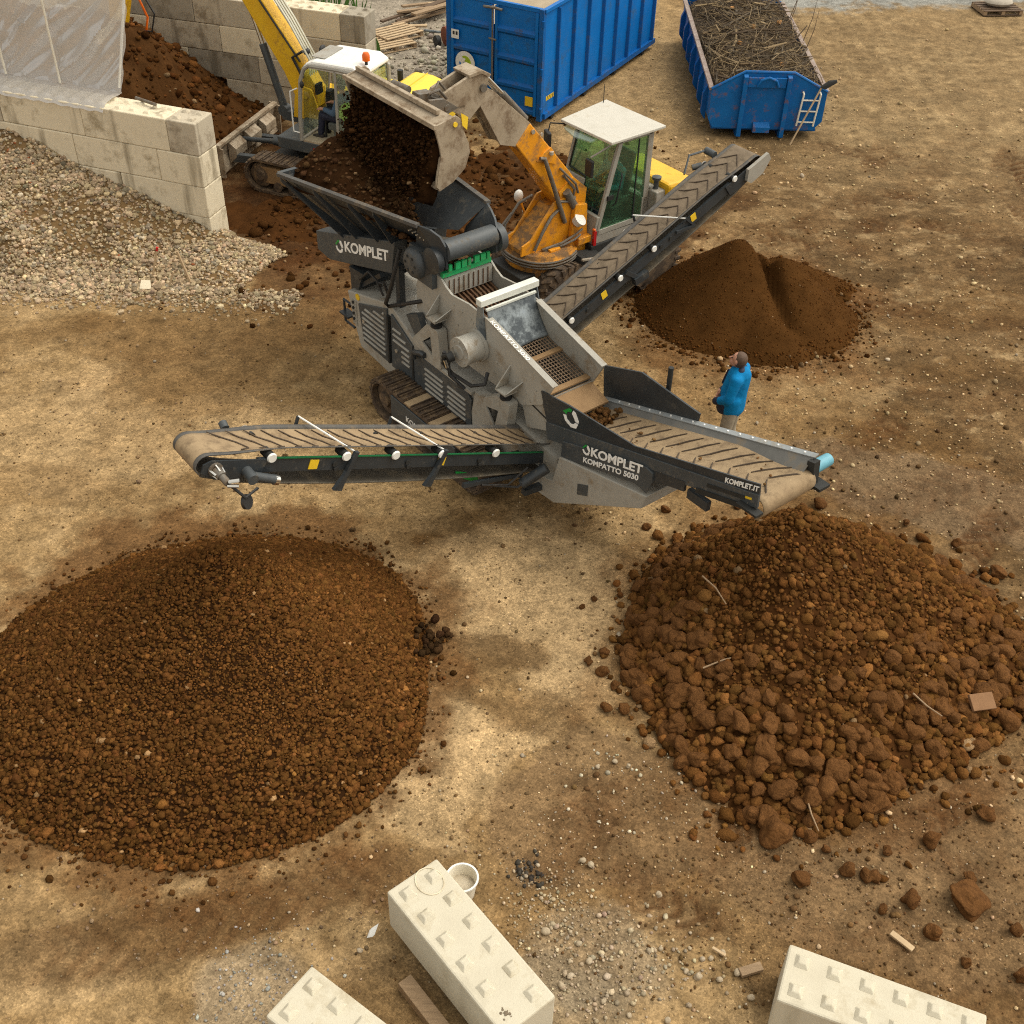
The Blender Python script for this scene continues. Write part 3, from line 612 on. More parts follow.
gp = heightfield('gravel_heap', -15, -3.6, 17.6, 25, .09, gh, mat('gravel_fines', (.20, .125, .055), (.12, .072, .03), .95, scale=2.5, bump=.7, bscale=24, spec=.1))
tag(gp, 'sloping heap of pale grey crushed gravel against the front block wall', 'gravel heap')
n = 60000
X = RNG.uniform(-12., -3.8, n); Y = RNG.uniform(18.1, 23.6, n); h = gh(X, Y); k = (h > .005) & (RNG.random(n) > .65 * smooth(.49, .6, fbm(X * .6, Y * .8, 44, 5)))
X, Y, h = X[k], Y[k], h[k]; n = len(X); sz = np.clip(RNG.lognormal(np.log(.027), .36, n), .012, .085)
gc = clod_cols(n, (.36, .27, .165), .3, .04, (.5, .42, .3)); r_ = RNG.random(n); gc[r_ < .10] *= (.72, .77, .85); gc[r_ > .996] = (.30, .10, .04)
ne = 2600
Xe = RNG.uniform(-11, -3.9, ne); Ye = 18.45 - np.abs(RNG.normal(0, .33, ne)) + .25 * RNG.random(ne); se = np.clip(RNG.lognormal(np.log(.024), .4, ne), .01, .07)
X = np.concatenate([X, Xe]); Y = np.concatenate([Y, Ye]); h = np.concatenate([h, np.maximum(gh(Xe, Ye), ground_h(Xe, Ye))]); sz = np.concatenate([sz, se]); gc = np.concatenate([gc, clod_cols(ne, (.33, .25, .155), .3)])
scatter_mesh('gravel_stones', np.c_[X, Y, h + sz * .3], sz, gc, 1, .3, flat=.7, smooth_=False, parent=gp, m='stones').__setitem__('kind', 'stuff')
# --- soil heap in the bay behind the wall
def yh(X, Y):
    u, v = wall_uv(X, Y); b = -v                                # behind the front wall
    h = 1.75 * smooth(-2.4, -5.2, u - (b - 3) * .25) * smooth(8.4, 4.5, b + (fbm(X * .7, Y * .7, 51, 3) - .5)) + .6 * smooth(-1.9, -4.2, u + .3 * (b - 3.6)) * smooth(1.5, 4.5, b)
    h = h + (fbm(X * .8, Y * .8, 52, 6, .6) - .5) * .9 * smooth(.05, .7, h)
    h = np.where(b < .68, -.06, h)
    return np.where(u > 1.5, -.06, np.maximum(h - .05, -.06))
o = heightfield('bay_soil_heap', -16, -4, 20, 30, .09, yh, 'baysoil'); tag(o, 'reddish brown soil heaped in the bay between the two block walls', 'soil heap')
n = 5000
X = RNG.uniform(-13, -5.5, n); Y = RNG.uniform(21, 29.5, n); h = yh(X, Y); k = h > .03; X, Y, h = X[k], Y[k], h[k]; n = len(X); sz = np.clip(RNG.lognormal(np.log(.04), .55, n), .015, .17)
scatter_mesh('clods', np.c_[X, Y, h + sz * .2], sz, clod_cols(n, (.07, .028, .008), .4), 1, .36, parent=o).__setitem__('kind', 'stuff')
# churned soil on the work area
def ch_(X, Y):
    m = ell(X, Y, -2.0, 22.6, 4.0, 2.6, 0, .5, .5, 5)
    h = (fbm(X * 1.6, Y * 1.6, 61, 5, .6) - .42) * .5 * m * smooth(20.3, 21.3, Y) - .01
    return np.where(h > .0, h, -.06)
o = heightfield('churned_soil', -7.5, 3, 19.6, 26.6, .09, ch_, 'soil'); tag(o, kind='structure')
n = 2600
X = RNG.normal(-2.2, 2.4, n); Y = RNG.normal(22.3, 1.8, n); sz = np.clip(RNG.lognormal(np.log(.03), .5, n), .012, .13)
k = ~((np.abs(X + 1.0) < 0) | (wall_uv(X, Y)[1] < 0) & (wall_uv(X, Y)[0] < .1)); X, Y, sz = X[k], Y[k], sz[k]
o = scatter_mesh('work_area_clods', np.c_[X, Y, np.maximum(ch_(X, Y), ground_h(X, Y)) + sz * .3], sz, clod_cols(len(X), (.062, .026, .008), .35), 1, .36); tag(o, 'dark soil clods strewn over the churned work area', 'clods', kind='stuff')

# ================================================================== COARSE HEAP
CC = (3.55, 10.95)
cR = Rang([(0, 2.9), (25, 2.35), (50, 1.8), (90, 1.5), (130, 1.5), (165, 1.75), (185, 1.92), (205, 2.25), (225, 2.6), (245, 3.2), (262, 3.55), (275, 3.35), (290, 3.0), (310, 3.0), (330, 3.25), (345, 3.3)])
def chh(X, Y): return cone(X, Y, CC[0], CC[1], cR, 1.42, .07, 91, .09)
cp = heightfield('coarse_soil_heap', -.2, 8, 6.6, 14, .08, chh, 'soil'); tag(cp, 'heap of coarse brown soil lumps below the short wide belt', 'soil heap')
n = 9000
rad = np.sqrt(RNG.random(n)) * 1.02; an = RNG.random(n) * 2 * np.pi; rr = rad * cR(an)
px_, py_ = CC[0] + rr * np.cos(an), CC[1] + rr * np.sin(an)
near = smooth(.2, .95, rad) * (.5 + .5 * np.clip((CC[1] + .6 - py_) / 2.5, 0, 1))
sz = np.clip(RNG.lognormal(np.log(.034), .44, n), .015, .085) * (.68 + .62 * near)
hz = np.maximum(chh(px_, py_), 0) + sz * .3
LUMP = (.112, .049, .0140)
order = np.argsort(-sz); big = order[:230]; rest = order[230:]
tone = (.75 + .55 * fbm(px_ * .9, py_ * .9, 78, 4))
scatter_mesh('clods', np.c_[px_, py_, hz][rest], sz[rest], clod_cols(len(rest), LUMP, .28, .006) * tone[rest][:, None], 2, .3, parent=cp, chunk=True, shapes=24).__setitem__('kind', 'stuff')
n3_ = 7000
r3 = np.sqrt(RNG.random(n3_)) * .75; a3 = RNG.random(n3_) * 2 * np.pi; q3 = r3 * cR(a3); x3, y3 = CC[0] + q3 * np.cos(a3), CC[1] + q3 * np.sin(a3); s3 = np.clip(RNG.lognormal(np.log(.020), .35, n3_), .01, .05)
scatter_mesh('fine_clods', np.c_[x3, y3, chh(x3, y3) + s3 * .3], s3, clod_cols(n3_, LUMP, .28, .006), 1, .34, parent=cp).__setitem__('kind', 'stuff')
# the largest lumps: things of their own that share a few meshes
shp, fc = lump_shapes(4, 14, .30, np.random.default_rng(3), .8, True)
LM = []
for k, s in enumerate(shp):
    me = bpy.data.meshes.new('soil_lump'); me.from_pydata(s.tolist(), [], fc.tolist()); me.polygons.foreach_set('use_smooth', np.full(len(fc), True))
    me.materials.append(mat('lump_soil', tuple(np.array((.132, .058, .018)) * (1 + .12 * (k % 3))), tuple(np.array((.070, .030, .009)) * (1 + .1 * (k % 2))), .95, scale=2.6, bump=1.0, bscale=5, spec=.1, detail=9)); LM.append(me)
def lump(x, y, z, s, label, group, k=None, name='soil_lump'):
    o = bpy.data.objects.new(name, LM[random.randrange(len(LM)) if k is None else k]); COL.objects.link(o)
    o.location = (x, y, z); o.scale = (s, s * random.uniform(.8, 1.1), s * random.uniform(.75, 1.0)); o.rotation_euler = (random.uniform(-.4, .4), random.uniform(-.4, .4), random.uniform(0, 6.28))
    return tag(o, label, 'soil lump', group)
for k in big: lump(px_[k], py_[k], hz[k] + .02, sz[k] * 1.08, 'large brown soil lump on the coarse lump heap', 'lumps on the coarse heap')
n = 420
an = RNG.random(n) * 2 * np.pi; rr = cR(an) * (1 + np.abs(RNG.normal(0, .10, n)))
px_, py_ = CC[0] + rr * np.cos(an), CC[1] + rr * np.sin(an); sz = np.clip(RNG.lognormal(np.log(.032), .45, n), .012, .085)
o = scatter_mesh('scattered_lumps', np.c_[px_, py_, ground_h(px_, py_) + sz * .5], sz, clod_cols(n, LUMP, .28), 2, .28, chunk=True)
tag(o, 'small loose soil lumps strewn round the coarse heap', 'clods', kind='stuff')
for x, y, s in ((1.17, 9.62, .085), (1.3, 9.42, .06), (1.2, 9.95, .065), (1.4, 9.05, .075), (1.18, 9.05, .06), (1.0, 9.8, .05), (.95, 10.75, .04), (1.1, 10.9, .04), (2.95, 7.36, .14), (3.1, 6.82, .085), (3.62, 6.95, .08), (3.85, 6.88, .085), (4.22, 6.62, .09), (4.8, 6.62, .15), (4.35, 6.25, .085),
                (4.9, 6.9, .05), (3.45, 7.2, .05), (3.9, 6.5, .055), (3.3, 7.35, .07), (4.6, 7.35, .09), (5.3, 7.7, .09), (4.1, 7.2, .05), (5.2, 6.3, .07), (4.6, 5.95, .055), (5.1, 5.8, .08), (3.25, 12.9, .07), (4.45, 12.95, .09), (1.9, 12.35, .06), (6.2, 12.2, .07), (2.2, 12.75, .07), (4.35, 13.9, .06), (6.6, 11.6, .1), (4.2, 12.9, .05), (5.6, 12.6, .05)):
    lump(x, y, s * .45, s, 'loose brown soil lump lying on the ground by the coarse heap', 'loose lumps around the coarse heap')
# twigs sticking out of it
def stick(name, p, q, r, m, label, cat, group=None):
    o = MB().tube([p, V(p).lerp(V(q), .5) + V((random.uniform(-.02, .02),) * 3), q], [r, r * .9, r * .6], 6).build(name, m); return tag(o, label, cat, group)
for p, q in (((2.35, 10.4, .95), (2.62, 10.05, .82)), ((3.75, 8.9, .55), (3.82, 8.45, .45)), ((4.2, 9.7, .7), (4.1, 9.45, .66)), ((4.3, 9.75, .72), (4.65, 9.7, .62)), ((2.3, 9.3, .5), (2.75, 9.42, .6)), ((3.3, 7.75, .2), (3.38, 7.35, .12)), ((4.7, 9.0, .5), (5.0, 8.75, .4)), ((3.9, 9.1, .6), (4.3, 9.0, .5))):
    stick('twig', p, q, .011, 'wood', 'thin twig lying on the coarse lump heap', 'twig', 'twigs on the coarse heap')
o = MB().beam((5.42, 9.02, .33), (5.72, 9.1, .3), .2, .045, (.2, -.5, 1)).build('brick_fragment', mat('brick_fragment', (.24, .125, .055), (.17, .085, .036), .9, bump=.2), None, .006); tag(o, 'flat broken brick piece at the right foot of the coarse heap', 'brick')

# ================================================================== LOOSE STONES
def spread(n, cx, cy, sx, sy): return cx + RNG.normal(0, sx, n), cy + RNG.normal(0, sy, n)
P_ = []; S_ = []; C_ = []
for n, cx, cy, sx, sy, s0, base in ((420, .75, 5.75, .42, .42, .013, (.36, .285, .19)), (180, 1.45, 5.85, .35, .25, .015, (.38, .3, .2)), (300, .45, 6.5, .25, .3, .010, (.38, .3, .19)), (260, -2.3, 5.5, .3, .35, .010, (.30, .28, .25)), (160, 1.3, 7.8, .8, .6, .008, (.5, .42, .3)), (26, 1.35, 8.15, .35, .22, .015, (.46, .39, .28)), (70, .27, 6.85, .1, .1, .016, (.05, .041, .032)), (500, 0, 8.5, 2.6, 2.4, .008, (.4, .3, .18)), (2600, 6.5, 15.5, 3.2, 4.2, .0125, (.46, .33, .18)), (1800, 5.5, 15.5, 3.6, 4.5, .015, (.10, .057, .023)), (1400, 7, 24, 4, 5, .018, (.42, .3, .16)), (1600, -3.5, 14.5, 3.5, 2.2, .009, (.13, .075, .03)), (1200, 0, 9, 1.2, 2.2, .0075, (.16, .1, .045)), (1500, 3.6, 6.7, 2, 1, .011, (.12, .065, .025)), (900, 3.5, 7, 2, .9, .008, (.36, .25, .14)), (420, -5.2, 15.2, 2.5, 1.8, .012, (.2, .13, .07)), (500, -2.6, 6.4, 1.5, .6, .009, (.2, .13, .075)), (900, -2.2, 31, 1.3, 1.8, .035, (.36, .31, .23))):
    x, y = spread(n, cx, cy, sx, sy); s = np.clip(RNG.lognormal(np.log(s0), .45, n), s0 * .5, s0 * 3.2)
    P_.append(np.c_[x, y, ground_h(x, y) + s * .45]); S_.append(s); C_.append(clod_cols(n, base, .25, .04, (.42, .34, .24)))
o = scatter_mesh('pebbles', np.concatenate(P_), np.concatenate(S_), np.concatenate(C_), 1, .25, flat=.75, m='stones'); tag(o, 'small pebbles and grit strewn over the yard', 'pebbles', kind='stuff')
shp, fc = lump_shapes(3, 4, .16, np.random.default_rng(9), .75)
PM = []
for s in shp:
    me = bpy.data.meshes.new('stone'); me.from_pydata(s.tolist(), [], fc.tolist()); me.polygons.foreach_set('use_smooth', np.full(len(fc), True)); me.materials.append(mat('pale_stone', (.42, .335, .225), (.32, .25, .16), .85, scale=2, bump=.15)); PM.append(me)
for k, (x, y, s) in enumerate(((1.93, 5.72, .048), (2.32, 5.78, .043), (2.2, 5.98, .036), (2.08, 5.92, .03), (2.47, 5.8, .033), (2.42, 5.53, .04), (1.82, 5.78, .03), (2.14, 5.7, .035), (1.6, 5.28, .04), (1.24, 5.32, .028), (.85, 6.98, .035), (.93, 6.93, .042), (1.62, 6.6, .04), (.88, 5.85, .04), (.6, 5.6, .035), (1.0, 5.45, .03), (.7, 6.15, .03), (.45, 6.15, .05), (1.05, 8.2, .03), (1.25, 8.28, .034), (1.4, 8.22, .032))):
    o = bpy.data.objects.new('stone', PM[k % 4]); COL.objects.link(o); o.location = (x, y, s * .5); o.scale = (s, s * .9, s); o.rotation_euler = (0, 0, k * 1.3)
    tag(o, 'pale rounded stone lying on the bare dirt near the new blocks', 'stone', 'pale stones on the dirt')
for nm, p, q, w_, h_, m_, lab in (('wood_offcut', (2.34, 5.76, .04), (2.56, 5.83, .05), .09, .05, 'wood', 'split brown wood offcut among pebbles beside the right new block'), ('wood_offcut', (3.92, 6.24, .03), (4.1, 6.06, .03), .065, .03, 'palewood', 'thin pale wood slat on dark dirt above the right new block'), ('wood_offcut', (2.1, 6.02, .04), (2.22, 5.93, .05), .03, .025, 'palewood', 'small pale wood splinter on the pebbles near the right new block')):
    tag(MB().beam(p, q, w_, h_).build(nm, m_, None, .006), lab, 'wood piece')
tag(MB().prism([(-1.32, 6.03, .02), (-1.26, 6.02, .06), (-1.23, 6.14, .07), (-1.3, 6.11, .03)], (.02, .01, .02)).build('litter_scrap', 'white'), 'scrap of white litter on wet dirt between the new blocks', 'litter')
# ================================================================== CONCRETE BLOCKS
def block_mb(L, W=.6, Hh=.6, knobs=True, skip=()):
    b = MB(); b.b2(-L + .004, -.004, .003, W - .003, .003, Hh - .003)
    return b
def knob_mb(L, W=.6, Hh=.6, skip=()):
    k = MB(); nx = int(round(L / .3))
    for i in range(nx):
        for j in range(2):
            if (i, j) in skip: continue
            x = -.15 - .3 * i; y = .15 + .3 * j; a, t, h = .072, .034, .036
            vs = [(x - a, y - a, Hh - .006), (x + a, y - a, Hh - .006), (x + a, y + a, Hh - .006), (x - a, y + a, Hh - .006), (x - t, y - t, Hh + h), (x + t, y - t, Hh + h), (x + t, y + t, Hh + h), (x - t, y + t, Hh + h)]
            k.add(vs, [(3, 2, 1, 0), (4, 5, 6, 7), (0, 1, 5, 4), (1, 2, 6, 5), (2, 3, 7, 6), (3, 0, 4, 7)])
    return k
def block(loc, rz, L, m, label, group, knobs=False, skip=(), cat='concrete block', bev=.02):
    o = block_mb(L).build('concrete_block', m, None, bev); o.location = loc; o.rotation_euler = (0, 0, rz); tag(o, label, cat, group)
    if knobs:
        k = knob_mb(L, skip=skip).build('knobs', m, o, .008)
    return o
ORD = ['first', 'second', 'third', 'fourth', 'fifth', 'sixth', 'seventh']
wm = ['wallblock', 'wallblock', 'wallblock2', 'wallblock']
rw = random.Random(4)
def wall(ox, oy, rz, top, courses, wname, group, mats):
    for ci, lens in enumerate(courses):
        u = 0
        for bi, Lb in enumerate(lens):
            x = ox - math.cos(rz) * u; y = oy - math.sin(rz) * u
            m = mats[ci][bi % len(mats[ci])]
            half = 'short ' if Lb < 1 else ''
            lab = '%sblock of the %s, %s from the open end, %s row' % (half, wname, ORD[bi], ['top', 'second', 'third', 'lowest'][ci])
            jz = rw.uniform(-.003, .003); jr = rw.uniform(-.004, .004); jy = rw.uniform(-.012, .012)
            block((x - math.sin(rz) * jy, y + math.cos(rz) * jy, top - .6 * (ci + 1) + jz * 0), rz + jr, Lb, m, lab, group, knobs=(ci == 0))
            u += Lb
wall(-5.78, 19.94, R(-18.4), 2.526, [[.6, 1.8, 1.8, 1.8], [.9, 1.8, 1.8, 1.8], [1.8, 1.8], [1.8]], 'front block wall', 'blocks of the front wall', [['wallblock2', 'wallblock', 'wallblock'], ['wallblock', 'wallblock', 'wallblock'], ['wallblock'], ['wallblock']])
wall(-3.49, 26.07, R(163.6 - 180), 2.5, [[.6, 1.8, 1.8, 1.8, 1.8], [1.8, 1.8, 1.8, 1.8], [.9, 1.8, 1.8, 1.8], [1.8, 1.8]], 'rear block wall', 'blocks of the rear wall', [['wallblock3', 'wallblock', 'wallblock2'], ['wallblock2', 'wallblock'], ['wallblock', 'wallblock2', 'wallblock3'], ['wallblock2']])
for (ox, oy, rz, Lf, nm) in ((-5.78, 19.94, R(-18.4), 1.2, 'front'), (-3.49, 26.07, R(-16.4), 3.6, 'rear')):
    f = MB(); f.b2(-Lf, .0, .02, .58, -.1, .124 if nm == 'front' else .098); o = f.build('concrete_footing', 'wallblock2'); o.location = (ox, oy, 0); o.rotation_euler = (0, 0, rz)
    tag(o, 'low concrete footing under the %s block wall end' % nm, 'footing')
# damp run-off streaks down the front wall face: darker concrete, thin skins on the blocks
streak = mat('damp_streak', (.25, .195, .115), (.20, .15, .085), .75, scale=8, stretch=(1, 1, .2))
# three new blocks in the foreground
def new_block(loc, rz, label, skip=()):
    return block(loc, rz, 1.8, 'newblock', label, None, True, skip, bev=.022)
# block near the picture's foot with its end to the left heap: local x runs along -its length
b1 = new_block((-.643, 6.492, .147), .70 + R(90), 'new cream studded concrete block resting on brown timber bearers', skip=((5, 1),))
b1.location = (-.643, 6.492, .147)
rg = MB(); pts = [(-.17 + .155 * math.cos(a) * 1.0, .21 + .13 * math.sin(a), .602) for a in np.linspace(0, 2 * math.pi, 25)]; rg.tube(pts, .006, 6); rg.build('casting_ring', 'wallblock', b1)
sp = MB(); rs = random.Random(6)
for i in range(26): a = rs.uniform(0, 6.28); q_ = abs(rs.gauss(0, .034)); sp.lathe((-1.64 + q_ * math.cos(a) * .9, .45 + q_ * math.sin(a) * 1.2, .5975), (0, 0, 1), [(0, rs.uniform(.004, .016)), (.003 + .0001 * i, rs.uniform(.003, .01))], rs.choice((5, 6, 7)))
sp.build('rust_stain', 'rust_on_block', b1)
b2 = new_block((-1.724, 5.425, .0), .959 + R(90), 'new cream studded concrete block at the lower picture edge left of the timber bearers')
b3 = new_block((2.727, 5.776, .0), -.366 + R(180), 'new cream studded concrete block lying alone at the lower right of the yard')
# timber bearers under the middle block
for a, b0, b1_, w_, lab in ((-.80, -.55, -2.05, .15, 'wet brown timber bearer sticking out left from under the new block'), (-.16, -.1, -1.75, .12, 'brown timber bearer hidden under the right side of the new block')):
    c_, s_ = math.cos(.70), math.sin(.70)
    def pt(aa, bb): return (-.643 + c_ * aa - s_ * bb, 6.492 + s_ * aa + c_ * bb, .073)
    tag(MB().beam(pt(a, b0), pt(a, b1_), w_, .142).build('timber_bearer', 'wood', None, .008), lab, 'timber', 'timbers under the new block')
# white plastic tub behind it
tb = thing('plastic_tub', 'small white plastic tub standing behind the new block on bearers', 'tub', (-.40, 6.57, 0))
k = MB(); k.lathe((0, 0, .0), (0, 0, 1), [(0, .125), (.27, .158), (.27, .148), (.03, .118)], 28); k.build('tub_body', 'plasticwhite', tb)
k = MB(); k.lathe((0, 0, .262), (0, 0, 1), [(0, .157), (.0, .17), (.022, .17), (.022, .15), (0, .15), (0, .157)], 28, cap=False); k.build('rim', 'white', tb)
k = MB(); k.lathe((0, 0, .11), (0, 0, 1), [(0, .01), (0, .132), (.02, .132), (.045, .05), (.05, .01)], 20); k.build('tub_contents', 'wallblock2', tb)

# ================================================================== PLASTIC SHEET over the front wall
pm = bpy.data.materials.new('milky_plastic_film'); pm.use_nodes = True
nt = pm.node_tree; N = nt.nodes; L = nt.links; N.remove(N['Principled BSDF'])
df = N.new('ShaderNodeBsdfDiffuse'); df.inputs['Color'].default_value = (.66, .62, .57, 1)
tl = N.new('ShaderNodeBsdfTranslucent'); tl.inputs['Color'].default_value = (.58, .55, .51, 1)
tr = N.new('ShaderNodeBsdfTransparent'); tr.inputs['Color'].default_value = (.9, .9, .88, 1)
gl = N.new('ShaderNodeBsdfGlossy'); gl.inputs['Roughness'].default_value = .22
m1 = N.new('ShaderNodeMixShader'); m1.inputs['Fac'].default_value = .4; L.new(df.outputs[0], m1.inputs[1]); L.new(tl.outputs[0], m1.inputs[2])
m2 = N.new('ShaderNodeMixShader'); m2.inputs['Fac'].default_value = .30; L.new(m1.outputs[0], m2.inputs[1]); L.new(tr.outputs[0], m2.inputs[2])
m3 = N.new('ShaderNodeMixShader'); m3.inputs['Fac'].default_value = .20; L.new(m2.outputs[0], m3.inputs[1]); L.new(gl.outputs[0], m3.inputs[2])
L.new(m3.outputs[0], N['Material Output'].inputs['Surface'])
ps = thing('plastic_sheet', 'milky plastic sheeting hung in wrinkles behind and over the front block wall', 'plastic sheet', (-5.78, 19.94, 0), R(-18.4))
def sheet(i, j):
    s = i / 99; t = j / 69                       # s along the wall from the free end, t from the hem upwards
    u0 = -1.88 - 4.6 * s
    if t < .16:
        q_ = t / .16; b = -.03 + .66 * q_; z = 2.575 + .012 * math.sin(u0 * 21) * (1 - q_) + .02 * vnoise(u0 * 6, q_ * 5, 3) + .03 * (.5 - .5 * math.cos(u0 * 2 * math.pi / .3)) * math.sin(math.pi * q_) - (.12 * max(0, 1 - q_ * 5))
        u = u0
    else:
        q_ = (t - .16) / .84; z = 2.58 + 2.9 * q_; u = u0 + .55 * q_ * (1 - s); b = .63 + .12 * math.sin(q_ * 2.5)
        d = (u * -.95 + z * 1.0); rdg = lambda k_, ph: (1 - abs(math.sin(d * k_ + ph))) ** 4
        b -= .10 * rdg(2.1, .8 * math.sin(z + u * .7)) * (.3 + .7 * vnoise(u * 1.1, z * .9, 21)) * min(1, q_ * 4) + .06 * rdg(4.7, 1.1 * math.sin(z * 1.7 - u)) * vnoise(u * 1.6, z * 1.3, 22) * min(1, q_ * 4)
        d = (u * -.95 + z * 1.0) + .35 * (vnoise(u * .9, z * .9, 40) - .5)
        b += .085 * math.sin(d * 5.1 + 1.7 * math.sin(z * 1.3 + u)) * math.sin(min(1, q_ * 2.5) * math.pi / 2) * (.4 + .6 * vnoise(u * 1.5, z * 1.2, 4)) + .045 * math.sin(d * 14 + 2 * math.sin(u * 2)) * (.3 + .7 * vnoise(u * 2, z * 2, 9)) + .05 * (vnoise(u * 2.5, z * 1.4, 12) - .5)
        b -= .045 * math.exp(-((u + 3.15 - .1 * q_) / .05) ** 2) + .04 * math.exp(-((u + 4.35) / .05) ** 2)
    return (u, float(b), float(z))
o = MB().grid(sheet, 100, 70).build('film', pm, ps)
for u_ in (-3.15, -4.35):
    MB().tube([(u_, .55, 2.62), (u_ + .04, .50, 3.6), (u_ + .1, .48, 5.4)], .022, 6).build('seam', 'plasticwhite', ps)
MB().tube([(-1.9, .6, 2.7), (-1.42, .62, 4.4), (-1.1, .64, 5.4)], .024, 8).build('edge_pole', 'white', ps)
MB().tube([(-1.5, .5, 2.60), (-1.0, .36, 2.60)], .03, 10).build('weight_bar', 'steel', None).matrix_world = Matrix.Translation((-5.78, 19.94, 0)) @ Matrix.Rotation(R(-18.4), 4, 'Z')
tag(bpy.data.objects['weight_bar'], 'grey steel bar lying on the front wall top at the plastic sheet edge', 'bar')

# ================================================================== CONTAINERS
c1 = thing('skip_container', 'tall blue steel container with ribbed side and double end doors', 'container', (.41, 26.57, 0), R(61.5))
LEN, WID, Z0, Z1 = 6.3, 2.5, .2, 2.6
k = MB(); k.b2(.06, LEN, .0, .045, Z0, Z1 - .05); k.build('side_wall', 'blue', c1)
k = MB(); k.b2(.06, LEN, WID - .045, WID, Z0, Z1 - .05); k.build('side_wall', 'blue', c1)
k = MB(); k.b2(LEN - .05, LEN, .05, WID - .05, Z0, Z1 - .05); k.build('rear_wall', 'blue', c1)
k = MB(); k.b2(.06, LEN, .05, WID - .05, Z0 - .06, Z0 + .04); k.build('floor', 'floor', c1)
heap = MB(); heap.grid(lambda i, j: (.2 + 5.9 * i / 12, .06 + 2.36 * j / 8, 1.95 + .12 * float(vnoise(i * .7, j * .9, 5))), 13, 9); heap.build('load', 'floor', c1)
k = MB()
for y in (.0, WID): k.b2(-.01, LEN + .01, y - .05, y + .05, Z1 - .08, Z1)
k.b2(LEN - .06, LEN + .02, .051, WID - .051, Z1 - .08, Z1 + .001)
k.b2(-.03, .058, .051, WID - .051, Z1 - .09, Z1 + .001); k.build('top_rail', 'blue', c1, .006)
for i in range(8):
    x = .62 + i * .78; MB().prism([(x, -.001, Z0), (x + .10, -.001, Z0), (x + .075, -.075, Z0), (x + .025, -.075, Z0)], (0, 0, Z1 - .12 - Z0)).build('side_rib', 'dblue', c1)
k = MB(); k.b2(.05, LEN, -.08, .02, .14, .26); k.build('bottom_rail', 'dblue', c1)
for i in range(4): MB().cyl((.55 + 1.7 * i, -.03, .09), (.55 + 1.7 * i, .12, .09), .09).build('roller', 'dark', c1)
for y0 in (-.02, WID - .1): k = MB(); k.b2(-.06, .06, y0, y0 + .12, .1, Z1 - .001); k.build('corner_post', 'dblue', c1, .008)
for d, (y0, y1) in enumerate(((.11, 1.22), (1.30, 2.39))):
    dr = MB().b2(-.01, .03, y0, y1, .2, Z1 - .1).build('door', 'blue', c1)
    k = MB()
    for z in (.27, .80, 1.40, 2.0): k.prism([(-.011, y0 + .075, z - .09), (-.011, y0 + .075, z + .09), (-.075, y0 + .075, z + .03), (-.075, y0 + .075, z - .03)], (0, y1 - y0 - .15, 0))
    k.build('door_ribs', 'dblue', dr)
    k = MB(); k.b2(-.07, -.009, y0, y0 + .07, .2, Z1 - .1); k.b2(-.07, -.009, y1 - .07, y1, .2, Z1 - .1); k.build('door_frame', 'blue', dr)
k = MB(); k.tube([(-.10, 1.26, .3), (-.10, 1.26, 2.5)], .022); k.build('lock_bar', 'steel', c1)
k = MB(); k.tube([(-.09, 1.02, 2.44), (-.13, 1.2, 2.47), (-.13, 1.42, 2.46), (-.08, 1.5, 2.44)], .03); k.tube([(-.1, 1.35, 1.78), (-.12, 1.16, 1.77)], .022); k.build('latch', 'steel', c1)
k = MB()
for z in (.35, 1.25, 2.3): k.cyl((-.07, -.02, z - .07), (-.07, -.02, z + .07), .035)
k.build('hinges', 'dblue', c1)
# emblem disc: white ring with a green and blue badge
def disc(name, x, y, z, r, m, parent, n=28, a0=0, a1=360, x2=None, r0=0):
    pts = [(x, y - math.cos(R(a)) * r, z + math.sin(R(a)) * r) for a in np.linspace(a0, a1, n)]
    if r0: pts += [(x, y - math.cos(R(a)) * r0, z + math.sin(R(a)) * r0) for a in np.linspace(a1, a0, n)]
    elif a1 - a0 < 360: pass
    else: pts = pts[:-1]
    return MB().prism(pts, (-.004, 0, 0)).build(name, m, parent)
em = disc('emblem', -.078, 2.0, 1.09, .262, 'white', c1)
disc('blue_field', -.083, 2.0, 1.09, .16, 'blue', em, a0=180, a1=360)
disc('green_field', -.083, 2.0, 1.09, .16, mat('lime_badge', (.36, .5, .02), (.3, .42, .02), .5), em, a0=-8, a1=120, r0=.03)
disc('pale_field', -.0835, 2.03, 1.10, .09, 'white', em, a0=60, a1=230, r0=.02)
st = MB().b2(-.08, -.076, 2.17, 2.37, 1.60, 1.80).build('white_label', 'white', c1)
k = MB(); k.b2(-.083, -.08, 2.28, 2.33, 1.68, 1.76); k.b2(-.083, -.08, 2.20, 2.25, 1.68, 1.76); k.build('label_mark', 'dark', st)
MB().b2(-.08, -.076, .19, .39, .42, .64).build('yellow_plate', 'sticker', c1)
hz_ = MB().prism([(.22, -.006, .50), (.60, -.006, .50), (.60, -.006, .60), (.22, -.006, .60)], (0, .01, 0)).build('hazard_strip', 'sticker', c1)
k = MB()
for i in range(4): x = .25 + .09 * i; k.prism([(x, -.007, .501), (x + .03, -.007, .501), (x + .055, -.007, .599), (x + .025, -.007, .599)], (0, .0012, 0))
k.build('stripes', 'dark', hz_)

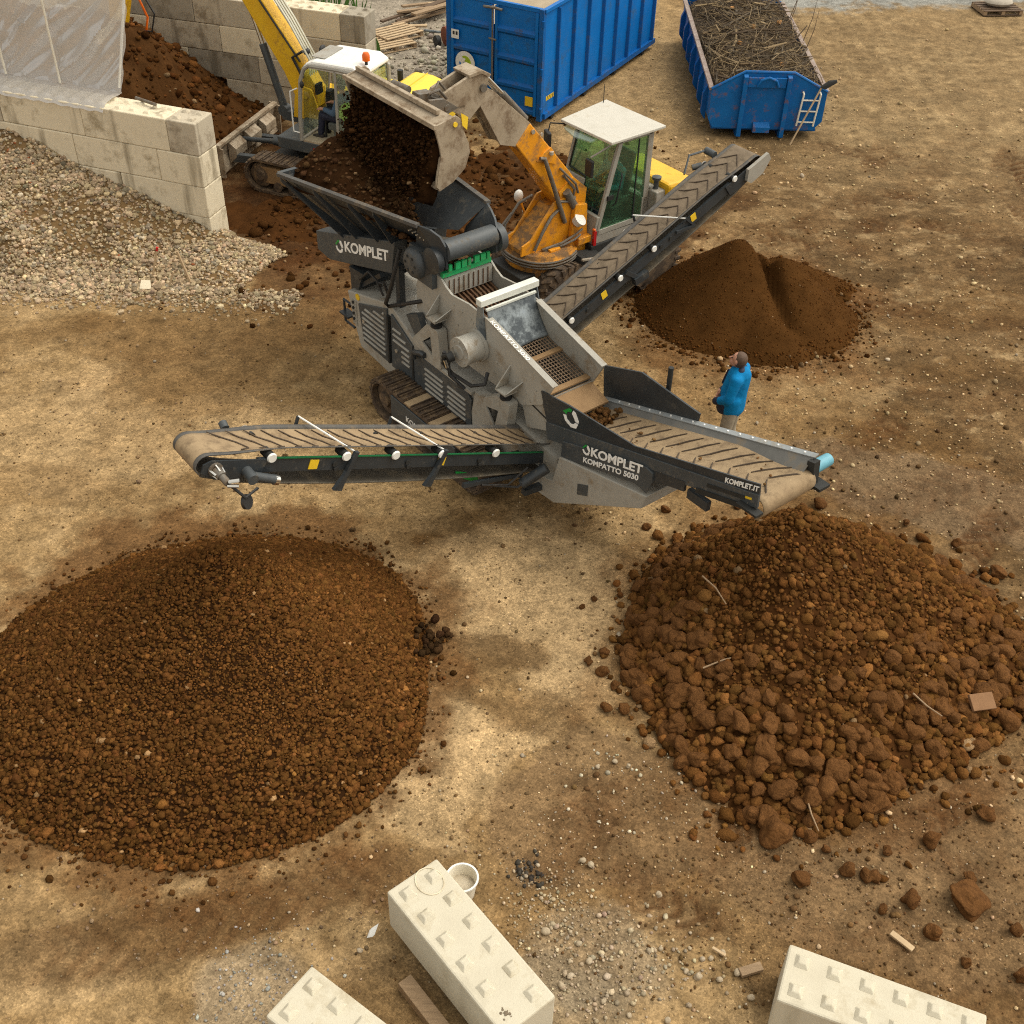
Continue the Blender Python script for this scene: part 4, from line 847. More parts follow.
c2 = thing('skip_container', 'low open blue container heaped with cut branches and a ladder on its end', 'container', (4.23, 26.2, 0), 0)
W2_, L2 = 2.6, 6.4
fp = [(.0, .42), (.0, 1.1), (.71, 1.5), (1.80, 1.5), (2.6, 1.1), (2.6, .42), (2.42, .22), (.12, .22)]
MB().prism(*xz(fp, 0, .05)).build('end_wall', 'bluerust', c2)
MB().prism([(x, L2, z) for x, z in fp], (0, .05, 0)).build('end_wall', 'bluerust', c2)
k = MB(); k.b2(0, .045, .051, L2 - .001, .42, 1.06); k.prism([(0, .051, .419), (.045, .051, .419), (.16, .051, .22), (.12, .051, .22)], (0, L2 - .06, 0)); k.build('side_wall', 'bluerust', c2)
k = MB(); k.b2(W2_ - .045, W2_, .051, L2 - .001, .42, 1.06); k.prism([(2.6, .051, .419), (2.555, .051, .419), (2.38, .051, .22), (2.42, .051, .22)], (0, L2 - .06, 0)); k.build('side_wall', 'bluerust', c2)
k = MB(); k.b2(.1, 2.5, .06, L2 - .01, .17, .23); k.build('floor', 'dblue', c2)
for x in (0, W2_): k = MB(); k.b2(x - .055, x + .055, .02, L2, 1.06, 1.12); k.build('top_rail', 'rim', c2, .008)
MB().tube([(.0, .02, 1.1), (.71, .02, 1.5), (1.8, .02, 1.5), (2.6, .02, 1.1)], .035, 8).build('end_rim', 'bluerust', c2)
for i in range(7):
    y = .5 + i * .9
    for x, s in ((0, -1), (W2_, 1)): MB().prism([(x, y, .2), (x + s * .11, y, .35), (x + s * .11, y, .8), (x, y, 1.05)], (0, .14, 0)).build('side_rib', 'dblue', c2)
for x in (.72, 1.70):
    k = MB(); k.prism([(x - .05, -.001, 1.46), (x - .05, -.11, 1.42), (x - .05, -.11, .06), (x - .05, -.001, .02)], (.10, 0, 0)); k.build('skid_post', 'bluerust', c2, .008)
    k = MB(); k.b2(x - .05, x + .05, .06, L2, .02, .165); k.build('skid', 'dblue', c2)
k = MB(); k.b2(.78, 1.64, -.07, -.002, 1.18, 1.40); k.build('end_beam', 'bluerust', c2, .01)
MB().tube([(1.0, -.10, 1.22), (1.06, -.13, 1.36), (1.22, -.14, 1.43), (1.4, -.13, 1.36), (1.46, -.10, 1.22)], .032, 8).build('lifting_hook', 'bluerust', c2)
k = MB(); k.prism([(1.03, -.002, .38), (1.03, -.13, .30), (1.03, -.13, .17), (1.03, -.002, .14)], (.38, 0, 0)); k.build('step_box', 'bluerust', c2, .008)
ld = MB()
for x in (2.02, 2.40): ld.tube([(x, -.05, .33), (x + .05, -.06, 1.06), (x + .03, -.02, 1.1)], .022, 8)
for z in (.42, .67, .92): ld.tube([(2.02 + (z - .33) * .07, -.055, z), (2.40 + (z - .33) * .07, -.055, z)], .018, 8)
ld.build('ladder', 'plasticwhite', c2)
sh_ = thing('shovel', 'wooden handled shovel leaning head up against the low blue container', 'shovel', (6.12, 25.86, 0))
MB().tube([(0, 0, .0), (.55, .25, 1.28)], .02, 8).build('shaft', 'palewood', sh_)
MB().prism([(.48, .16, 1.26), (.60, .16, 1.22), (.85, .19, 1.37), (.83, .2, 1.41), (.66, .2, 1.38)], (0, .025, .02)).build('blade', 'dark', sh_)
# brushwood
base = MB(); base.grid(lambda i, j: (4.3 + 2.46 * i / 14, 26.3 + 6.2 * j / 40, .95 + .28 * math.sin(math.pi * i / 14) + .25 * float(vnoise(i * .6, j * .5, 8)) - .1), 15, 41)
bw = thing('brushwood', 'tangled load of cut branches and twigs filling the low blue container', 'branches', (0, 0, 0)); bw['kind'] = 'stuff'
base.build('leaf_litter', mat('twig_litter', (.10, .065, .03), (.03, .018, .009), .95, scale=9, bump=.9, bscale=18), bw)
bs = [MB(), MB(), MB(), MB()]; rb = random.Random(5)
for i in range(1500):
    x = rb.uniform(4.35, 6.7); y = rb.uniform(26.3, 32.5); z = 1.0 + .30 * math.sin(math.pi * (x - 4.23) / 2.6) + rb.uniform(-.08, .22)
    a = rb.gauss(1.45, .8); Lb = rb.uniform(.3, 1.5) * (1.5 if i < 60 else 1); r = rb.uniform(.005, .011) if i > 110 else rb.uniform(.014, .034)
    el = rb.gauss(0, .14); d = V((math.cos(a) * math.cos(el), math.sin(a) * math.cos(el), math.sin(el)))
    p = V((x, y, z)) - d * Lb / 2; q_ = V((x, y, z)) + d * Lb / 2; mid = V((x, y, z)) + V((rb.gauss(0, .06), rb.gauss(0, .06), rb.gauss(0, .04)))
    for e in (p, q_, mid): e.x = min(max(e.x, 4.33), 6.72); e.y = max(e.y, 26.28)
    bs[i % 4].tube([p, mid, q_], [r, r * .8, r * .45], 5)
for b_, c_ in zip(bs, ((.15, .098, .045), (.075, .046, .022), (.27, .19, .095), (.11, .082, .05))): b_.build('branches', mat('branch_bark', c_, tuple(v * .7 for v in c_), .9, scale=5), bw)
bo = MB()
for x, y in ((5.6, 29.8), (5.9, 27.2), (5.25, 31.2), (6.3, 30.2), (5.1, 28.6)): bo.cyl((x, y, 1.34), (x + .05, y - .06, 1.36), .05, n=12)
bo.build('cut_ends', mat('fresh_cut_wood', (.6, .3, .1), (.45, .22, .07), .8), bw)
tw = MB()
for x, y in ((6.75, 31), (6.7, 28.5), (6.5, 30), (6.8, 29.3)): tw.tube([(x, y, 1.2), (x + .15, y + .1, 1.7), (x + .22, y + .25, 2.1)], [.012, .009, .004], 5)
tw.build('upright_twigs', 'darkwood', bw)

# ================================================================== FAR CLUTTER
def pallet(loc, rz, label, m='palewood', cat='pallet', group=None):
    t = thing('wooden_pallet', label, cat, loc, rz, group)
    k = MB()
    for i in range(6): k.b2(-.6, .6, -.4 + .8 * i / 5 - .045, -.4 + .8 * i / 5 + .045, .118, .14)
    k.build('deck_boards', m, t)
    k = MB()
    for x in (-.55, 0, .55): k.b2(x - .05, x + .05, -.44, .44, .022, .117)
    k.build('bearers', 'wood', t)
    k = MB()
    for y in (-.4, 0, .4): k.b2(-.6, .6, y - .05, y + .05, .0, .02)
    k.build('base_boards', m, t); return t
pallet((-3.62, 31.6, 0), R(35), 'lower pale wooden pallet lying behind the rear wall end')
pallet((-3.5, 32.3, .05), R(42), 'pale wooden pallet lying further back beside the timber heap')
pallet((13.9, 36.1, 0), R(8), 'dark wooden pallet at the far right carrying a pale sack', 'darkwood')
sk_ = MB(); sk_.ball((13.9, 36.1, .26), (.42, .3, .13), 8); o = sk_.build('filled_sack', mat('sack_cloth', (.42, .37, .30), (.32, .28, .22), .9)); tag(o, 'pale filled sack lying on the far right pallet', 'sack')
rt2 = random.Random(2)
for i in range(11):
    x, y = -3.0 + rt2.uniform(-.5, .75), 33.7 + rt2.uniform(-.9, 1.1); a = R(50) + rt2.gauss(0, .25); Lq = rt2.uniform(.9, 1.9); z = .06 + .05 * (i // 2)
    d = V((math.cos(a), math.sin(a), rt2.uniform(-.05, .08))) * Lq / 2
    tag(MB().beam(V((x, y, z + .03)) - d, V((x, y, z + .03)) + d, rt2.uniform(.1, .2), .05).build('timber_plank', ('wood', 'darkwood', 'wood', 'palewood')[i % 4]), 'old brown plank in the timber heap left of the tall blue container', 'plank', 'planks heaped by the tall container')
tag(MB().tube([(-2.75, 32.6, .12), (-2.0, 32.35, .14)], .035, 8).build('steel_pipe', 'galv'), 'grey steel pipe lying between the timber heap and tall container', 'pipe')
rb_ = thing('rusty_hoist', 'rust red drum with dark wheel lying beside the tall blue container', 'scrap', (-2.05, 31.9, 0))
k = MB(); k.cyl((-.1, -.1, .25), (.3, .12, .25), .24, n=18); k.build('drum', mat('red_rust', (.25, .07, .025), (.16, .045, .02), .85), rb_)
k = MB(); k.cyl((-.34, -.2, .14), (-.24, -.14, .14), .14, n=14); k.build('wheel', 'dark', rb_)
k = MB(); k.box((-2.75, 36.0, .3), (1.1, .7, .6)); tag(k.build('concrete_lump', 'wallblock2', None, .06), 'rough grey concrete lump at the top edge behind the timber heap', 'concrete')
wd = MB(); rg_ = random.Random(8)
for i in range(170):
    x, y = -5.0 + rg_.gauss(0, .6), 28.3 + rg_.gauss(0, .25); h = rg_.uniform(1.6, 2.6); lx, ly = rg_.gauss(0, .18), rg_.gauss(0, .15); w_ = rg_.uniform(.03, .06)
    wd.add([(x - w_, y, 0), (x + w_, y, 0), (x + lx + w_ * .8, y + ly, h * .7), (x + lx - w_ * .8, y + ly, h * .7)], [(0, 1, 2, 3)]); wd.add([(x + lx - w_ * .8, y + ly, h * .7), (x + lx + w_ * .8, y + ly, h * .7), (x + lx * 1.8, y + ly * 1.8, h)], [(0, 1, 2)])
tag(wd.build('tall_grass', mat('green_blades', (.09, .20, .03), (.05, .12, .02), .7)), 'clump of green grass growing up behind the rear block wall', 'grass', kind='stuff')
# stakes and plate in the gravel heap
def gz(x, y): return float(gh(np.array([x]), np.array([y]))[0])
for p, q_, lab in (((-6.70, 18.9), (.17, .02, .48), 'leaning wooden stake with a red tip in the gravel heap'), ((-5.95, 18.75), (-.17, .03, .62), 'longest plain wooden stake leaning left in the gravel heap'), ((-6.35, 18.62), (.14, .02, .3), 'shortest wooden stake standing in the gravel heap')):
    z = max(gz(*p), 0); o = MB().beam((p[0], p[1], z - .05), (p[0] + q_[0], p[1] + q_[1], z + q_[2]), .035, .035).build('wooden_stake', 'palewood'); tag(o, lab, 'stake', 'stakes in the gravel heap')
    if 'red' in lab:
        MB().beam((p[0] + q_[0], p[1] + q_[1], z + q_[2] + .002), (p[0] + q_[0] * 1.12, p[1] + q_[1] * 1.12, z + q_[2] * 1.14), .042, .042).build('red_tip', 'red', o)
tag(MB().prism([(-6.83, 18.50, .03), (-6.62, 18.50, .03), (-6.66, 18.66, .12), (-6.82, 18.66, .12)], (0, -.015, .02)).build('flat_slab', 'wallblock'), 'small flat pale slab at the foot of the gravel heap', 'slab')
# ================================================================== SCREENING MACHINE  (local x: towards the coarse belt, y: away from the near side)
AX = R(-51)
sc_ = thing('mobile_screener', 'grey and charcoal tracked soil screener with three raised conveyor belts', 'screening machine', (0, 13, 0), AX)
YC = .555
def side_pair(f):
    for s in (0, 1): f(s)
# ---- tracks
def track(y0, y1, x0, x1, zt, parent, shoes, clean=(), nm='track', rad=None, shoe='trackpad', grow=.035, cleanm='padclean'):
    t = MB(); r = zt / 2 - .03; zc = zt / 2
    cx0, cx1 = x0 + zt / 2, x1 - zt / 2
    path = []
    per = 2 * (cx1 - cx0) + 2 * math.pi * r
    def at(s):
        s = s % per
        if s < cx1 - cx0: return (cx0 + s, zc + r), 0
        s -= cx1 - cx0
        if s < math.pi * r: a = s / r; return (cx1 + r * math.sin(a), zc + r * math.cos(a)), -a
        s -= math.pi * r
        if s < cx1 - cx0: return (cx1 - s, zc - r), math.pi
        s -= cx1 - cx0; a = s / r; return (cx0 - r * math.sin(a), zc - r * math.cos(a)), math.pi - a
    base = MB(); pts = [at(per * i / 60)[0] for i in range(60)]; inn = [(cx0 + (x - cx0) if cx0 < x < cx1 else x, z) for x, z in pts]
    ring = []
    for (x, z) in pts:
        c_ = min(max(x, cx0), cx1); d = V((x - c_, 0, z - zc)); k = max(0, d.length - .03) / max(d.length, 1e-6); ring.append((c_ + d.x * k, zc + d.z * k))
    vs = [(x, y0, z) for x, z in pts] + [(x, y1, z) for x, z in pts] + [(x, y0, z) for x, z in ring] + [(x, y1, z) for x, z in ring]
    n = 60; fs = []
    for i in range(n):
        j = (i + 1) % n; fs += [(i, j, n + j, n + i), (2 * n + i, 3 * n + i, 3 * n + j, 2 * n + j), (i, 2 * n + i, 2 * n + j, j), (n + i, n + j, 3 * n + j, 3 * n + i)]
    base.add(vs, fs)
    o = base.build(nm, 'trackpad', parent)
    pads = MB(); cl = MB()
    for i in range(shoes):
        (x, z), a = at(per * (i + .5) / shoes); M3 = Matrix.Rotation(-a, 3, 'Y')
        L_ = per / shoes
        tgt = cl if i in clean else pads
        nrm = M3 @ V((0, 0, 1))
        tgt.box(V((x, (y0 + y1) / 2, z)) + nrm * .012, (L_ * .9, y1 - y0 + .01, .024), M3)
        for k in ((-.32, .32) if i not in clean else ()): tgt.box(V((x, (y0 + y1) / 2, z)) + nrm * (.02 + grow / 2) + M3 @ V((L_ * k, 0, 0)), (.016, y1 - y0, grow), M3)
    pads.build('track_shoes', shoe, o)
    if clean: cl.build('clean_shoes', cleanm, o)
    return o, cx0, cx1, zc, r
for y0, y1 in ((-.47, -.05), (1.16, 1.58)):
    o, a0, a1, zc, r = track(y0, y1, -3.03, -.15, .68, sc_, 40, clean=(4, 8, 12))
    yo = y0 - .004 if y0 < 0 else y1 + .004
    k = MB(); k.b2(-2.42, -.75, y0 - .012 if y0 < 0 else y0 + .05, y1 - .05 if y0 < 0 else y1 + .012, .18, .60); k.build('track_frame', 'char2', o, .01)
    for cx in (a0, a1):
        k = MB(); k.lathe((cx, y0 + .03, zc), (0, 1, 0), [(0, .05), (0, .12), (.05, .13), (.06, .25), (.30, .25), (.31, .13), (.36, .12), (.36, .05)], 24); k.build('idler_wheel', 'trackpad', o)
text('KOMPLET', 'frame_lettering', (-2.0, -.4835, .36), (1, 0, 0), (0, 0, 1), .09, .62, 'letter', sc_)
# ---- chassis hull
hull = [(-4.32, 1.36), (-3.06, 1.70), (-2.36, 1.34), (-.5, 1.30), (-.5, .5), (-3.25, .39), (-4.02, .46), (-4.2, .9)]
MB().prism([(x, .0, z) for x, z in hull], (0, 1.11, 0)).build('chassis', 'greige', sc_, .02)
k = MB(); k.prism([(-.5, .1, 1.25), (.8, .1, 1.1), (.9, .1, .6), (-.5, .1, .5)], (0, .9, 0)); k.build('rear_frame', 'greige', sc_)
# engine doors with louvres
def door(poly, y, strips, nm='engine_door'):
    o = MB().prism([(x, y, z) for x, z in poly], (0, .03, 0)).build(nm, 'char2', sc_, .008)
    s = MB()
    for x0, x1, z in strips:
        s.prism([(x0, y - .002, z - .022), (x1, y - .002, z - .022), (x1, y - .002, z + .006), (x0, y - .002, z + .006)], (0, .02, 0))
        s.prism([(x0, y - .001, z + .006), (x1, y - .001, z + .006), (x1, y - .022, z - .006), (x0, y - .022, z - .006)], (0, .004, .012))
    s.build('louvres', 'cabgrey', o); return o
d1 = [(-3.96, 1.30), (-3.12, 1.60), (-3.14, .63), (-3.86, .66)]
st = []
for i in range(9):
    z = .74 + .092 * i; xl = max(-3.82, -3.90 + (z - 1.26) / .357 * 1.0 + .06) if z > 1.26 else -3.84; st.append((xl, -3.2, z))
door(d1, -.032, st)
d2 = [(-3.01, 1.57), (-2.45, 1.28), (-2.46, .63), (-3.05, .61)]
door(d2, -.032, [(-2.96, -2.74, 1.34), (-2.96, -2.62, 1.24), (-2.96, -2.53, 1.14), (-2.74, -2.53, 1.04), (-2.74, -2.53, .95), (-2.74, -2.53, .86)])
k = MB(); k.cyl((-2.88, -.055, .98), (-2.88, -.02, .98), .03); k.cyl((-3.80, -.055, 1.06), (-3.80, -.02, 1.06), .03); k.build('door_latches', 'brass', sc_)
k = MB()
for x in (-3.085, -2.42): k.b2(x - .022, x + .022, -.06, .0, .66, 1.5 if x < -3 else 1.2)
k.build('door_seals', 'dark', sc_)
d3 = [(-2.18, 1.24), (-1.02, 1.24), (-.93, 1.14), (-.93, .66), (-2.2, .60)]
door([(x, z) for x, z in d3], -.055, [(-2.08, -1.62, .74 + .088 * i) for i in range(5)] + [(-1.5, -1.06, .74 + .088 * i) for i in range(5)], 'side_panel')
k = MB(); k.b2(-2.42, -2.19, -.045, -.002, .6, 1.2); k.build('filler_panel', 'char2', sc_)
k = MB(); k.b2(-2.1, -.92, -.06, .12, 1.25, 1.31); k.build('side_ledge', 'greige', sc_, .01)
k = MB()
for z in (1.22, 1.12, 1.02, .92): k.cyl((-4.12, -.02, z), (-4.12, .01, z), .03, n=10)
k.b2(-4.19, -4.06, -.012, .0, .84, 1.28); k.build('control_panel', 'cabgrey', sc_)
k = MB()
for z in (1.24, 1.14, 1.04, .94): k.cyl((-4.13, -.035, z), (-4.13, -.011, z), .026, n=10)
k.build('control_knobs', 'dark', sc_)
k = MB(); k.tube([(-4.22, .02, 1.12), (-4.45, .0, 1.14), (-4.45, .0, .75), (-4.2, .02, .72)], .022, 8); k.b2(-4.46, -4.2, -.1, .06, .92, .95); k.build('rear_step', 'char', sc_)
disc2 = MB().cyl((-4.0, -.015, 1.385), (-4.0, .0, 1.385), .055); disc2.build('warning_label', 'sticker', sc_)
# ---- tail hull under the coarse belt
tail = [(.32, .66), (.55, .43), (.90, .46), (2.53, 1.46), (2.60, 1.70), (1.62, 1.46), (.96, 1.29), (.84, .82)]
MB().prism([(x, -.0, z) for x, z in tail], (0, 1.1, 0)).build('tail_hull', 'greige', sc_, .012)
k = MB(); k.prism([(1.36, -.006, 1.10), (1.56, -.006, 1.20), (1.56, -.006, 1.02), (1.36, -.006, .92)], (0, .008, 0)); k.build('hull_patch', 'char2', sc_)
# ---- feed hopper
hop = MB().prism([(-5.32, .08, 1.96), (-5.32, .08, 1.63), (-4.95, .08, 1.60), (-3.10, .08, 2.17), (-2.98, .08, 2.74)], (0, .24, 0)).build('hopper_frame', 'char2', sc_, .012)
MB().prism([(-5.32, 1.03, 1.96), (-5.32, 1.03, 1.63), (-4.95, 1.03, 1.60), (-3.10, 1.03, 2.17), (-2.98, 1.03, 2.74)], (0, -.24, 0)).build('hopper_frame', 'char2', sc_, .012)
k = MB(); k.prism([(-5.3, .32, 1.85), (-1.8, .32, 3.03), (-1.8, .32, 2.95), (-5.3, .32, 1.77)], (0, .47, 0)); k.build('feeder_belt', 'beltback', sc_)
text('KOMPLET', 'hopper_lettering', (-4.43, .078, 1.975), (1, 0, .30), (0, 0, 1), .175, 1.33, 'letter', hop, .03)
def logo(parent, cx, cz, w_, h_, y, tilt):
    """an upright six-sided ring: green upper left third, white right and lower sides"""
    o_ = [(-.5, .18), (-.12, .5), (.28, .46), (.5, .05), (.36, -.42), (.05, -.5), (-.32, -.3), (-.46, -.06)]
    def P(p, s): x = p[0] * s * w_; z = p[1] * s * h_; return (cx + x, y, cz + z + x * tilt)
    def arc(idx, nm, m, s0=1.0, s1=.62):
        MB().prism([P(o_[i % 8], s0) for i in idx] + [P(o_[i % 8], s1) for i in idx[::-1]], (0, .004, 0)).build(nm, m, parent)
    MB().prism([P(o_[0], 1.0), P(o_[1], 1.04), P((.05, .5), 1.0), P((.0, .34), 1.0), P((-.2, .28), 1), P(o_[0], .55)], (0, .004, 0)).build('emblem_leaf', 'lgreen', parent)
    MB().prism([P((.12, .5), 1), P(o_[2], 1), P(o_[3], 1), P((.47, -.08), 1), P((.25, -.02), 1), P((.26, .03), 1), P((.06, .30), 1)], (0, .004, 0)).build('emblem_arc', 'letter', parent)
    MB().prism([P((.46, -.14), 1), P(o_[4], 1), P(o_[5], 1), P(o_[6], 1), P((-.46, .0), 1), P((-.28, .04), 1), P((-.2, -.16), 1), P((.04, -.3), 1), P((.2, -.24), 1), P((.3, -.1), 1)], (0, .004, 0)).build('emblem_arc', 'letter', parent)
logo(hop, -4.60, 1.98, .24, .22, .076, .3)
# flared wing plates with gussets and a lip
def mirror_y(p, s): return (p[0], p[1], p[2]) if s == 0 else (p[0], 2 * YC - p[1], p[2])
TR_, TF = V((-5.12, -.57, 3.16)), V((-2.16, -.05, 3.37)); BR_, BF = V((-4.75, .27, 2.12)), V((-2.45, .24, 2.93))
for s in (0, 1):
    q4 = [mirror_y(p, s) for p in (TR_, TF, BF, BR_)]; off = V((0, .025 if s == 0 else -.025, -.01))
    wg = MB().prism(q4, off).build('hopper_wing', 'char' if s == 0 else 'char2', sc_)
    lip = MB(); a, b = V(mirror_y(TR_, s)), V(mirror_y(TF, s)); lip.beam(a, b, .075, .05); lip.build('wing_lip', 'galv' if False else 'beltside', wg)
    g = MB()
    for f0, f1 in ((.02, .12), (.27, .30), (.52, .57), (.70, .74)):
        pt_ = TR_.lerp(TF, f0); pb = BR_.lerp(BF, f1); o_ = V((0, -.13, -.10))
        quad = [pt_ + V((0, -.02, -.03)), pt_ + V((0, -.02, -.10)), pb + V((0, -.20, -.02)), pb + V((0, -.02, .0))]
        g.prism([mirror_y(p, s) for p in quad], (.03, 0, 0))
    g.build('gussets', 'char', wg)
    # curved front end of the wing
    fr = [(-2.16, -.05, 3.37), (-1.98, .02, 3.36), (-1.82, .07, 3.30), (-1.73, .10, 3.18), (-1.72, .11, 2.84), (-1.95, .12, 2.72), (-2.5, .13, 2.78), (-2.45, .10, 2.95)]
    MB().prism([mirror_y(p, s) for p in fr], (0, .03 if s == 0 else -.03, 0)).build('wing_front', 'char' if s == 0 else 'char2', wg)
    bt = MB()
    for i in range(9): p = V((-2.4 + .07 * i, -.02 + .015 * i, 3.2 - .012 * i)); p = V(mirror_y(p, s)); bt.cyl(p + V((0, -.03, 0)), p + V((0, .03, 0)), .012, n=8)
    bt.build('bolts', 'brass', wg)
rg_ = MB(); a, b = V((-5.12, -.57, 3.16)), V((-5.12, 1.68, 3.16)); rg_.prism([a, b, V((-4.75, .84, 2.12)), V((-4.75, .27, 2.12))], (.025, 0, -.01)); rg_.beam(a, b, .07, .05); rg_.build('rear_flap', 'char2', sc_)
# drum and bearings
k = MB(); k.lathe((-1.80, .13, 3.08), (0, 1, 0), [(0, .04), (0, .15), (.84, .15), (.84, .04)], 28); k.build('head_drum', 'char2', sc_)
k = MB(); k.lathe((-1.80, 1.0, 3.02), (0, 1, 0), [(0, .04), (0, .19), (.10, .20), (.12, .16), (.12, .05)], 24); k.build('drum_cap', 'char2', sc_)
k = MB(); k.lathe((-2.33, .06, 2.72), (0, -1, 0), [(0, .05), (0, .235), (.08, .235), (.13, .20), (.15, .17), (.15, .03)], 28); k.b2(-2.5, -1.95, .02, .10, 2.45, 2.95); k.build('drive_motor', 'char2', sc_)
k = MB()
for i in range(6): a = i * 1.05; k.cyl((-2.33 + .12 * math.cos(a), -.10, 2.72 + .12 * math.sin(a)), (-2.33 + .12 * math.cos(a), -.086, 2.72 + .12 * math.sin(a)), .022, n=8)
k.build('motor_bolts', 'dark', sc_)
k = MB(); k.prism([(-2.3, .0, 2.9), (-1.85, .0, 3.08), (-1.78, .0, 2.85), (-2.1, .0, 2.62)], (0, .09, 0)); k.lathe((-1.92, .09, 2.92), (0, -1, 0), [(0, .19), (.1, .19), (.12, .12), (.12, .02)], 22); k.build('bearing_housing', 'char', sc_)
for z, xx, dz, nm in ((2.675, -1.87, .035, 'scraper_bar'), (2.80, -1.80, .05, 'scraper_blade')):
    k = MB(); 
    if nm == 'scraper_bar': k.b2(xx - .03, xx + .03, .13, .98, z - dz, z + dz)
    else:
        for i in range(7): yy = .2 + .11 * i; k.b2(xx - .02, xx + .02, yy, yy + .085 * (1 if i % 3 else .6), z - dz, z + dz)
    k.build(nm, 'green', sc_)
k = MB(); k.b2(-2.1, -1.80, .145, .965, 2.36, 2.62); k.build('feed_beam', 'greige', sc_)
k = MB()
for i in range(9): k.b2(-1.80, -1.785, .2 + .085 * i, .21 + .085 * i, 2.38, 2.61)
k.build('beam_seams', 'rust', sc_)
# support legs under the hopper, hoses
k = MB()
for y in (.16, .95): k.beam((-3.0, y, 1.5), (-3.0, y, 2.35), .10, .10, (0, 1, 0)); k.beam((-4.35, y, 1.3), (-4.35, y, 1.78), .08, .08, (0, 1, 0)); k.beam((-4.3, y, 1.35), (-3.5, y, 1.95), .07, .07)
k.build('hopper_legs', 'char', sc_)
k = MB(); k.prism([(-4.25, .08, 1.4), (-4.35, .08, 1.75), (-3.95, .08, 1.78), (-4.1, .08, 1.45)], (0, .9, 0)); k.build('valve_box', 'char', sc_)
hs_ = MB()
hs_.tube([(-2.75, .02, 2.74), (-2.75, -.06, 2.5), (-2.83, -.10, 2.15), (-3.05, -.08, 1.75), (-3.08, -.02, 1.66), (-2.9, .0, 1.76), (-2.55, .04, 1.95), (-2.35, .12, 2.05)], .032, 8)
hs_.tube([(-3.45, .1, 1.8), (-3.3, -.02, 1.95), (-3.2, .0, 2.0), (-3.15, .05, 1.75)], .022, 6); hs_.tube([(-4.1, .1, 1.6), (-3.7, .04, 1.95), (-3.5, .05, 1.9), (-3.4, .1, 1.65)], .02, 6)
hs_.tube([(-1.18, -.33, 1.95), (-1.22, -.33, 1.75), (-1.1, -.25, 1.6), (-.75, -.18, 1.56), (-.55, -.1, 1.66), (-.62, .0, 1.78)], .028, 8); hs_.tube([(-1.12, -.32, 1.9), (-1.1, -.3, 1.6), (-.9, -.2, 1.45), (-1.15, -.12, 1.32)], .026, 8)
hs_.build('hydraulic_hoses', 'black', sc_)
# ---- screen box
def box_outline(): return [(-2.48, 1.86), (-2.48, 2.28), (-2.36, 2.56), (-2.18, 2.66), (-1.98, 2.67), (-1.86, 2.64), (-1.74, 2.56), (-1.60, 2.50), (-1.19, 2.545), (-.78, 2.51), (.65, 2.18), (.44, 1.80), (.03, 1.56), (-1.75, 1.55)]
for y, s in ((.105, 1), (1.01, -1)):
    o = MB().prism([(x, y, z) for x, z in box_outline()], (0, .03 * s, 0)).build('box_side_plate', 'greige', sc_)
    fl = MB(); fl.beam((-.76, y + .03 * s, 2.522), (.66, y + .03 * s, 2.192), .095, .014); fl.build('top_flange', 'cabgrey', o)
    bl = MB()
    rb_ = random.Random(3)
    for x, z in [(-1.55 + .2 * i, 2.38 - .02 * i) for i in range(4)] + [(-2.2, 1.75), (-1.9, 1.72), (-.55, 1.95), (-.35, 1.9), (-.15, 1.85), (.1, 1.8), (.3, 1.95), (-.4, 1.68), (.1, 1.62), (-1.45, 2.1), (-1.35, 1.95), (-1.5, 1.8), (.2, 1.72), (-.6, 1.75), (-.9, 2.4), (-1.1, 2.3)]:
        bl.cyl((x, y - .012 * s, z), (x, y, z), .017, n=8)
    bl.build('bolts', 'greige', o)
    if s == 1:
        L1, U1 = V((1.42, 0, -.33)).normalized(), V((0, 1, 0))
        text('KOMPATTO 5030', 'box_lettering', (-.70, .092, 2.517), L1, (0, 1, 0), .058, .84, 'white', o, .03)
k = MB(); k.b2(-2.49, -2.44, .136, .98, 1.86, 2.3); k.prism([(.44, .136, 1.80), (.03, .136, 1.56), (.03, .136, 1.60), (.44, .136, 1.84)], (0, .845, 0)); k.build('box_cross_members', 'greige', sc_)
# decks
def dz(x): return 2.06 - .232 * (x + .5)
k = MB(); k.prism([(-2.44, .136, dz(-2.44) - .1), (-.9, .136, dz(-.9) - .1), (-.9, .136, dz(-.9) - .13), (-2.44, .136, dz(-2.44) - .13)], (0, .845, 0)); k.build('upper_deck', 'rust', sc_)
k = MB()
for i in range(12): y = .17 + .07 * i; k.beam((-2.42, y, dz(-2.42) - .05), (-.9, y, dz(-.9) - .05), .028, .05)
for x in (-2.2, -1.75, -1.3): k.b2(x - .05, x + .05, .137, .98, dz(x) - .085, dz(x) - .06)
k.build('bar_grid', 'rust', sc_)
k = MB(); k.prism([(-.9, .137, dz(-.9) - .28), (.5, .137, dz(.5) - .22), (.5, .137, dz(.5) - .25), (-.9, .137, dz(-.9) - .31)], (0, .845, 0)); k.build('lower_deck', 'dark', sc_)
for x0, x1 in ((-.56, -.28), (-.19, .31)):
    k = MB(); n_ = int((x1 - x0) / .052)
    for i in range(n_ + 1): x = x0 + (x1 - x0) * i / n_; k.tube([(x, .14, dz(x)), (x, .98, dz(x))], .0075, 6)
    for j in range(17): y = .16 + .05 * j; k.tube([(x0, y, dz(x0) + .008), (x1, y, dz(x1) + .008)], .0075, 6)
    k.build('screen_mesh', 'wire', sc_)
k = MB()
for xm, w_ in ((-.235, .09), (.36, .10)): k.beam((xm, .14, dz(xm) + .01), (xm, .98, dz(xm) + .01), w_, .03)
k.build('mesh_clamps', 'tanplate', sc_, .006)
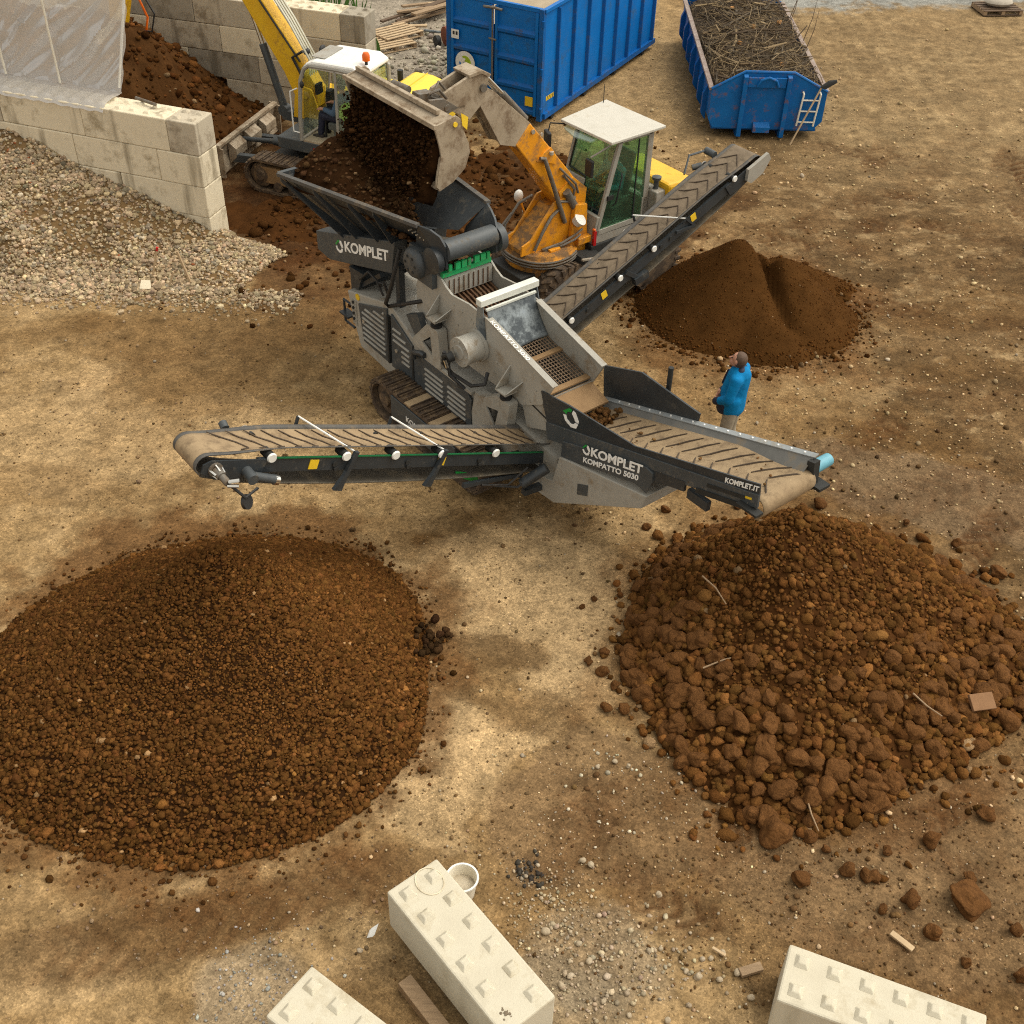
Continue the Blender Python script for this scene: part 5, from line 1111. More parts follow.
k = MB(); k.prism([(.41, .14, dz(.41) - .02), (.80, .14, 1.70), (.80, .14, 1.67), (.41, .14, dz(.41) - .06)], (0, .84, 0)); k.build('discharge_lip', 'tanplate', sc_)
# hood with its hanging sheet
hd = MB(); hd.b2(-.98, -.86, .06, 1.07, 2.66, 2.76)
hdo = hd.build('hood_beam', 'hoodwhite', sc_, .01)
k = MB(); k.prism([(-.86, .09, 2.655), (-.98, .09, 2.655), (-1.02, .09, 2.30), (-.78, .09, 2.12)], (0, .012, 0)); k.prism([(-.86, 1.03, 2.655), (-.98, 1.03, 2.655), (-.98, 1.03, 2.40), (-.78, 1.03, 2.40)], (0, .012, 0)); k.build('hood_legs', 'galv', hdo)
k = MB(); k.b2(-.855, -.82, .13, .99, 2.60, 2.63); k.build('clamp_strip', 'hoodwhite', hdo)
def curt(i, j): t = i / 20; y = .145 + .83 * j / 24; x = -.845 + .33 * t ** 1.5; z = 2.61 - .53 * t; return (x + .012 * math.sin(y * 9 + t * 4) * t, y, z)
o = MB().grid(curt, 21, 25).build('hood_sheet', 'galv', hdo); sm_ = o.modifiers.new('thick', 'SOLIDIFY'); sm_.thickness = .012
# vibrator motor on the plate
k = MB(); k.lathe((-.96, .10, 2.02), (0, -1, 0), [(0, .05), (0, .235), (.045, .235), (.045, .205), (.30, .205), (.30, .215), (.335, .215), (.335, .11), (.35, .10), (.35, .01)], 36)
for i in range(8): a = i * math.pi / 4; k.cyl((-.96 + .165 * math.cos(a), -.235, 2.02 + .165 * math.sin(a)), (-.96 + .165 * math.cos(a), -.25, 2.02 + .165 * math.sin(a)), .016, n=8)
k.build('vibrator_motor', 'greige', sc_)
k = MB(); k.cyl((-1.02, -.29, 1.96), (-1.05, -.36, 1.93), .07, n=14); k.tube([(-1.05, -.33, 1.97), (-1.16, -.36, 1.9), (-1.17, -.33, 1.8)], .035, 8); k.build('hose_fitting', 'dark', sc_)
k = MB(); k.tube([(-1.13, -.36, 1.86), (-1.1, -.34, 1.74)], .025, 8); k.build('chrome_fitting', 'chrome', sc_)
# spring mounts: brackets on the box, rubber springs, standing frames
def mount(x, zs, posts, hole):
    b_ = MB()
    b_.b2(x - .11, x + .12, -.11, .104, zs + .055, zs + .075)
    b_.prism([(x - .11, .104, zs + .076), (x - .11, -.11, zs + .076), (x - .09, -.11, zs + .11), (x - .06, .104, zs + .40)], (.018, 0, 0))
    b_.prism([(x + .10, .104, zs + .076), (x + .10, -.11, zs + .076), (x + .14, -.11, zs + .12), (x + .22, .104, zs + .28)], (.018, 0, 0))
    b_.build('box_bracket', 'greige', sc_)
    MB().lathe((x, .0, zs - .07), (0, 0, 1), [(0, .085), (.035, .085), (.04, .07), (.07, .07), (.075, .085), (.11, .085), (.12, .05)], 18).build('rubber_spring', 'black', sc_)
    me = plate_hole(posts, [hole], lambda a, b: (a, -.07, b), V((0, .025, 0))); o_ = link('spring_frame', me, sc_, 'greige')
    cxm = sum(p[0] for p in posts) / len(posts)
    k_ = MB(); top = [p for p in posts]
    for i in range(len(posts)):
        a, b = posts[i], posts[(i + 1) % len(posts)]; k_.prism([(a[0], -.0715, a[1]), (b[0], -.0715, b[1]), (b[0], .08, b[1]), (a[0], .08, a[1])], V((0, 0, 0)) + V(((a[1] - b[1]), 0, (b[0] - a[0]))).normalized() * .015)
    k_.build('frame_rim', 'greige', sc_)
mount(-1.84, 1.99, [(-1.97, 1.90), (-1.72, 1.90), (-1.66, 1.32), (-1.80, 1.28), (-2.36, 1.44), (-2.34, 1.50)], [(-2.12, 1.55), (-1.90, 1.74), (-1.86, 1.42)])
mount(-.20, 1.66, [(-.80, 1.36), (-.62, 1.38), (-.30, 1.58), (-.05, 1.58), (-.12, 1.02), (-.36, .86), (-.86, .74), (-.88, 1.0)], [(-.56, 1.28), (-.28, 1.36), (-.36, 1.04)])
k = MB(); k.prism([(-2.6, -.02, 1.75), (-2.3, -.02, 1.9), (-2.1, -.02, 1.55), (-2.3, -.02, 1.42)], (0, .1, 0)); k.build('dark_guard', 'char2', sc_)
k = MB(); k.tube([(-2.32, -.1, 1.17), (-2.3, -.1, 1.28), (-2.1, -.1, 1.36), (-2.02, -.1, 1.36)], .045, 10); k.build('exhaust_elbow', 'char', sc_)
k = MB(); k.prism([(-.02, .14, 1.56), (.40, .14, 1.78), (.62, .14, 1.45), (.10, .14, 1.22)], (0, .83, 0)); k.build('chute_box', 'greige', sc_)

# ---- belts -------------------------------------------------------
def belt_conveyor(nm, org, d, wdir, Lc, W_, rise, near, parent, cls):
    """org: tail end, middle of the belt; d: unit direction on the ground; wdir: unit vector towards the near edge"""
    root = thing(nm, None, None); root.parent = parent
    d = V(d); wd = V(wdir); sl = V((d.x, d.y, rise)).normalized(); nn = sl.cross(wd); nn = nn if nn.z > 0 else -nn
    org = V(org); k_ = math.hypot(1, rise)
    def P(s, w_, h): return org + sl * (s * k_) + wd * w_ + nn * h
    hw = W_ / 2
    def trough(w_): a = abs(w_) / hw; return .085 * max(0, (a - .42) / .58) ** 1.1
    # carrying run, wrapped round the head pulley, returning below
    prof = [-1, -.92, -.8, -.62, -.42, -.2, 0, .2, .42, .62, .8, .92, 1]
    path = []
    rp = .135
    for i in range(25): path.append((Lc * i / 24 * .985, 0, 'top'))
    for i in range(1, 9): a = math.pi * i / 9; path.append((Lc * .985 + rp * math.sin(a), -rp + rp * math.cos(a), 'head'))
    for i in range(13): s_ = Lc * (1 - i / 12) * .985; path.append((s_, -2 * rp - .15 * math.sin(math.pi * i / 12) ** .5, 'ret'))
    rows = []
    for s_, h, kd in path:
        f = smooth(Lc * .80, Lc * .985, np.array(s_)) if kd == 'top' else 1
        rows.append([P(s_, hw * p, h + (trough(hw * p) * (1 - float(f)) if kd == 'top' else 0)) for p in prof])
    mid = MB(); edge = MB(); ret = MB()
    nr = 25 + 8
    mid.grid(lambda i, j: rows[i][j + 2], nr, 9); edge.grid(lambda i, j: rows[i][j], nr, 3); edge.grid(lambda i, j: rows[i][j + 10], nr, 3); ret.grid(lambda i, j: rows[nr - 1 + i][j], len(rows) - nr + 1, 13)
    for b_, n_, m_ in ((mid, 'belt', cls), (edge, 'belt_edges', 'beltside'), (ret, 'return_belt', 'beltback')):
        o = b_.build(n_, m_, root); so_ = o.modifiers.new('thick', 'SOLIDIFY'); so_.thickness = .014; so_.offset = -1 if n_ != 'return_belt' else 1
    # chevron cleats
    rd = MB(); s_ = .15; 
    while s_ < Lc - (.42 if near else .05):
        for sg in (-1, 1):
            pts = []
            for q_ in (0.0, .35, .7, 1.0):
                w_ = (.42 * hw - q_ * 1.16 * hw if sg < 0 else .42 * hw + q_ * .38 * hw) if near else sg * q_ * .74 * hw
                f = float(smooth(Lc * .8, Lc * .985, np.array(s_))); pts.append(P(s_ + (q_ * 1.25 * hw * (1 if sg < 0 else .4) - .05 * math.sin(q_ * 3) if near else -q_ * hw * .72), w_, trough(w_) * (1 - f) + .006))
            rd.tube(pts, [.008, .011, .011, .006], 5)
        s_ += .21
    rd.build('cleats', 'ridge', root)
    # frame: side beams, cross ties, rollers
    for sg in (1, -1):
        fr = MB(); fr.beam(P(.0, sg * (hw + .005), -.13), P(Lc * .88, sg * (hw + .005), -.13), .045, .17, nn)
        fr.prism([P(Lc * .86, sg * (hw + .03), -.04), P(Lc * .985, sg * (hw + .03), -.05), P(Lc * 1.0, sg * (hw + .03), -.10), P(Lc * 1.0, sg * (hw + .03), -.20), P(Lc * .97, sg * (hw + .03), -.28), P(Lc * .87, sg * (hw + .03), -.26)], wd * (sg * .02))
        fr.build('side_frame', 'char', root)
    return root, P, hw
lc, P, hw = belt_conveyor('fine_conveyor', (.235, .5, .93), (0, -1, 0), (1, 0, 0), 5.12, .53, .434, True, sc_, 'belt')
def roller_caps(root, P, hw, ss, r=.062):
    k = MB(); e = MB()
    for s_ in ss:
        for sg in (1, -1):
            k.cyl(P(s_, sg * (hw - .12), -.02), P(s_, sg * (hw + .055), -.02), r * .9, n=14); e.cyl(P(s_, sg * (hw + .056), -.02), P(s_, sg * (hw + .075), -.02), r, r * .8, n=16)
    k.build('rollers', 'dark', root); e.build('roller_caps', 'white', root)
def hoops(root, P, hw, ss, sk):
    for s_ in ss:
        k = MB(); b_ = MB()
        k.tube([P(s_ + sk, -(hw + .06), .16), P(s_, hw + .05, .03)], .012, 6)
        b_.tube([P(s_ + sk, -(hw + .06), -.08), P(s_ + sk, -(hw + .06), .16)], .022, 8)
        b2_ = MB(); b2_.prism([P(s_ - .02, hw + .045, .05), P(s_ + .03, hw + .045, .05), P(s_ + .09, hw + .045, -.27), P(s_ + .17, hw + .045, -.46), P(s_ + .06, hw + .045, -.47), P(s_ + .04, hw + .045, -.28)], (.05, 0, 0)); b2_.build('guard_bracket', 'char', root)
        k.build('guard_rod', 'white', root); b_.build('guard_bracket', 'char', root)
yL = lambda y: .5 - y
roller_caps(lc, P, hw, [yL(-.74), yL(-1.59), yL(-2.27), yL(-2.94), yL(-3.87)])
hoops(lc, P, hw, [yL(-1.56), yL(-2.83)], .42)
k = MB(); k.beam(P(.4, hw + .03, -.035), P(4.35, hw + .03, -.035), .012, .028, (1, 0, 0)); k.build('green_strip', 'dgreen', lc)
k = MB()
for s_ in (yL(-1.55), yL(-3.32)): c_ = P(s_, hw + .034, -.13); k.beam(c_ - V((0, .055, -.024)), c_ + V((0, .055, -.024)), .01, .12, (0, 0, 1))
k.build('yellow_labels', 'sticker', lc)
k = MB()
for s_ in (yL(-.95), yL(-2.05), yL(-3.05)): k.cyl(P(s_, hw + .02, -.13), P(s_, hw + .05, -.13), .035, n=10); k.b2(.5, .56, -s_ + .48, -s_ + .42, P(s_, 0, -.2).z - .02, P(s_, 0, -.2).z + .02)
k.build('brackets', 'dark', lc)
# head end: drive motor, tensioner, black handwheel
k = MB(); k.cyl(P(4.98, hw + .02, -.15), P(4.98, hw + .07, -.15), .085, n=18); k.cyl(P(4.98, hw + .07, -.15), P(4.96, hw + .17, -.17), .055, n=16); k.cyl(P(4.96, hw + .17, -.17), P(4.94, hw + .28, -.19), .042, n=16); k.build('drum_motor', 'steel', lc)
k = MB()
for i in range(5): a = i * 1.26; k.tube([P(4.98 + .07 * math.cos(a), hw + .05, -.15 + .07 * math.sin(a)), P(4.97 + .05 * math.cos(a), hw + .16, -.16 + .05 * math.sin(a))], .012, 6)
k.build('motor_bolts', 'chrome', lc)
k = MB(); k.cyl(P(4.62, hw + .02, -.18), P(4.62, hw + .22, -.20), .065, n=16); k.cyl(P(4.62, hw + .12, -.2), P(4.30, hw + .12, -.26), .055, n=14); k.build('tensioner', 'char2', lc)
MB().cyl(P(4.62, -hw - .02, .02), P(4.62, -hw - .1, .05), .05, n=12).build('bearing_cap', 'char2', lc)
k = MB(); k.tube([P(4.94, hw + .28, -.19), P(4.75, hw + .36, -.33), P(4.6, hw + .3, -.25)], .018, 6); k.lathe(P(4.72, hw + .33, -.40), (.3, .2, .1), [(0, .02), (0, .085), (.04, .085), (.04, .02)], 18); k.build('hose_loop', 'black', lc)
k = MB(); k.tube([P(4.94, hw + .28, -.17), P(4.86, hw + .34, -.12)], .022, 8); k.tube([P(4.94, hw + .28, -.22), P(4.85, hw + .34, -.19)], .022, 8); k.tube([P(4.32, hw + .12, -.26), P(4.27, hw + .12, -.27)], .06, 10); k.build('hose_ends', 'chrome', lc)
k = MB(); k.beam(P(.55, hw - .05, -.42), P(1.55, hw + .02, -.52), .05, .06); k.beam(P(-.25, hw + .12, -.35), P(.55, hw + .1, -.62), .09, .09); k.cyl((.62, -.35, .78), (.78, -.05, 1.02), .075, n=14); k.build('folding_ram', 'char', lc)
k = MB(); k.tube([(.60, -.8, .95), (.66, -.45, .80), (.66, -.15, .9), (.6, .0, .95)], .018, 6); k.tube([(.58, -1.0, 1.05), (.64, -.6, .9), (.62, -.25, 1.02)], .014, 6); k.tube([(.4, -.2, .7), (.62, -.3, .74), (.7, -.05, .85)], .016, 6); k.build('ram_hoses', 'black', lc)
k = MB(); k.prism([P(1.62, hw - .1, -.38), P(1.30, hw - .1, -.42), P(1.20, hw - .1, -.52), P(1.30, hw - .1, -.54), P(1.62, hw - .1, -.44)], V((-.02, 0, 0))); k.build('green_flap', 'lgreen', lc)
# ---- second belt, rising behind the machine
mc, P2, hw2 = belt_conveyor('medium_conveyor', (-2.02, 1.0, .62), (0, 1, 0), (1, 0, 0), 5.36, .58, .434, False, sc_, 'belt2')
ss = [y - 1.0 for y in (2.44, 3.42, 4.11, 5.80)]
roller_caps(mc, P2, hw2, ss, .055)
k = MB(); b_ = MB()
for s_ in (3.78,):
    k.tube([P2(s_ - .45, -(hw2 + .06), .16), P2(s_, hw2 + .05, .03)], .012, 6); b_.tube([P2(s_ - .45, -(hw2 + .06), -.08), P2(s_ - .45, -(hw2 + .06), .16)], .022, 8)
    b_.beam(P2(s_, hw2 + .05, .04), P2(s_ + .12, hw2 + .06, -.22), .03, .04); b_.beam(P2(s_ + .12, hw2 + .06, -.22), P2(s_ - .22, hw2 + .05, -.08), .03, .05)
b_.beam(P2(2.55, hw2 + .03, -.02), P2(2.72, hw2 + .05, -.30), .05, .07); b_.beam(P2(2.62, hw2 + .05, -.30), P2(2.88, hw2 + .05, -.34), .1, .12)
k.build('guard_rod', 'white', mc); b_.build('guard_bracket', 'char', mc)
k = MB()
for s_ in (2.09, 3.93): c_ = P2(s_, hw2 + .034, -.09); k.beam(c_ - V((0, .05, .022)), c_ + V((0, .05, .022)), .01, .13, (0, 0, 1))
k.build('yellow_labels', 'sticker', mc)
k = MB()
for s_ in (1.75, 3.25, 3.45): k.cyl(P2(s_, hw2 + .02, -.11), P2(s_, hw2 + .05, -.11), .035, n=10)
k.build('brackets', 'dark', mc)
k = MB(); k.prism([P2(5.05, hw2 + .055, -.02), P2(5.48, hw2 + .055, -.03), P2(5.50, hw2 + .055, -.16), P2(5.30, hw2 + .055, -.30), P2(5.05, hw2 + .055, -.30), P2(4.98, hw2 + .055, -.2)], V((.06, 0, 0))); k.build('head_bracket', 'cabgrey', mc)
k = MB(); k.cyl(P2(5.0, -hw2 - .02, .02), P2(5.0, -hw2 - .22, .04), .06, n=14); k.cyl(P2(4.75, -hw2 - .06, .0), P2(4.62, -hw2 - .14, .02), .05, n=12); k.tube([P2(5.0, -hw2 - .2, .05), P2(4.7, -hw2 - .26, .16), P2(4.45, -hw2 - .14, .02)], .02, 6); k.build('drum_motor', 'char2', mc)
# ---- coarse belt with its side boards
cc = thing('coarse_conveyor', None, None); cc.parent = sc_
CS = .337
def cz(x, z0): return z0 + CS * (x - .7)
def CP(x, y, h): return V((x, y, 1.43 + CS * (x - .7) + h))
rows = []
for i in range(26): x = .45 + 3.62 * i / 25; rows.append((x, 0))
for i in range(1, 10): a = math.pi * i / 10; rows.append((4.07 + .15 * math.sin(a), -.16 + .16 * math.cos(a)))
def cbelt(i, j):
    x, h = rows[i]; y = .15 + .86 * j / 12; t = abs(j - 6) / 6; f = 1 - float(smooth(3.0, 4.0, np.array(x)))
    return CP(x, y, h + .03 + .08 * max(0, (t - .3) / .7) * f)
o = MB().grid(cbelt, len(rows), 13).build('belt', 'belt', cc); s_ = o.modifiers.new('thick', 'SOLIDIFY'); s_.thickness = .015
k = MB()
x = .9
while x < 3.98:
    for sg in (-1, 1):
        pts = []
        for q_ in (.05, .3, .6, .85):
            y = .58 + sg * q_ * .42; xx = x + q_ * .40 - .05 * math.sin(q_ * 3); t = q_ * .42 / .43; f = 1 - float(smooth(3.0, 4.0, np.array(xx)))
            if xx > 4.07: pts.append(V((4.07 + .155 * math.sin(min(1.2, (xx - 4.07) * 5)), y, 1.43 + CS * 3.37 + .03 - .16 + .165 * math.cos(min(1.2, (xx - 4.07) * 5)))))
            else: pts.append(CP(xx, y, .03 + .08 * max(0, (t - .3) / .7) * f + .007))
        k.tube(pts, [.008, .012, .012, .007], 5)
    x += .27
k.build('cleats', 'ridge', cc)
# near board: deep logo plate at the tail, long rail to the head
MB().prism([(.44, .075, 2.035), (1.02, .075, 2.125), (2.24, .075, 2.22), (4.15, .075, 2.87), (4.17, .075, 2.72), (2.2, .075, 2.05), (.62, .075, 1.52)], (0, .02, 0)).build('near_board', 'char', cc)
MB().prism([(.58, .06, 1.62), (4.17, .06, 2.74), (4.18, .06, 2.56), (3.9, .06, 2.46), (.62, .06, 1.36)], (0, .035, 0)).build('near_rail', 'char2', cc, .006)
k = MB(); k.prism([(2.25, .055, 1.98), (3.12, .055, 2.25), (3.12, .055, 2.10), (2.25, .055, 1.83)], (0, .04, 0)); k.b2(3.18, 3.5, .05, .12, 2.05, 2.18); k.build('lower_rail', 'char', cc)
k = MB()
for i in range(16): x = .75 + .22 * i; z = 1.64 + .313 * (x - .75); k.cyl((x, .052, z + .02), (x, .062, z + .02), .008, n=8); k.cyl((x, .052, z - .12), (x, .062, z - .12), .008, n=8)
k.build('rail_bolts', 'steel', cc)
k = MB(); k.prism([(3.45, .05, 2.44), (4.0, .05, 2.62), (4.0, .05, 2.57), (3.45, .05, 2.39)], (0, .012, 0)); k.prism([(3.3, .045, 2.28), (4.1, .045, 2.54), (4.1, .045, 2.47), (3.3, .045, 2.21)], (0, .02, 0)); k.build('tension_slots', 'dark', cc)
lp_ = MB().prism([(.98, .03, 1.55), (2.50, .03, 2.08), (2.62, .03, 2.06), (2.63, .03, 1.92), (2.55, .03, 1.71), (2.36, .03, 1.74), (.95, .03, 1.27)], (0, .03, 0)).build('name_plate', 'char2', cc, .006)
text('KOMPLET', 'plate_lettering', (1.535, .027, 1.66), (1, 0, .317), (0, 0, 1), .135, .97, 'letter', lp_, .03)
text('KOMPATTO 5030', 'plate_lettering', (1.40, .027, 1.478), (1, 0, .337), (0, 0, 1), .082, 1.06, 'letter', lp_, .03)
logo(lp_, 1.44, 1.69, .15, .16, .025, .33)
logo(cc, 1.06, 1.955, .32, .27, .068, .12)
text('KOMPLET.IT', 'rail_lettering', (3.68, .072, 2.60), (1, 0, .365), (0, 0, 1), .07, .50, 'letter', cc, .03)
k = MB(); k.prism([(4.0, .056, 2.62), (4.09, .056, 2.65), (4.09, .056, 2.62), (4.0, .056, 2.59)], (0, .005, 0)); k.build('small_label', 'sticker', cc)
# far board: galvanised inner slope, bolted strip, dark tail wing
MB().prism([(.5, 1.12, 2.06), (1.22, 1.12, 2.33), (2.29, 1.12, 2.285), (2.27, 1.12, 2.14), (.55, 1.12, 1.58)], (0, .025, 0)).build('far_wing', 'char', cc)
k = MB(); k.prism([(.6, .90, 1.40), (4.08, .90, 2.57), (4.08, 1.055, 2.735), (.6, 1.055, 1.57)], (0, .02, .0)); k.build('far_skirt', 'skirt', cc)
k = MB(); k.prism([(.6, 1.055, 1.575), (4.10, 1.055, 2.745), (4.10, 1.125, 2.765), (.6, 1.125, 1.595)], (0, 0, .014)); k.build('far_top_strip', 'striptop', cc)
k = MB()
for i in range(17): x = .9 + .19 * i; k.cyl((x, 1.085, 1.69 + .335 * (x - .9)), (x, 1.085, 1.712 + .335 * (x - .9)), .011, n=8)
k.build('strip_bolts', 'letter', cc)
k = MB(); k.prism([(.9, 1.10, 1.60), (4.12, 1.10, 2.66), (4.14, 1.10, 2.45), (.9, 1.10, 1.38)], (0, .04, 0)); k.build('far_rail', 'char', cc)
k = MB(); k.prism([(4.06, .99, 2.72), (4.16, .99, 2.74), (4.20, .99, 2.38), (4.08, .99, 2.35)], (0, .10, 0)); k.b2(3.95, 4.3, 1.0, 1.18, 2.40, 2.44); k.b2(3.95, 4.25, -.02, .1, 2.50, 2.53); k.build('head_plates', 'dark', cc)
k = MB(); k.cyl((4.06, 1.12, 2.55), (4.06, 1.40, 2.55), .085, .078, n=18); k.build('pulley_cap', 'cyan', cc)
k = MB(); k.tube([(1.6, 1.25, 1.9), (1.6, 1.25, 2.56)], .035, 10); k.build('marker_post', 'dark', cc)
rb_ = np.random.default_rng(2)
o = scatter_mesh('clod_on_lip', [(.98 + rb_.normal(0, .09), .72 + rb_.normal(0, .11), 1.52 + .17 * rb_.random()) for i in range(150)], rb_.uniform(.018, .055, 150), clod_cols(150, (.09, .045, .016), .25), 1, .36, rng=rb_)
o.matrix_world = sc_.matrix_world; o.location = (0, 13, 0); o.rotation_euler = (0, 0, AX); tag(o, 'brown soil clump dropping off the screen onto the coarse belt', 'soil', kind='stuff')
o = scatter_mesh('belt_crumbs', [(lambda x: (x, rb_.uniform(.25, .9), 1.43 + CS * (x - .7) + .06))(rb_.uniform(1.4, 4)) for i in range(22)], rb_.uniform(.008, .025, 22), clod_cols(22, (.16, .085, .035), .2), 1, .3, rng=rb_)
o.location = (0, 13, 0); o.rotation_euler = (0, 0, AX); tag(o, 'few soil crumbs riding on the coarse belt', 'soil crumbs', kind='stuff')
# ---- soil in the hopper
def hpsoil(i, j):
    t = i / 46; q_ = j / 28; x = -5.15 + 3.3 * t
    yl = -.5 + .62 * t ** .8; yr = 2 * YC - yl - .30 * min(1, t * 2); y = yl + .04 + (yr - yl - .08) * q_
    top = 3.10 + .30 * math.exp(-((t - .12) / .30) ** 2) - .28 * max(0, t - .3) - .18 * t
    e = math.sin(math.pi * q_) ** .6
    base = 2.95 + .05 * t
    base -= .42 * q_ * min(1, t * 2.2)
    z = (base + (top + .14 - base) * e) - .26 * q_ * min(1, t * 2.0) + .16 * (float(fbm(x * 2.2, y * 2.2, 17, 4)) - .5)
    if t > .8: z = min(z, 3.22)
    return (x, y, z)
hsoil = MB().grid(hpsoil, 47, 29).build('soil_load', 'soil3', None); hsoil.location = (0, 13, 0); hsoil.rotation_euler = (0, 0, AX); tag(hsoil, 'dark brown soil heaped in the screener feed hopper', 'soil')
hp = [hpsoil(int(rb_.integers(1, 46)), int(rb_.integers(1, 28))) for _ in range(900)]
scatter_mesh('clods', np.array(hp) + rb_.normal(0, .02, (900, 3)), np.clip(rb_.lognormal(np.log(.028), .4, 900), .012, .08), clod_cols(900, (.065, .034, .015), .3), 1, .35, rng=rb_, parent=hsoil).__setitem__('kind', 'stuff')
# ================================================================== PEOPLE
def blob(name, caps, vox, m, parent, it=4, extra=None):
    b = MB()
    for p, q, r0, r1 in caps:
        p, q = V(p), V(q)
        if (q - p).length > 1e-4: b.cyl(p, q, r0, r1, 14)
        b.ball(p, r0, 7); b.ball(q, r1, 7)
    if extra: extra(b)
    me = b.mesh(name); o = bpy.data.objects.new('tmp', me); COL.objects.link(o)
    md = o.modifiers.new('r', 'REMESH'); md.mode = 'VOXEL'; md.voxel_size = vox
    sm_ = o.modifiers.new('s', 'SMOOTH'); sm_.iterations = it; sm_.factor = .5
    dg = bpy.context.evaluated_depsgraph_get(); dg.update()
    m2 = bpy.data.meshes.new_from_object(o.evaluated_get(dg)); bpy.data.objects.remove(o)
    m2.polygons.foreach_set('use_smooth', np.full(len(m2.polygons), True)); m2.materials.clear()
    return link(name, m2, parent, m)
SKIN = mat('skin', (.50, .25, .16), (.44, .21, .13), .55)
HAIR = mat('brown_hair', (.10, .055, .03), (.06, .035, .02), .7)
GREYHAIR = mat('grey_hair', (.3, .28, .25), (.2, .18, .16), .7)
JBLUE = mat('bright_blue_fabric', (.0, .20, .46), (.0, .14, .34), .8, scale=9, bump=.7, bscale=9, spec=.2)
NAVY = mat('navy_fabric', (.012, .016, .04), (.008, .011, .028), .7)
TROUS = mat('beige_grey_fabric', (.33, .28, .20), (.25, .21, .15), .85, scale=10, bump=.15, bscale=20)
LIME = mat('lime_hi_vis', (.45, .75, .02), (.38, .65, .02), .6)
WORKB = mat('grey_blue_fabric', (.07, .12, .19), (.05, .09, .15), .8)
TEAL = mat('teal_fabric', (.01, .17, .24), (.01, .13, .19), .7)
SHOE = mat('dark_boot_leather', (.03, .022, .016), (.02, .015, .01), .7)
def head(c, d, up, caps):
    c, d, up = V(c), V(d).normalized(), V(up).normalized(); sd = d.cross(up)
    caps += [(c + up * .035 - d * .01, c + up * .02 - d * .02, .095, .09), (c - up * .045 + d * .02, c - up * .06 + d * .035, .065, .055), (c + d * .088 - up * .0, c + d * .108 - up * .025, .014, .017),
             (c + sd * .085 - up * .01, c + sd * .09 + up * .02, .018, .018), (c - sd * .085 - up * .01, c - sd * .09 + up * .02, .018, .018), (c + d * .08 - up * .062, c + d * .082 - up * .062 + sd * .02, .012, .01)]
    return c, d, up, sd
def hair(c, d, up, sd, m, o, r=.1):
    blob('hair', [(c + up * .045 - d * .025, c + up * .03 - d * .035, r, r), (c - d * .05 - up * .03, c - d * .045, .07, .075)], .012, m, o, 3)
def eyes(c, d, up, sd, o):
    e = MB()
    for s in (-1, 1): e.ball(c + d * .083 + up * .012 + sd * (s * .034), .010, 5)
    e.build('eyes', 'dark', o)
def hand(w, fd, pd, td, caps):
    """w wrist, fd finger direction, pd towards the palm side, td towards the thumb"""
    w, fd, pd, td = V(w), V(fd).normalized(), V(pd).normalized(), V(td).normalized()
    pc = w + fd * .05; caps.append((w, pc, .028, .034)); caps.append((pc + td * .015, pc + fd * .035 + td * .01, .026, .022)); caps.append((pc - td * .015, pc + fd * .035 - td * .01, .026, .022))
    for k, L_ in enumerate((.07, .08, .074, .058)):
        b = pc + fd * .042 + td * (.030 - .020 * k); m_ = b + fd * (L_ * .5) + pd * .006; t = m_ + fd * (L_ * .35) + pd * (L_ * .35); caps += [(b, m_, .0095, .009), (m_, t, .009, .0075)]
    b = w + fd * .025 + td * .03; m_ = b + fd * .03 + td * .025; caps += [(b, m_, .013, .011), (m_, m_ + fd * .03 + pd * .008, .011, .009)]
# --- man watching the machine
man = thing('person', 'person in a bright blue jacket and beige trousers standing by the coarse belt looking up', 'person', (3.20, 14.06, 0), R(66)); man.scale = (1.05,) * 3
J = dict(hipL=(-.10, 0, .92), hipR=(.10, 0, .92), knL=(-.12, .04, .50), knR=(.11, .02, .50), anL=(-.13, -.01, .09), anR=(.12, -.03, .09), shL=(-.19, -.02, 1.42), shR=(.19, -.02, 1.42), elL=(-.27, .03, 1.14), elR=(.27, .03, 1.14), wrL=(-.15, .22, 1.00), wrR=(.15, .22, 1.0))
caps = []
hd_ = head((0, .055, 1.63), (0, .93, .36), (0, -.36, .93), caps)
caps += [((0, -.01, 1.44), (0, .02, 1.56), .062, .056), ((0, 0, 1.36), (0, .01, 1.05), .13, .13), ((-.12, 0, 1.40), (.12, 0, 1.40), .075, .075)]
for s in 'LR': caps += [(J['hip' + s], J['kn' + s], .085, .058), (J['kn' + s], J['an' + s], .056, .04), (J['sh' + s], J['el' + s], .055, .043), (J['el' + s], J['wr' + s], .042, .03), (V(J['an' + s]) + V((0, -.03, -.03)), V(J['an' + s]) + V((0, .13, -.05)), .04, .035), ((0, 0, 1.0), J['hip' + s], .12, .10)]
hand(J['wrL'], (.75, .35, -.35), (.3, -.6, -.3), (.1, .4, .8), caps); hand(J['wrR'], (-.75, .35, -.35), (-.3, -.6, -.3), (-.1, .4, .8), caps)
body = blob('body', caps, .010, SKIN, man, 3)
hair(*hd_, HAIR, man); eyes(*hd_, man)
caps = [((0, -.01, 1.40), (0, .03, 1.12), .165, .185), ((0, .03, 1.12), (0, .02, .90), .185, .18), ((-.13, -.01, 1.40), (.13, -.01, 1.40), .105, .105), ((-.08, .02, 1.05), (-.07, .02, .90), .15, .145), ((.08, .02, 1.05), (.07, .02, .90), .15, .145)]
for s in 'LR': caps += [(J['sh' + s], J['el' + s], .085, .07), (J['el' + s], J['wr' + s], .068, .055)]
jk = blob('jacket', caps, .016, JBLUE, man, 4)
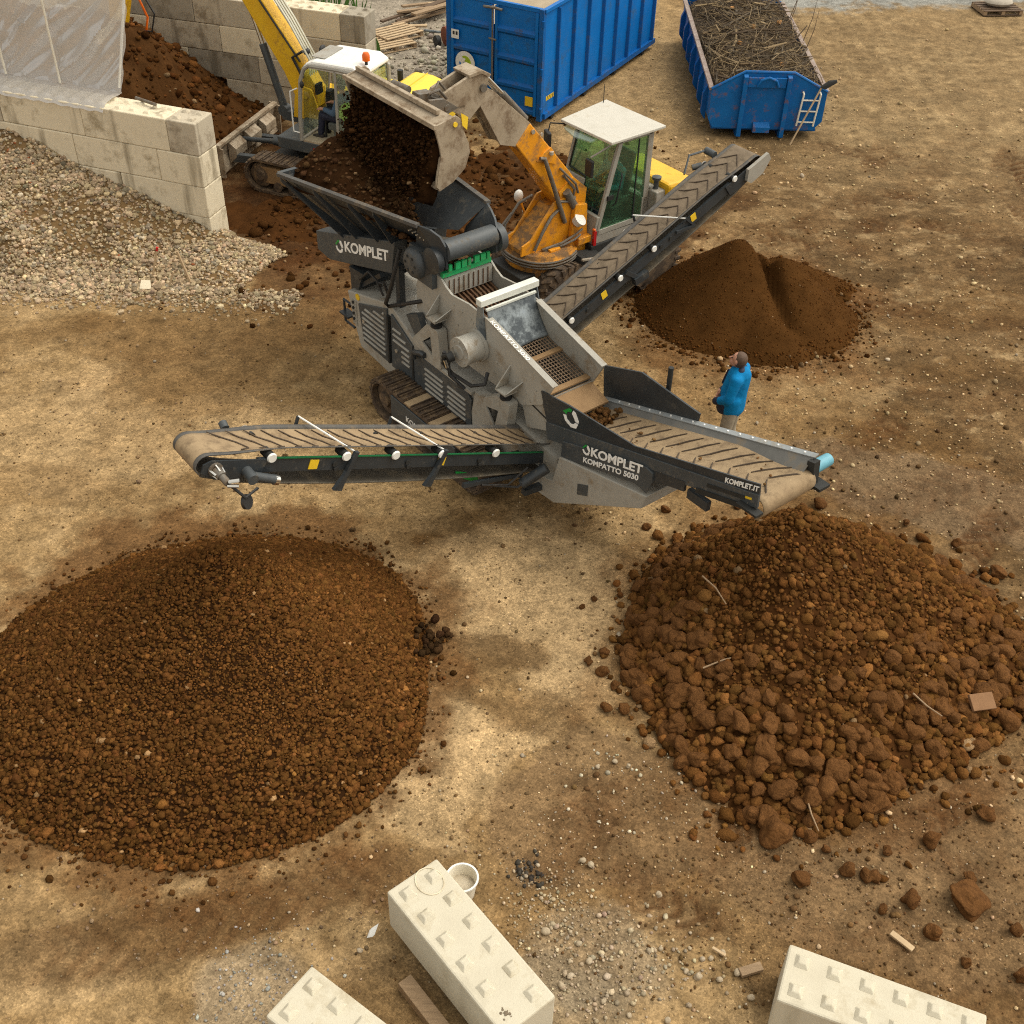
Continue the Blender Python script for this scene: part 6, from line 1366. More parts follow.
blob('jacket_hem', [((-.09, .11, .90), (.09, .11, .90), .115, .115), ((-.1, .115, .98), (.1, .115, .98), .12, .12)], .016, NAVY, jk, 4)
blob('cuffs', [(V(J['wr' + s]).lerp(V(J['el' + s]), .22), V(J['wr' + s]).lerp(V(J['el' + s]), -.02), .064, .056) for s in 'LR'], .012, NAVY, jk, 2)
blob('collar', [((-.05, -.03, 1.50), (.05, -.03, 1.50), .062, .062), ((-.055, .05, 1.475), (.055, .05, 1.475), .045, .045), ((0, .15, 1.44), (0, .205, 1.22), .022, .02)], .012, NAVY, jk, 2)
MB().ball((-.265, .055, 1.15), (.035, .035, .03), 8).build('sleeve_badge', 'red', jk)
caps = [((0, 0, 1.0), (0, 0, .9), .15, .14)]
for s in 'LR': caps += [(J['hip' + s], J['kn' + s], .105, .085), (J['kn' + s], V(J['an' + s]) + V((0, 0, .03)), .082, .068)]
blob('trousers', caps, .014, TROUS, man, 3)
blob('shoes', [c for s in 'LR' for c in [(V(J['an' + s]) + V((0, -.04, -.03)), V(J['an' + s]) + V((0, .14, -.04)), .055, .045), (V(J['an' + s]) + V((0, 0, -.03)), V(J['an' + s]) + V((0, 0, .03)), .055, .05)]], .014, SHOE, man, 2)
def seated(name_label, loc, rz, top, hairm, vest=None, parent=None):
    """seated driver, seat surface at local z = 0, facing local +y, hands forward on the levers"""
    t = thing('person', name_label, 'person', loc, rz); caps = []
    h_ = head((0, .05, .70), (0, 1, -.05), (0, .05, 1), caps)
    caps += [((0, -.02, .52), (0, .02, .62), .06, .055), ((0, -.03, .42), (0, -.05, .12), .13, .14), ((-.12, -.02, .48), (.12, -.02, .48), .075, .075)]
    for s in (-1, 1):
        caps += [((s * .10, -.02, .06), (s * .13, .42, .08), .095, .07), ((s * .13, .42, .08), (s * .13, .50, -.34), .062, .045), ((s * .13, .47, -.38), (s * .13, .62, -.40), .042, .036), ((s * .20, -.02, .46), (s * .25, .08, .20), .055, .045), ((s * .25, .08, .20), (s * .20, .36, .24), .042, .032)]
        hand((s * .20, .36, .24), (-s * .1, 1, -.15), (0, -.2, -1), (-s, .1, .2), caps)
    blob('body', caps, .012, SKIN, t, 3); hair(*h_, hairm, t); eyes(*h_, t)
    caps = [((0, -.03, .42), (0, -.05, .10), .16, .17), ((-.13, -.02, .47), (.13, -.02, .47), .09, .09)]
    for s in (-1, 1): caps += [((s * .20, -.02, .46), (s * .25, .08, .20), .075, .062), ((s * .25, .08, .20), (s * .21, .30, .235), .06, .05)]
    jk = blob('jacket', caps, .016, top, t, 3)
    if vest is not None: blob('hi_vis_vest', [((0, -.04, .12), (0, -.045, .30), .195, .19)], .018, vest, t, 2)
    caps = [((0, -.04, .05), (0, -.04, .12), .15, .15)]
    for s in (-1, 1): caps += [((s * .10, -.02, .06), (s * .13, .42, .08), .11, .085), ((s * .13, .42, .08), (s * .13, .49, -.30), .078, .062)]
    blob('trousers', caps, .016, NAVY, t, 3)
    blob('boots', [c for s in (-1, 1) for c in [((s * .13, .46, -.36), (s * .13, .64, -.385), .055, .045)]], .016, SHOE, t, 2)
    return t

# ================================================================== WHEELED EXCAVATOR   (local -y is forward, +x is the door side)
def wpos(l, o=(.35, 18.35), a=AX): return (o[0] + l[0] * math.cos(a) - l[1] * math.sin(a), o[1] + l[0] * math.sin(a) + l[1] * math.cos(a), l[2])
we = thing('wheeled_excavator', 'orange armed wheeled excavator with grey cab tipping soil from a wide bucket', 'excavator', (.35, 18.35, 0), AX)
k = MB(); k.b2(-.42, .42, -.75, 2.75, .62, .98); k.b2(-.62, .5, .75, 2.35, .9, 1.16); k.build('chassis', 'dark', we, .02)
def wheel(x, y, r, w_, s):
    t = MB(); prof = [(-w_ / 2, r * .60), (-w_ / 2, r * .82), (-w_ * .42, r * .94), (-w_ * .25, r * .985), (w_ * .25, r * .985), (w_ * .42, r * .94), (w_ / 2, r * .82), (w_ / 2, r * .60)]
    t.lathe((x, y, r), (1, 0, 0), prof, 36)
    for i in range(22):
        a = 2 * math.pi * i / 22
        for sg in (-1, 1):
            a2 = a + (.14 if sg > 0 else 0); c_ = V((x + sg * w_ * .24, y + math.cos(a2) * r * .985, r + math.sin(a2) * r * .985)); M3 = Matrix.Rotation(a2, 3, 'X') @ Matrix.Rotation(sg * .5, 3, 'Y')
            t.box(c_, (w_ * .5, .05, .045), Matrix.Rotation(a2 - math.pi / 2, 3, 'X') @ Matrix.Rotation(sg * .5, 3, 'Z'))
            c3 = V((x + sg * w_ * .49, y + math.cos(a2) * r * .88, r + math.sin(a2) * r * .88)); t.box(c3, (.035, .05, .14), Matrix.Rotation(a2 - math.pi / 2, 3, 'X'))
    o = t.build('wheel', 'tyre', we)
    rm = MB(); rm.lathe((x, y, r), (s, 0, 0), [(w_ * .28, .03), (w_ * .28, r * .3), (w_ * .34, r * .34), (w_ * .40, r * .56), (w_ * .48, r * .61), (w_ * .46, r * .55), (w_ * .2, r * .5), (w_ * .2, .02)], 30)
    rm.build('rim', 'tyre', o)
    nb_ = MB()
    for i in range(8): a = i * math.pi / 4; nb_.cyl((x + s * w_ * .33, y + math.cos(a) * r * .24, r + math.sin(a) * r * .24), (x + s * w_ * .42, y + math.cos(a) * r * .24, r + math.sin(a) * r * .24), .022, n=8)
    nb_.lathe((x, y, r), (s, 0, 0), [(w_ * .25, .10), (w_ * .44, .09), (w_ * .46, .02)], 16); nb_.build('wheel_nuts', 'steel', o)
for x, s in ((-.62, -1), (.60, 1)):
    for y in (.02, 2.15): wheel(x, y, .56, .40, s)
k = MB(); k.prism([(.80, .34, 1.10), (.80, .82, 1.02), (.80, .86, 1.06), (.80, .36, 1.15)], (-.38, 0, 0)); k.build('mudguard', 'dark', we)
k = MB(); k.beam((.78, .30, 1.16), (.78, .85, 1.06), .05, .03); k.build('guard_edge', 'brass', we)
# slewing turret and boom foot
k = MB(); k.lathe((0, 0, .74), (0, 0, 1), [(0, .50), (.0, .58), (.10, .60), (.34, .60), (.36, .50)], 40); k.build('turret_base', 'orangedirt', we)
k = MB(); k.lathe((0, 0, 1.10), (0, 0, 1), [(0, .45), (.0, .645), (.09, .645), (.10, .58), (.16, .55), (.17, .1)], 40); k.build('turret_ring', 'orangedirt', we)
k = MB()
for z, r in ((1.115, .66), (1.165, .665), (1.21, .655)): k.tube([(r * math.cos(a), r * math.sin(a), z + .008 * math.sin(3 * a)) for a in np.linspace(-2.9, .6, 30)], .017, 6)
k.build('ring_hoses', 'steel', we)
k = MB(); k.prism(*yz([(-.56, 1.26), (-.56, 1.34), (.10, 1.93), (.30, 1.93), (.30, 1.26)], -.20, .40)); k.build('boom_foot', 'orangedirt', we, .012)
k = MB()
for x in (-.24, .205): k.prism(*yz([(-.60, 1.26), (-.58, 1.44), (-.40, 1.5), (.08, 2.06), (.42, 2.10), (.62, 1.95), (.66, 1.30), (.30, 1.26)], x, .035))
k.build('foot_side_plates', 'orange', we, .006)
k = MB(); k.prism(*yz([(.40, 1.30), (.48, 1.95), (.74, 1.9), (.78, 1.30), (.74, .78), (.98, .72), (.96, .66), (.50, .70)], .25, .09)); k.b2(.25, .44, .50, .80, 1.22, 1.34); k.b2(.34, .42, -.1, .12, 1.0, 1.3); k.build('slew_bracket', 'orange', we, .01)
k = MB(); k.tube([(.28, -.35, 1.32), (.30, -.2, 1.62), (.28, .0, 1.85), (.25, .18, 1.92)], .028, 8); k.tube([(-.28, -.55, 1.3), (-.34, -.5, 1.6), (-.36, -.2, 1.9), (-.3, .05, 2.0)], .024, 8); k.tube([(-.2, -.62, 1.25), (-.3, -.7, 1.55), (-.3, -.4, 1.8)], .018, 6)
k.tube([(.3, -.2, 1.3), (.36, .2, 1.34), (.42, .45, 1.45), (.4, .6, 1.5)], .022, 8); k.tube([(.3, -.15, 1.27), (.38, .2, 1.3), (.45, .4, 1.38), (.42, .55, 1.42)], .02, 8); k.build('hoses', 'steel', we)
k = MB(); k.cyl((.33, .52, 1.62), (.40, .55, 1.70), .10, .12, 16); k.build('work_lamp', 'white', we)
# main boom, sleeve, stick
k = MB(); k.prism(*yz([(.40, 1.72), (.74, 1.78), (.76, 2.10), (.42, 2.52), (-.44, 3.52), (-.72, 3.22), (-.20, 2.56), (.06, 2.20)], -.18, .36)); k.build('main_boom', 'orange', we, .02)
k = MB()
for x in (-.21, .175): k.prism(*yz([(-.16, 2.98), (-.02, 3.04), (.06, 2.94), (.10, 2.72), (-.30, 2.86)], x, .035)); k.prism(*yz([(.36, 1.7), (.80, 1.75), (.82, 2.12), (.5, 2.40), (.2, 2.2)], x, .035))
k.build('boom_lugs', 'orange', we, .006)
k = MB(); k.cyl((.22, -.02, 2.92), (.22, -.02, 2.97), .04); k.cyl((.19, -.40, 3.38), (.215, -.40, 3.38), .035); k.cyl((.19, -.22, 3.3), (.215, -.22, 3.3), .025); k.cyl((.20, .5, 2.0), (.23, .5, 2.0), .07); k.build('pins', 'brass', we)
k = MB(); k.tube([(.24, -.27, 2.92), (.25, -.18, 2.9), (.26, .0, 2.45), (.28, .30, 1.66)], [.03, .035, .038, .04], 10); k.build('boom_cylinder', 'steel', we)
k = MB(); k.tube([(.20, .28, 2.48), (.26, .5, 2.2), (.27, .45, 2.0), (.25, .2, 2.05)], .024, 8); k.tube([(.2, .2, 2.62), (.27, .35, 2.45), (.28, .5, 2.3), (.24, .6, 2.1)], .02, 8); k.cyl((.26, .32, 2.20), (.26, .62, 1.72), .07, n=12); k.build('boom_hoses', 'steel', we)
k = MB()
for x in (-.16, .12): k.prism(*yz([(-.40, 3.49), (-.72, 3.20), (-1.02, 3.30), (-1.48, 4.12), (-1.50, 4.38), (-1.16, 4.18)], x, .04))
k.prism(*yz([(-.72, 3.22), (-1.0, 3.32), (-1.45, 4.14), (-1.38, 4.16), (-.96, 3.38), (-.70, 3.28)], -.12, .24)); k.prism(*yz([(-.55, 3.42), (-.62, 3.36), (-1.2, 4.02), (-1.13, 4.08)], -.12, .24)); k.build('boom_sleeve', 'tansteel', we, .006)
k = MB(); k.cyl((.10, -.48, 3.58), (.10, -.95, 4.08), .05, n=14); k.cyl((-.08, -.48, 3.58), (-.08, -.95, 4.08), .05, n=14); k.build('stick_cylinder', 'steel', we)
k = MB(); k.cyl((.10, -.95, 4.08), (.10, -1.28, 4.42), .03, n=12); k.cyl((-.08, -.95, 4.08), (-.08, -1.28, 4.42), .03, n=12); k.build('chrome_rods', 'chrome', we)
k = MB()
for x in (-.17, .12): k.prism(*yz([(-1.26, 4.40), (-1.40, 4.52), (-1.62, 4.50), (-2.10, 4.34), (-2.20, 4.16), (-1.95, 4.05), (-1.62, 3.84), (-1.36, 4.06)], x, .05))
k.prism(*yz([(-1.24, 4.46), (-1.42, 4.56), (-1.66, 4.53), (-1.64, 4.48), (-1.42, 4.50), (-1.27, 4.42)], -.2, .40)); k.b2(-.17, .17, -2.1, -1.7, 4.04, 4.10); k.build('stick', 'tansteel', we, .008)
k = MB(); k.cyl((0, -1.45, 4.30), (0, -1.98, 4.22), .06, n=14); k.cyl((-.2, -1.38, 4.28), (.21, -1.38, 4.28), .06, n=14); k.build('bucket_cylinder', 'steel', we)
k = MB(); k.prism(*yz([(-2.06, 4.26), (-2.22, 4.36), (-2.46, 4.38), (-2.50, 4.22), (-2.30, 4.12), (-2.05, 4.10)], -.10, .20)); k.tube([(.25, -2.1, 4.3), (.35, -2.3, 4.5), (.3, -2.45, 4.45)], .022, 8); k.tube([(.1, -2.0, 4.35), (.2, -2.2, 4.55), (.3, -2.4, 4.4), (.25, -2.2, 4.3)], .02, 8); k.cyl((-.55, -2.50, 4.36), (-.2, -2.46, 4.36), .06, n=14)
k.prism(*yz([(-2.1, 4.26), (-2.35, 4.44), (-2.60, 4.47), (-2.62, 4.40), (-2.3, 4.20)], .22, .05)); k.prism(*yz([(-2.1, 4.26), (-2.35, 4.44), (-2.60, 4.47), (-2.62, 4.40), (-2.3, 4.20)], .50, .05)); k.cyl((.2, -2.3, 4.3), (.56, -2.3, 4.3), .05, n=12); k.build('quick_coupler', 'steel', we, .01)
# bucket: shell, ends, cutting lips
bk = [(-2.96, 4.36), (-2.62, 4.44), (-2.50, 4.34), (-2.40, 4.10), (-2.38, 3.88), (-2.46, 3.68), (-2.66, 3.54), (-2.93, 3.48)]
ins = [(-2.94, 4.32), (-2.63, 4.40), (-2.53, 4.31), (-2.435, 4.09), (-2.415, 3.89), (-2.49, 3.71), (-2.68, 3.575), (-2.92, 3.52)]
bu = MB(); bu.prism([(-1.15, a, b) for a, b in bk + ins[::-1]], (2.3, 0, 0)); buo = bu.build('bucket', 'tansteel', we, .006)
for x in (-1.18, 1.15):
    k = MB(); k.prism(*yz([(-2.97, 4.38), (-2.60, 4.46), (-2.52, 4.40), (-2.49, 4.24), (-2.38, 4.02), (-2.36, 3.88), (-2.44, 3.66), (-2.66, 3.50), (-2.90, 3.42), (-2.97, 3.50), (-2.93, 3.72), (-2.86, 3.92), (-2.89, 4.10)], x, .032)); k.build('bucket_end', 'tansteel', buo, .006)
    k = MB(); k.prism(*yz([(-2.95, 3.50), (-2.90, 3.45), (-2.84, 3.70), (-2.82, 3.92), (-2.87, 3.92), (-2.92, 3.7)], x - .012, .055)); k.build('wear_strip', 'rim' if False else 'tansteel', buo)
k = MB(); k.beam((-1.19, -2.955, 4.37), (1.19, -2.955, 4.37), .05, .07); k.beam((-1.15, -2.74, 4.46), (.95, -2.74, 4.46), .06, .07); k.beam((-1.17, -2.90, 3.47), (1.17, -2.90, 3.47), .10, .03); k.build('bucket_lip', 'tansteel', buo, .008)
k = MB(); k.prism(*yz([(-2.52, 4.48), (-2.40, 4.40), (-2.42, 4.22), (-2.50, 4.30)], 1.185, .01)); k.cyl((1.18, -2.62, 4.34), (1.20, -2.62, 4.34), .035); k.build('yellow_mark', 'hood', buo)
# cab
CX0, CX1 = -.62, .48
k = MB(); k.b2(CX0, CX1, .80, 2.05, 1.16, 1.30); k.prism([(CX0, .80, 1.30), (CX0, .86, 1.66), (CX1, .86, 1.66), (CX1, .80, 1.30)], (0, .08, 0)); k.prism([(.10, .86, 1.66), (CX1, .86, 1.66), (CX1, .95, 1.72), (.10, .98, 2.12)][:0] or [(CX0, .86, 1.66), (-.05, .86, 1.66), (-.05, .99, 2.14), (CX0, .99, 2.14)], (0, .03, 0)); k.b2(CX0, CX1, 1.9, 2.05, 1.3, 1.75); k.build('cab_base', 'cabgrey', we, .012)
def leanY(z): return .82 + (z - 1.3) * .265
k = MB()
for x in (CX0, CX1 - .06): k.prism([(x, leanY(1.3), 1.3), (x, leanY(1.3) + .09, 1.3), (x, leanY(2.92) + .09, 2.92), (x, leanY(2.92), 2.92)], (.06, 0, 0)); k.b2(x, x + .06, 1.92, 2.04, 1.3, 2.92)
k.beam((CX0, leanY(2.88) + .03, 2.9), (CX1, leanY(2.88) + .03, 2.9), .06, .06); k.beam((CX0, 1.98, 2.9), (CX1, 1.98, 2.9), .06, .06)
for x in (CX0 + .03, CX1 - .03): k.beam((x, leanY(2.9), 2.9), (x, 2.0, 2.9), .06, .06); k.beam((x, leanY(1.34), 1.36), (x, 2.0, 1.36), .06, .10)
k.build('cab_frame', 'cabgrey', we, .008)
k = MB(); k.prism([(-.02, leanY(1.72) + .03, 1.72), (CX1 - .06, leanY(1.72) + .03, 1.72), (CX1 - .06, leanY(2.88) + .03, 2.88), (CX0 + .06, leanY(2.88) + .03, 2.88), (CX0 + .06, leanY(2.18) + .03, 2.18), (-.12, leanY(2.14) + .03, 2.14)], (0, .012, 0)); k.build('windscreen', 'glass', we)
k = MB(); pts = [(-.02, 1.72), (CX1 - .06, 1.72), (CX1 - .06, 2.88), (CX0 + .06, 2.88), (CX0 + .06, 2.18), (-.12, 2.14), (-.02, 1.72)]; k.tube([(x, leanY(z) + .025, z) for x, z in pts], .02, 6); k.build('windscreen_seal', 'dark', we)
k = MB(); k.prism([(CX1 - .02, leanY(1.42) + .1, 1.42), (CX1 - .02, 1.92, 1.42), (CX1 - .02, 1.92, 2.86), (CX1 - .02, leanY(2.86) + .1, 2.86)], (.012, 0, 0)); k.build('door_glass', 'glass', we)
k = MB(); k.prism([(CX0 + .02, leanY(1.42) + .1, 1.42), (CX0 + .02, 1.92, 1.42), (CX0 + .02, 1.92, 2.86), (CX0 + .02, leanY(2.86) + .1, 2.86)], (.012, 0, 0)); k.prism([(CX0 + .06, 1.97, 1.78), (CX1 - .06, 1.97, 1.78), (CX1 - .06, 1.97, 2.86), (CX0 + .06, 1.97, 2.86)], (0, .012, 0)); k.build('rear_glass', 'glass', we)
k = MB(); k.tube([(CX1 + .01, 1.20, 1.8), (CX1 + .05, 1.22, 1.85), (CX1 + .05, 1.32, 2.3), (CX1 + .01, 1.33, 2.35)], .014, 6); k.b2(CX1 + .0, CX1 + .03, 1.05, 1.18, 1.92, 2.0); k.beam((CX1 + .0, 1.70, 1.42), (CX1 + .0, 1.70, 2.86), .02, .02); k.build('door_handle', 'dark', we)
k = MB(); k.prism([(-.68, .92, 2.95), (.58, .97, 2.95), (.60, 2.18, 2.97), (-.86, 2.12, 2.97)], (0, 0, .05)); k.build('cab_roof', 'roofgrey', we, .012)
k = MB(); k.prism([(-.60, .99, 2.93), (-.5, .86, 2.90), (-.15, .78, 2.885), (.20, .84, 2.90), (.28, 1.0, 2.94)], (0, 0, .02)); k.build('sun_visor', 'glass2', we)
MB().tube([(-.78, 1.98, 3.0), (-.80, 2.0, 3.34)], [.008, .005], 6).build('antenna', 'dark', we)
k = MB(); k.prism([(CX1 - .03, .80, 1.15), (CX1 + .02, .80, 1.15), (CX1 + .02, .86, 1.15), (CX1 - .03, .86, 1.15)], (0, 0, .26)); k.build('marker_light', 'red', we)
k = MB(); k.ball((.47, .82, 1.44), (.035, .03, .03), 6); k.build('indicator', 'beacon', we)
k = MB(); k.b2(CX0 + .04, CX1 - .04, .9, 1.95, 1.30, 1.33); k.build('cab_floor', 'interior', we)
k = MB(); k.b2(-.28, .22, 1.42, 1.86, 1.6, 1.72); k.prism([(-.26, 1.78, 1.72), (.2, 1.78, 1.72), (.18, 1.92, 2.45), (-.24, 1.92, 2.45)], (0, .06, 0)); k.b2(-.2, .15, 1.5, 1.8, 1.33, 1.6); k.build('seat', 'interior', we, .02)
k = MB(); k.tube([(-.05, 1.12, 1.33), (-.05, 1.18, 1.9)], .035, 8); k.lathe((-.05, 1.2, 1.92), (0, .35, 1), [(0, .15), (.0, .18), (.03, .18), (.03, .15)], 20); k.b2(-.32, -.24, 1.35, 1.6, 1.6, 1.86); k.b2(.18, .26, 1.35, 1.6, 1.6, 1.86); k.build('controls', 'interior', we)
seated('person in a teal jacket seated behind green glass in the wheeled excavator', wpos((-.03, 1.64, 1.73)), AX + math.pi, TEAL, HAIR)
# mirrors, lamps
k = MB(); k.tube([(-.62, 1.05, 2.90), (-.80, .80, 2.92), (-.80, .72, 2.62)], .014, 6); k.tube([(CX0, .9, 1.9), (-.72, .82, 2.0), (-.74, .78, 2.5)], .01, 6); k.build('mirror_arm', 'dark', we)
k = MB(); k.prism([(-.90, .74, 2.80), (-.68, .66, 2.80), (-.68, .66, 2.48), (-.90, .74, 2.48)], (.02, .07, 0)); k.build('mirror', 'black', we, .02)
k = MB(); k.tube([(.45, 1.18, 2.92), (.36, .95, 2.78), (.24, .84, 2.66)], .016, 6); k.build('mirror_arm', 'cabgrey', we)
k = MB(); k.prism([(.16, .78, 2.64), (.32, .80, 2.62), (.32, .80, 2.32), (.16, .78, 2.34)], (.0, .06, 0)); k.build('mirror', 'black', we, .02)
k = MB(); k.tube([(-.45, .35, 1.2), (-.62, .15, 1.5), (-.66, .08, 1.74)], .02, 8); k.build('lamp_stalk', 'orange', we)
k = MB(); k.ball((-.68, .05, 1.84), (.07, .09, .11), 8); k.build('headlamp', 'white', we)
# rear body
k = MB(); k.b2(-.60, .66, 2.06, 2.40, 1.0, 1.86); k.b2(.30, .5, 2.07, 2.14, 1.8, 1.9); k.build('engine_bay', 'cabgrey', we, .02)
k = MB()
for i in range(6): k.b2(.615, .63, 2.10, 2.34, 1.25 + .06 * i, 1.28 + .06 * i)
k.build('vents', 'dark', we)
k = MB(); k.prism([(-.66, 2.26, 1.98), (-.66, 2.86, 1.95), (-.66, 3.08, 1.82), (-.66, 3.12, 1.25), (-.66, 2.72, 1.25), (-.66, 2.44, 1.62), (-.66, 2.28, 1.62)], (1.40, 0, 0)); k.build('engine_hood', 'yellow', we, .06)
k = MB(); k.cyl((.52, 2.17, 1.86), (.52, 2.17, 2.03), .045); k.lathe((.52, 2.17, 2.03), (0, 0, 1), [(0, .05), (.0, .08), (.05, .085), (.07, .03)], 16); k.build('intake_cap', 'char2', we)
k = MB(); k.b2(-.6, .6, 2.45, 2.95, .7, 1.25); k.build('counterweight', 'char2', we, .03)
# soil pouring from the bucket
rb_ = np.random.default_rng(12)
def pour(i, j):
    t = i / 26; q_ = j / 40; x = -1.10 + 2.2 * q_
    nse = float(fbm(x * 3.1, t * 4, 5, 4)) - .5; tp = float(fbm(x * 1.7 + 5, .3, 8, 3)) - .5
    z = 4.30 - 1.0 * t + .06 * nse; y = -2.80 - .20 * math.sin(min(1, t * 1.25) * math.pi * .55) - .16 * t ** 2 + .30 * nse * (.35 + t * .5) + .1 * tp
    if t < .12: y = -2.62 - (t / .12) * .18 + .12 * nse
    x *= 1 - .06 * t
    return (x, y, z)
pb = MB(); pb.grid(pour, 27, 41)
po = pb.build('pouring_soil', 'soil3', None); po.location = we.location; po.rotation_euler = we.rotation_euler; tag(po, 'dark brown soil spilling out of the tan bucket into the hopper', 'soil')
mdf = po.modifiers.new('thick', 'SOLIDIFY'); mdf.thickness = .30; mdf.offset = 1 if False else -1
n = 3800
i_ = rb_.uniform(2, 26, n); j_ = rb_.uniform(0, 40, n)
pp = np.array([pour(a, b) for a, b in zip(i_, j_)]) + rb_.normal(0, 1, (n, 3)) * np.array([.05, .04, .05]) * (.5 + i_[:, None] / 26)
pp[:, 1] -= np.abs(rb_.normal(0, .05, n))
scatter_mesh('falling_clods', pp, np.clip(rb_.lognormal(np.log(.0155), .5, n), .006, .06), clod_cols(n, (.030, .014, .0055), .35, .003), 1, .35, rng=rb_, parent=po).__setitem__('kind', 'stuff')

# ================================================================== CRAWLER EXCAVATOR   (local x forward, y to its left, towards the viewer)
EX = R(157)
ce = thing('crawler_excavator', 'yellow crawler excavator with white cab working behind the front block wall', 'excavator', (-3.9, 23.6, 0), EX)
for y0, y1 in ((1.02, 1.46), (-.98, -.54)):
    o, a0, a1, zc, r = track(y0, y1, -1.55, 1.36, .72, ce, 34, grow=.03)
    k = MB(); k.b2(a0, a1, y0 + .08, y1 - .06, .2, .55); k.build('track_frame', 'tanplate', o, .02)
    k = MB()
    for i in range(5): x = a0 + .35 + .36 * i; k.cyl((x, y0 + .05, .17), (x, y1 - .03, .17), .10, n=14)
    for x in (a0, a1): k.lathe((x, y0 + .06, zc), (0, 1, 0), [(0, .05), (0, .25), (.3, .25), (.33, .12), (.36, .10), (.36, .03)], 20)
    k.build('track_rollers', 'trackpad', o)
k = MB(); k.b2(-.9, .9, -.54, 1.02, .35, .70); k.cyl((-.3, .25, .70), (-.3, .25, .88), .5, n=24); k.build('undercarriage', 'dark', ce)
# dozer blade
BL0, BL1 = V((2.12, 1.30, .0)), V((2.38, -1.28, .0)); dB = (BL1 - BL0).normalized(); nB = V((dB.y, -dB.x, 0)); nB = nB if nB.x < 0 else -nB
k = MB(); k.prism([BL0 + V((0, 0, .06)), BL0 + V((-.06, 0, .08)), BL0 + V((.02, 0, .40)), BL0 + V((-.04, 0, .66)), BL0 + V((.05, 0, .68)), BL0 + V((.10, 0, .4))], BL1 - BL0); k.build('blade', 'tansteel', ce, .01)
k = MB(); k.beam(BL0 + V((-.03, 0, .70)), BL1 + V((-.03, 0, .70)), .12, .07); k.build('blade_top', 'tansteel', ce, .01)
k = MB()
for f0, f1 in ((.16, .34), (.42, .60), (.68, .86)):
    p = BL0.lerp(BL1, f0); q_ = BL0.lerp(BL1, f1); k.prism([p + nB * .03 + V((0, 0, .66)), p + nB * .22 + V((0, 0, .52)), p + nB * .22 + V((0, 0, .34)), p + nB * .02 + V((0, 0, .16))], q_ - p)
k.build('blade_boxes', 'tansteel', ce, .01)
k = MB(); k.prism([BL0 + V((-.16, .0, .66)), BL0 + V((.12, .0, .72)), BL0 + V((.14, .0, .02)), BL0 + V((-.14, 0, .04))], dB * .03); k.prism([BL1 + V((-.16, .0, .66)), BL1 + V((.12, .0, .72)), BL1 + V((.14, .0, .02)), BL1 + V((-.14, 0, .04))], dB * -.03); k.build('blade_ends', 'tansteel', ce)
k = MB()
for y in (.75, -.35): k.beam((.6, y, .42), (2.1, y + .05, .30), .14, .16)
k.cyl((.55, .3, .62), (1.35, .3, .60), .09, n=14); k.cyl((1.35, .3, .6), (2.15, .3, .5), .05, n=12); k.build('blade_arms', 'char2', ce)
# upper body
k = MB(); k.b2(-1.65, .75, -.95, 1.04, .86, 1.10); k.build('upper_frame', 'char2', ce, .02)
k = MB(); k.b2(-.4, -.1, 1.041, 1.05, .92, 1.0); k.build('red_reflector', 'red', ce)
k = MB(); k.prism([(-1.36, -1.0, 1.1), (-1.36, -1.0, 2.14), (-1.8, -1.0, 2.14), (-2.2, -1.0, 2.04), (-2.38, -1.0, 1.8), (-2.3, -1.0, 1.1)], (0, 1.98, 0)); k.b2(-1.36, -.45, -1.0, -.05, 1.1, 1.9); k.build('engine_hood', 'hood', ce, .1)
k = MB(); k.b2(-2.25, -1.25, -1.03, 1.02, .88, 1.25); k.build('counterweight', 'char2', ce, .04)
k = MB(); k.beam((-1.7, -.95, 2.143), (-1.7, .93, 2.143), .02, .012); k.build('hood_seam', 'yellow', ce)
k = MB(); k.cyl((-1.2, -.7, 1.88), (-1.2, -.7, 2.2), .06); k.build('exhaust', 'dark', ce)
k = MB(); k.b2(-.44, .7, -.95, -.52, 1.1, 1.55); k.build('side_box', 'yellow', ce, .03)
# cab: rounded frame, white roof
cy0, cy1, cx0, cx1 = -.02, 1.03, -1.30, .10
fr_ = MB()
for y in (cy0, cy1):
    loop = [(.16, y, 1.12), (.15, y, 1.6), (.06, y, 2.35), (-.04, y, 2.58), (-.16, y, 2.66), (-.8, y, 2.68), (-1.22, y, 2.66), (-1.32, y, 2.55), (-1.32, y, 1.8), (-1.28, y, 1.12)]
    fr_.tube(loop, .042, 8)
    fr_.beam((-.70, y, 1.12), (-.74, y, 2.66), .05, .04)
fr_.beam((.15, cy0, 1.13), (.15, cy1, 1.13), .06, .06); fr_.build('cab_frame', 'cabgrey', ce)
k = MB(); k.prism([(-.0, cy0 - .02, 2.60), (-.10, cy0 - .02, 2.70), (-.25, cy0 - .02, 2.76), (-1.15, cy0 - .02, 2.78), (-1.34, cy0 - .02, 2.68), (-1.34, cy0 - .02, 2.60)], (0, cy1 - cy0 + .04, 0)); k.build('cab_roof', 'white', ce, .05)
k = MB(); k.b2(-.42, -.12, .15, .85, 2.772, 2.785); k.build('roof_hatch', 'cabgrey', ce)
k = MB(); k.b2(cx0, .14, cy0, cy1, 1.08, 1.13); k.build('cab_floor', 'floor', ce)
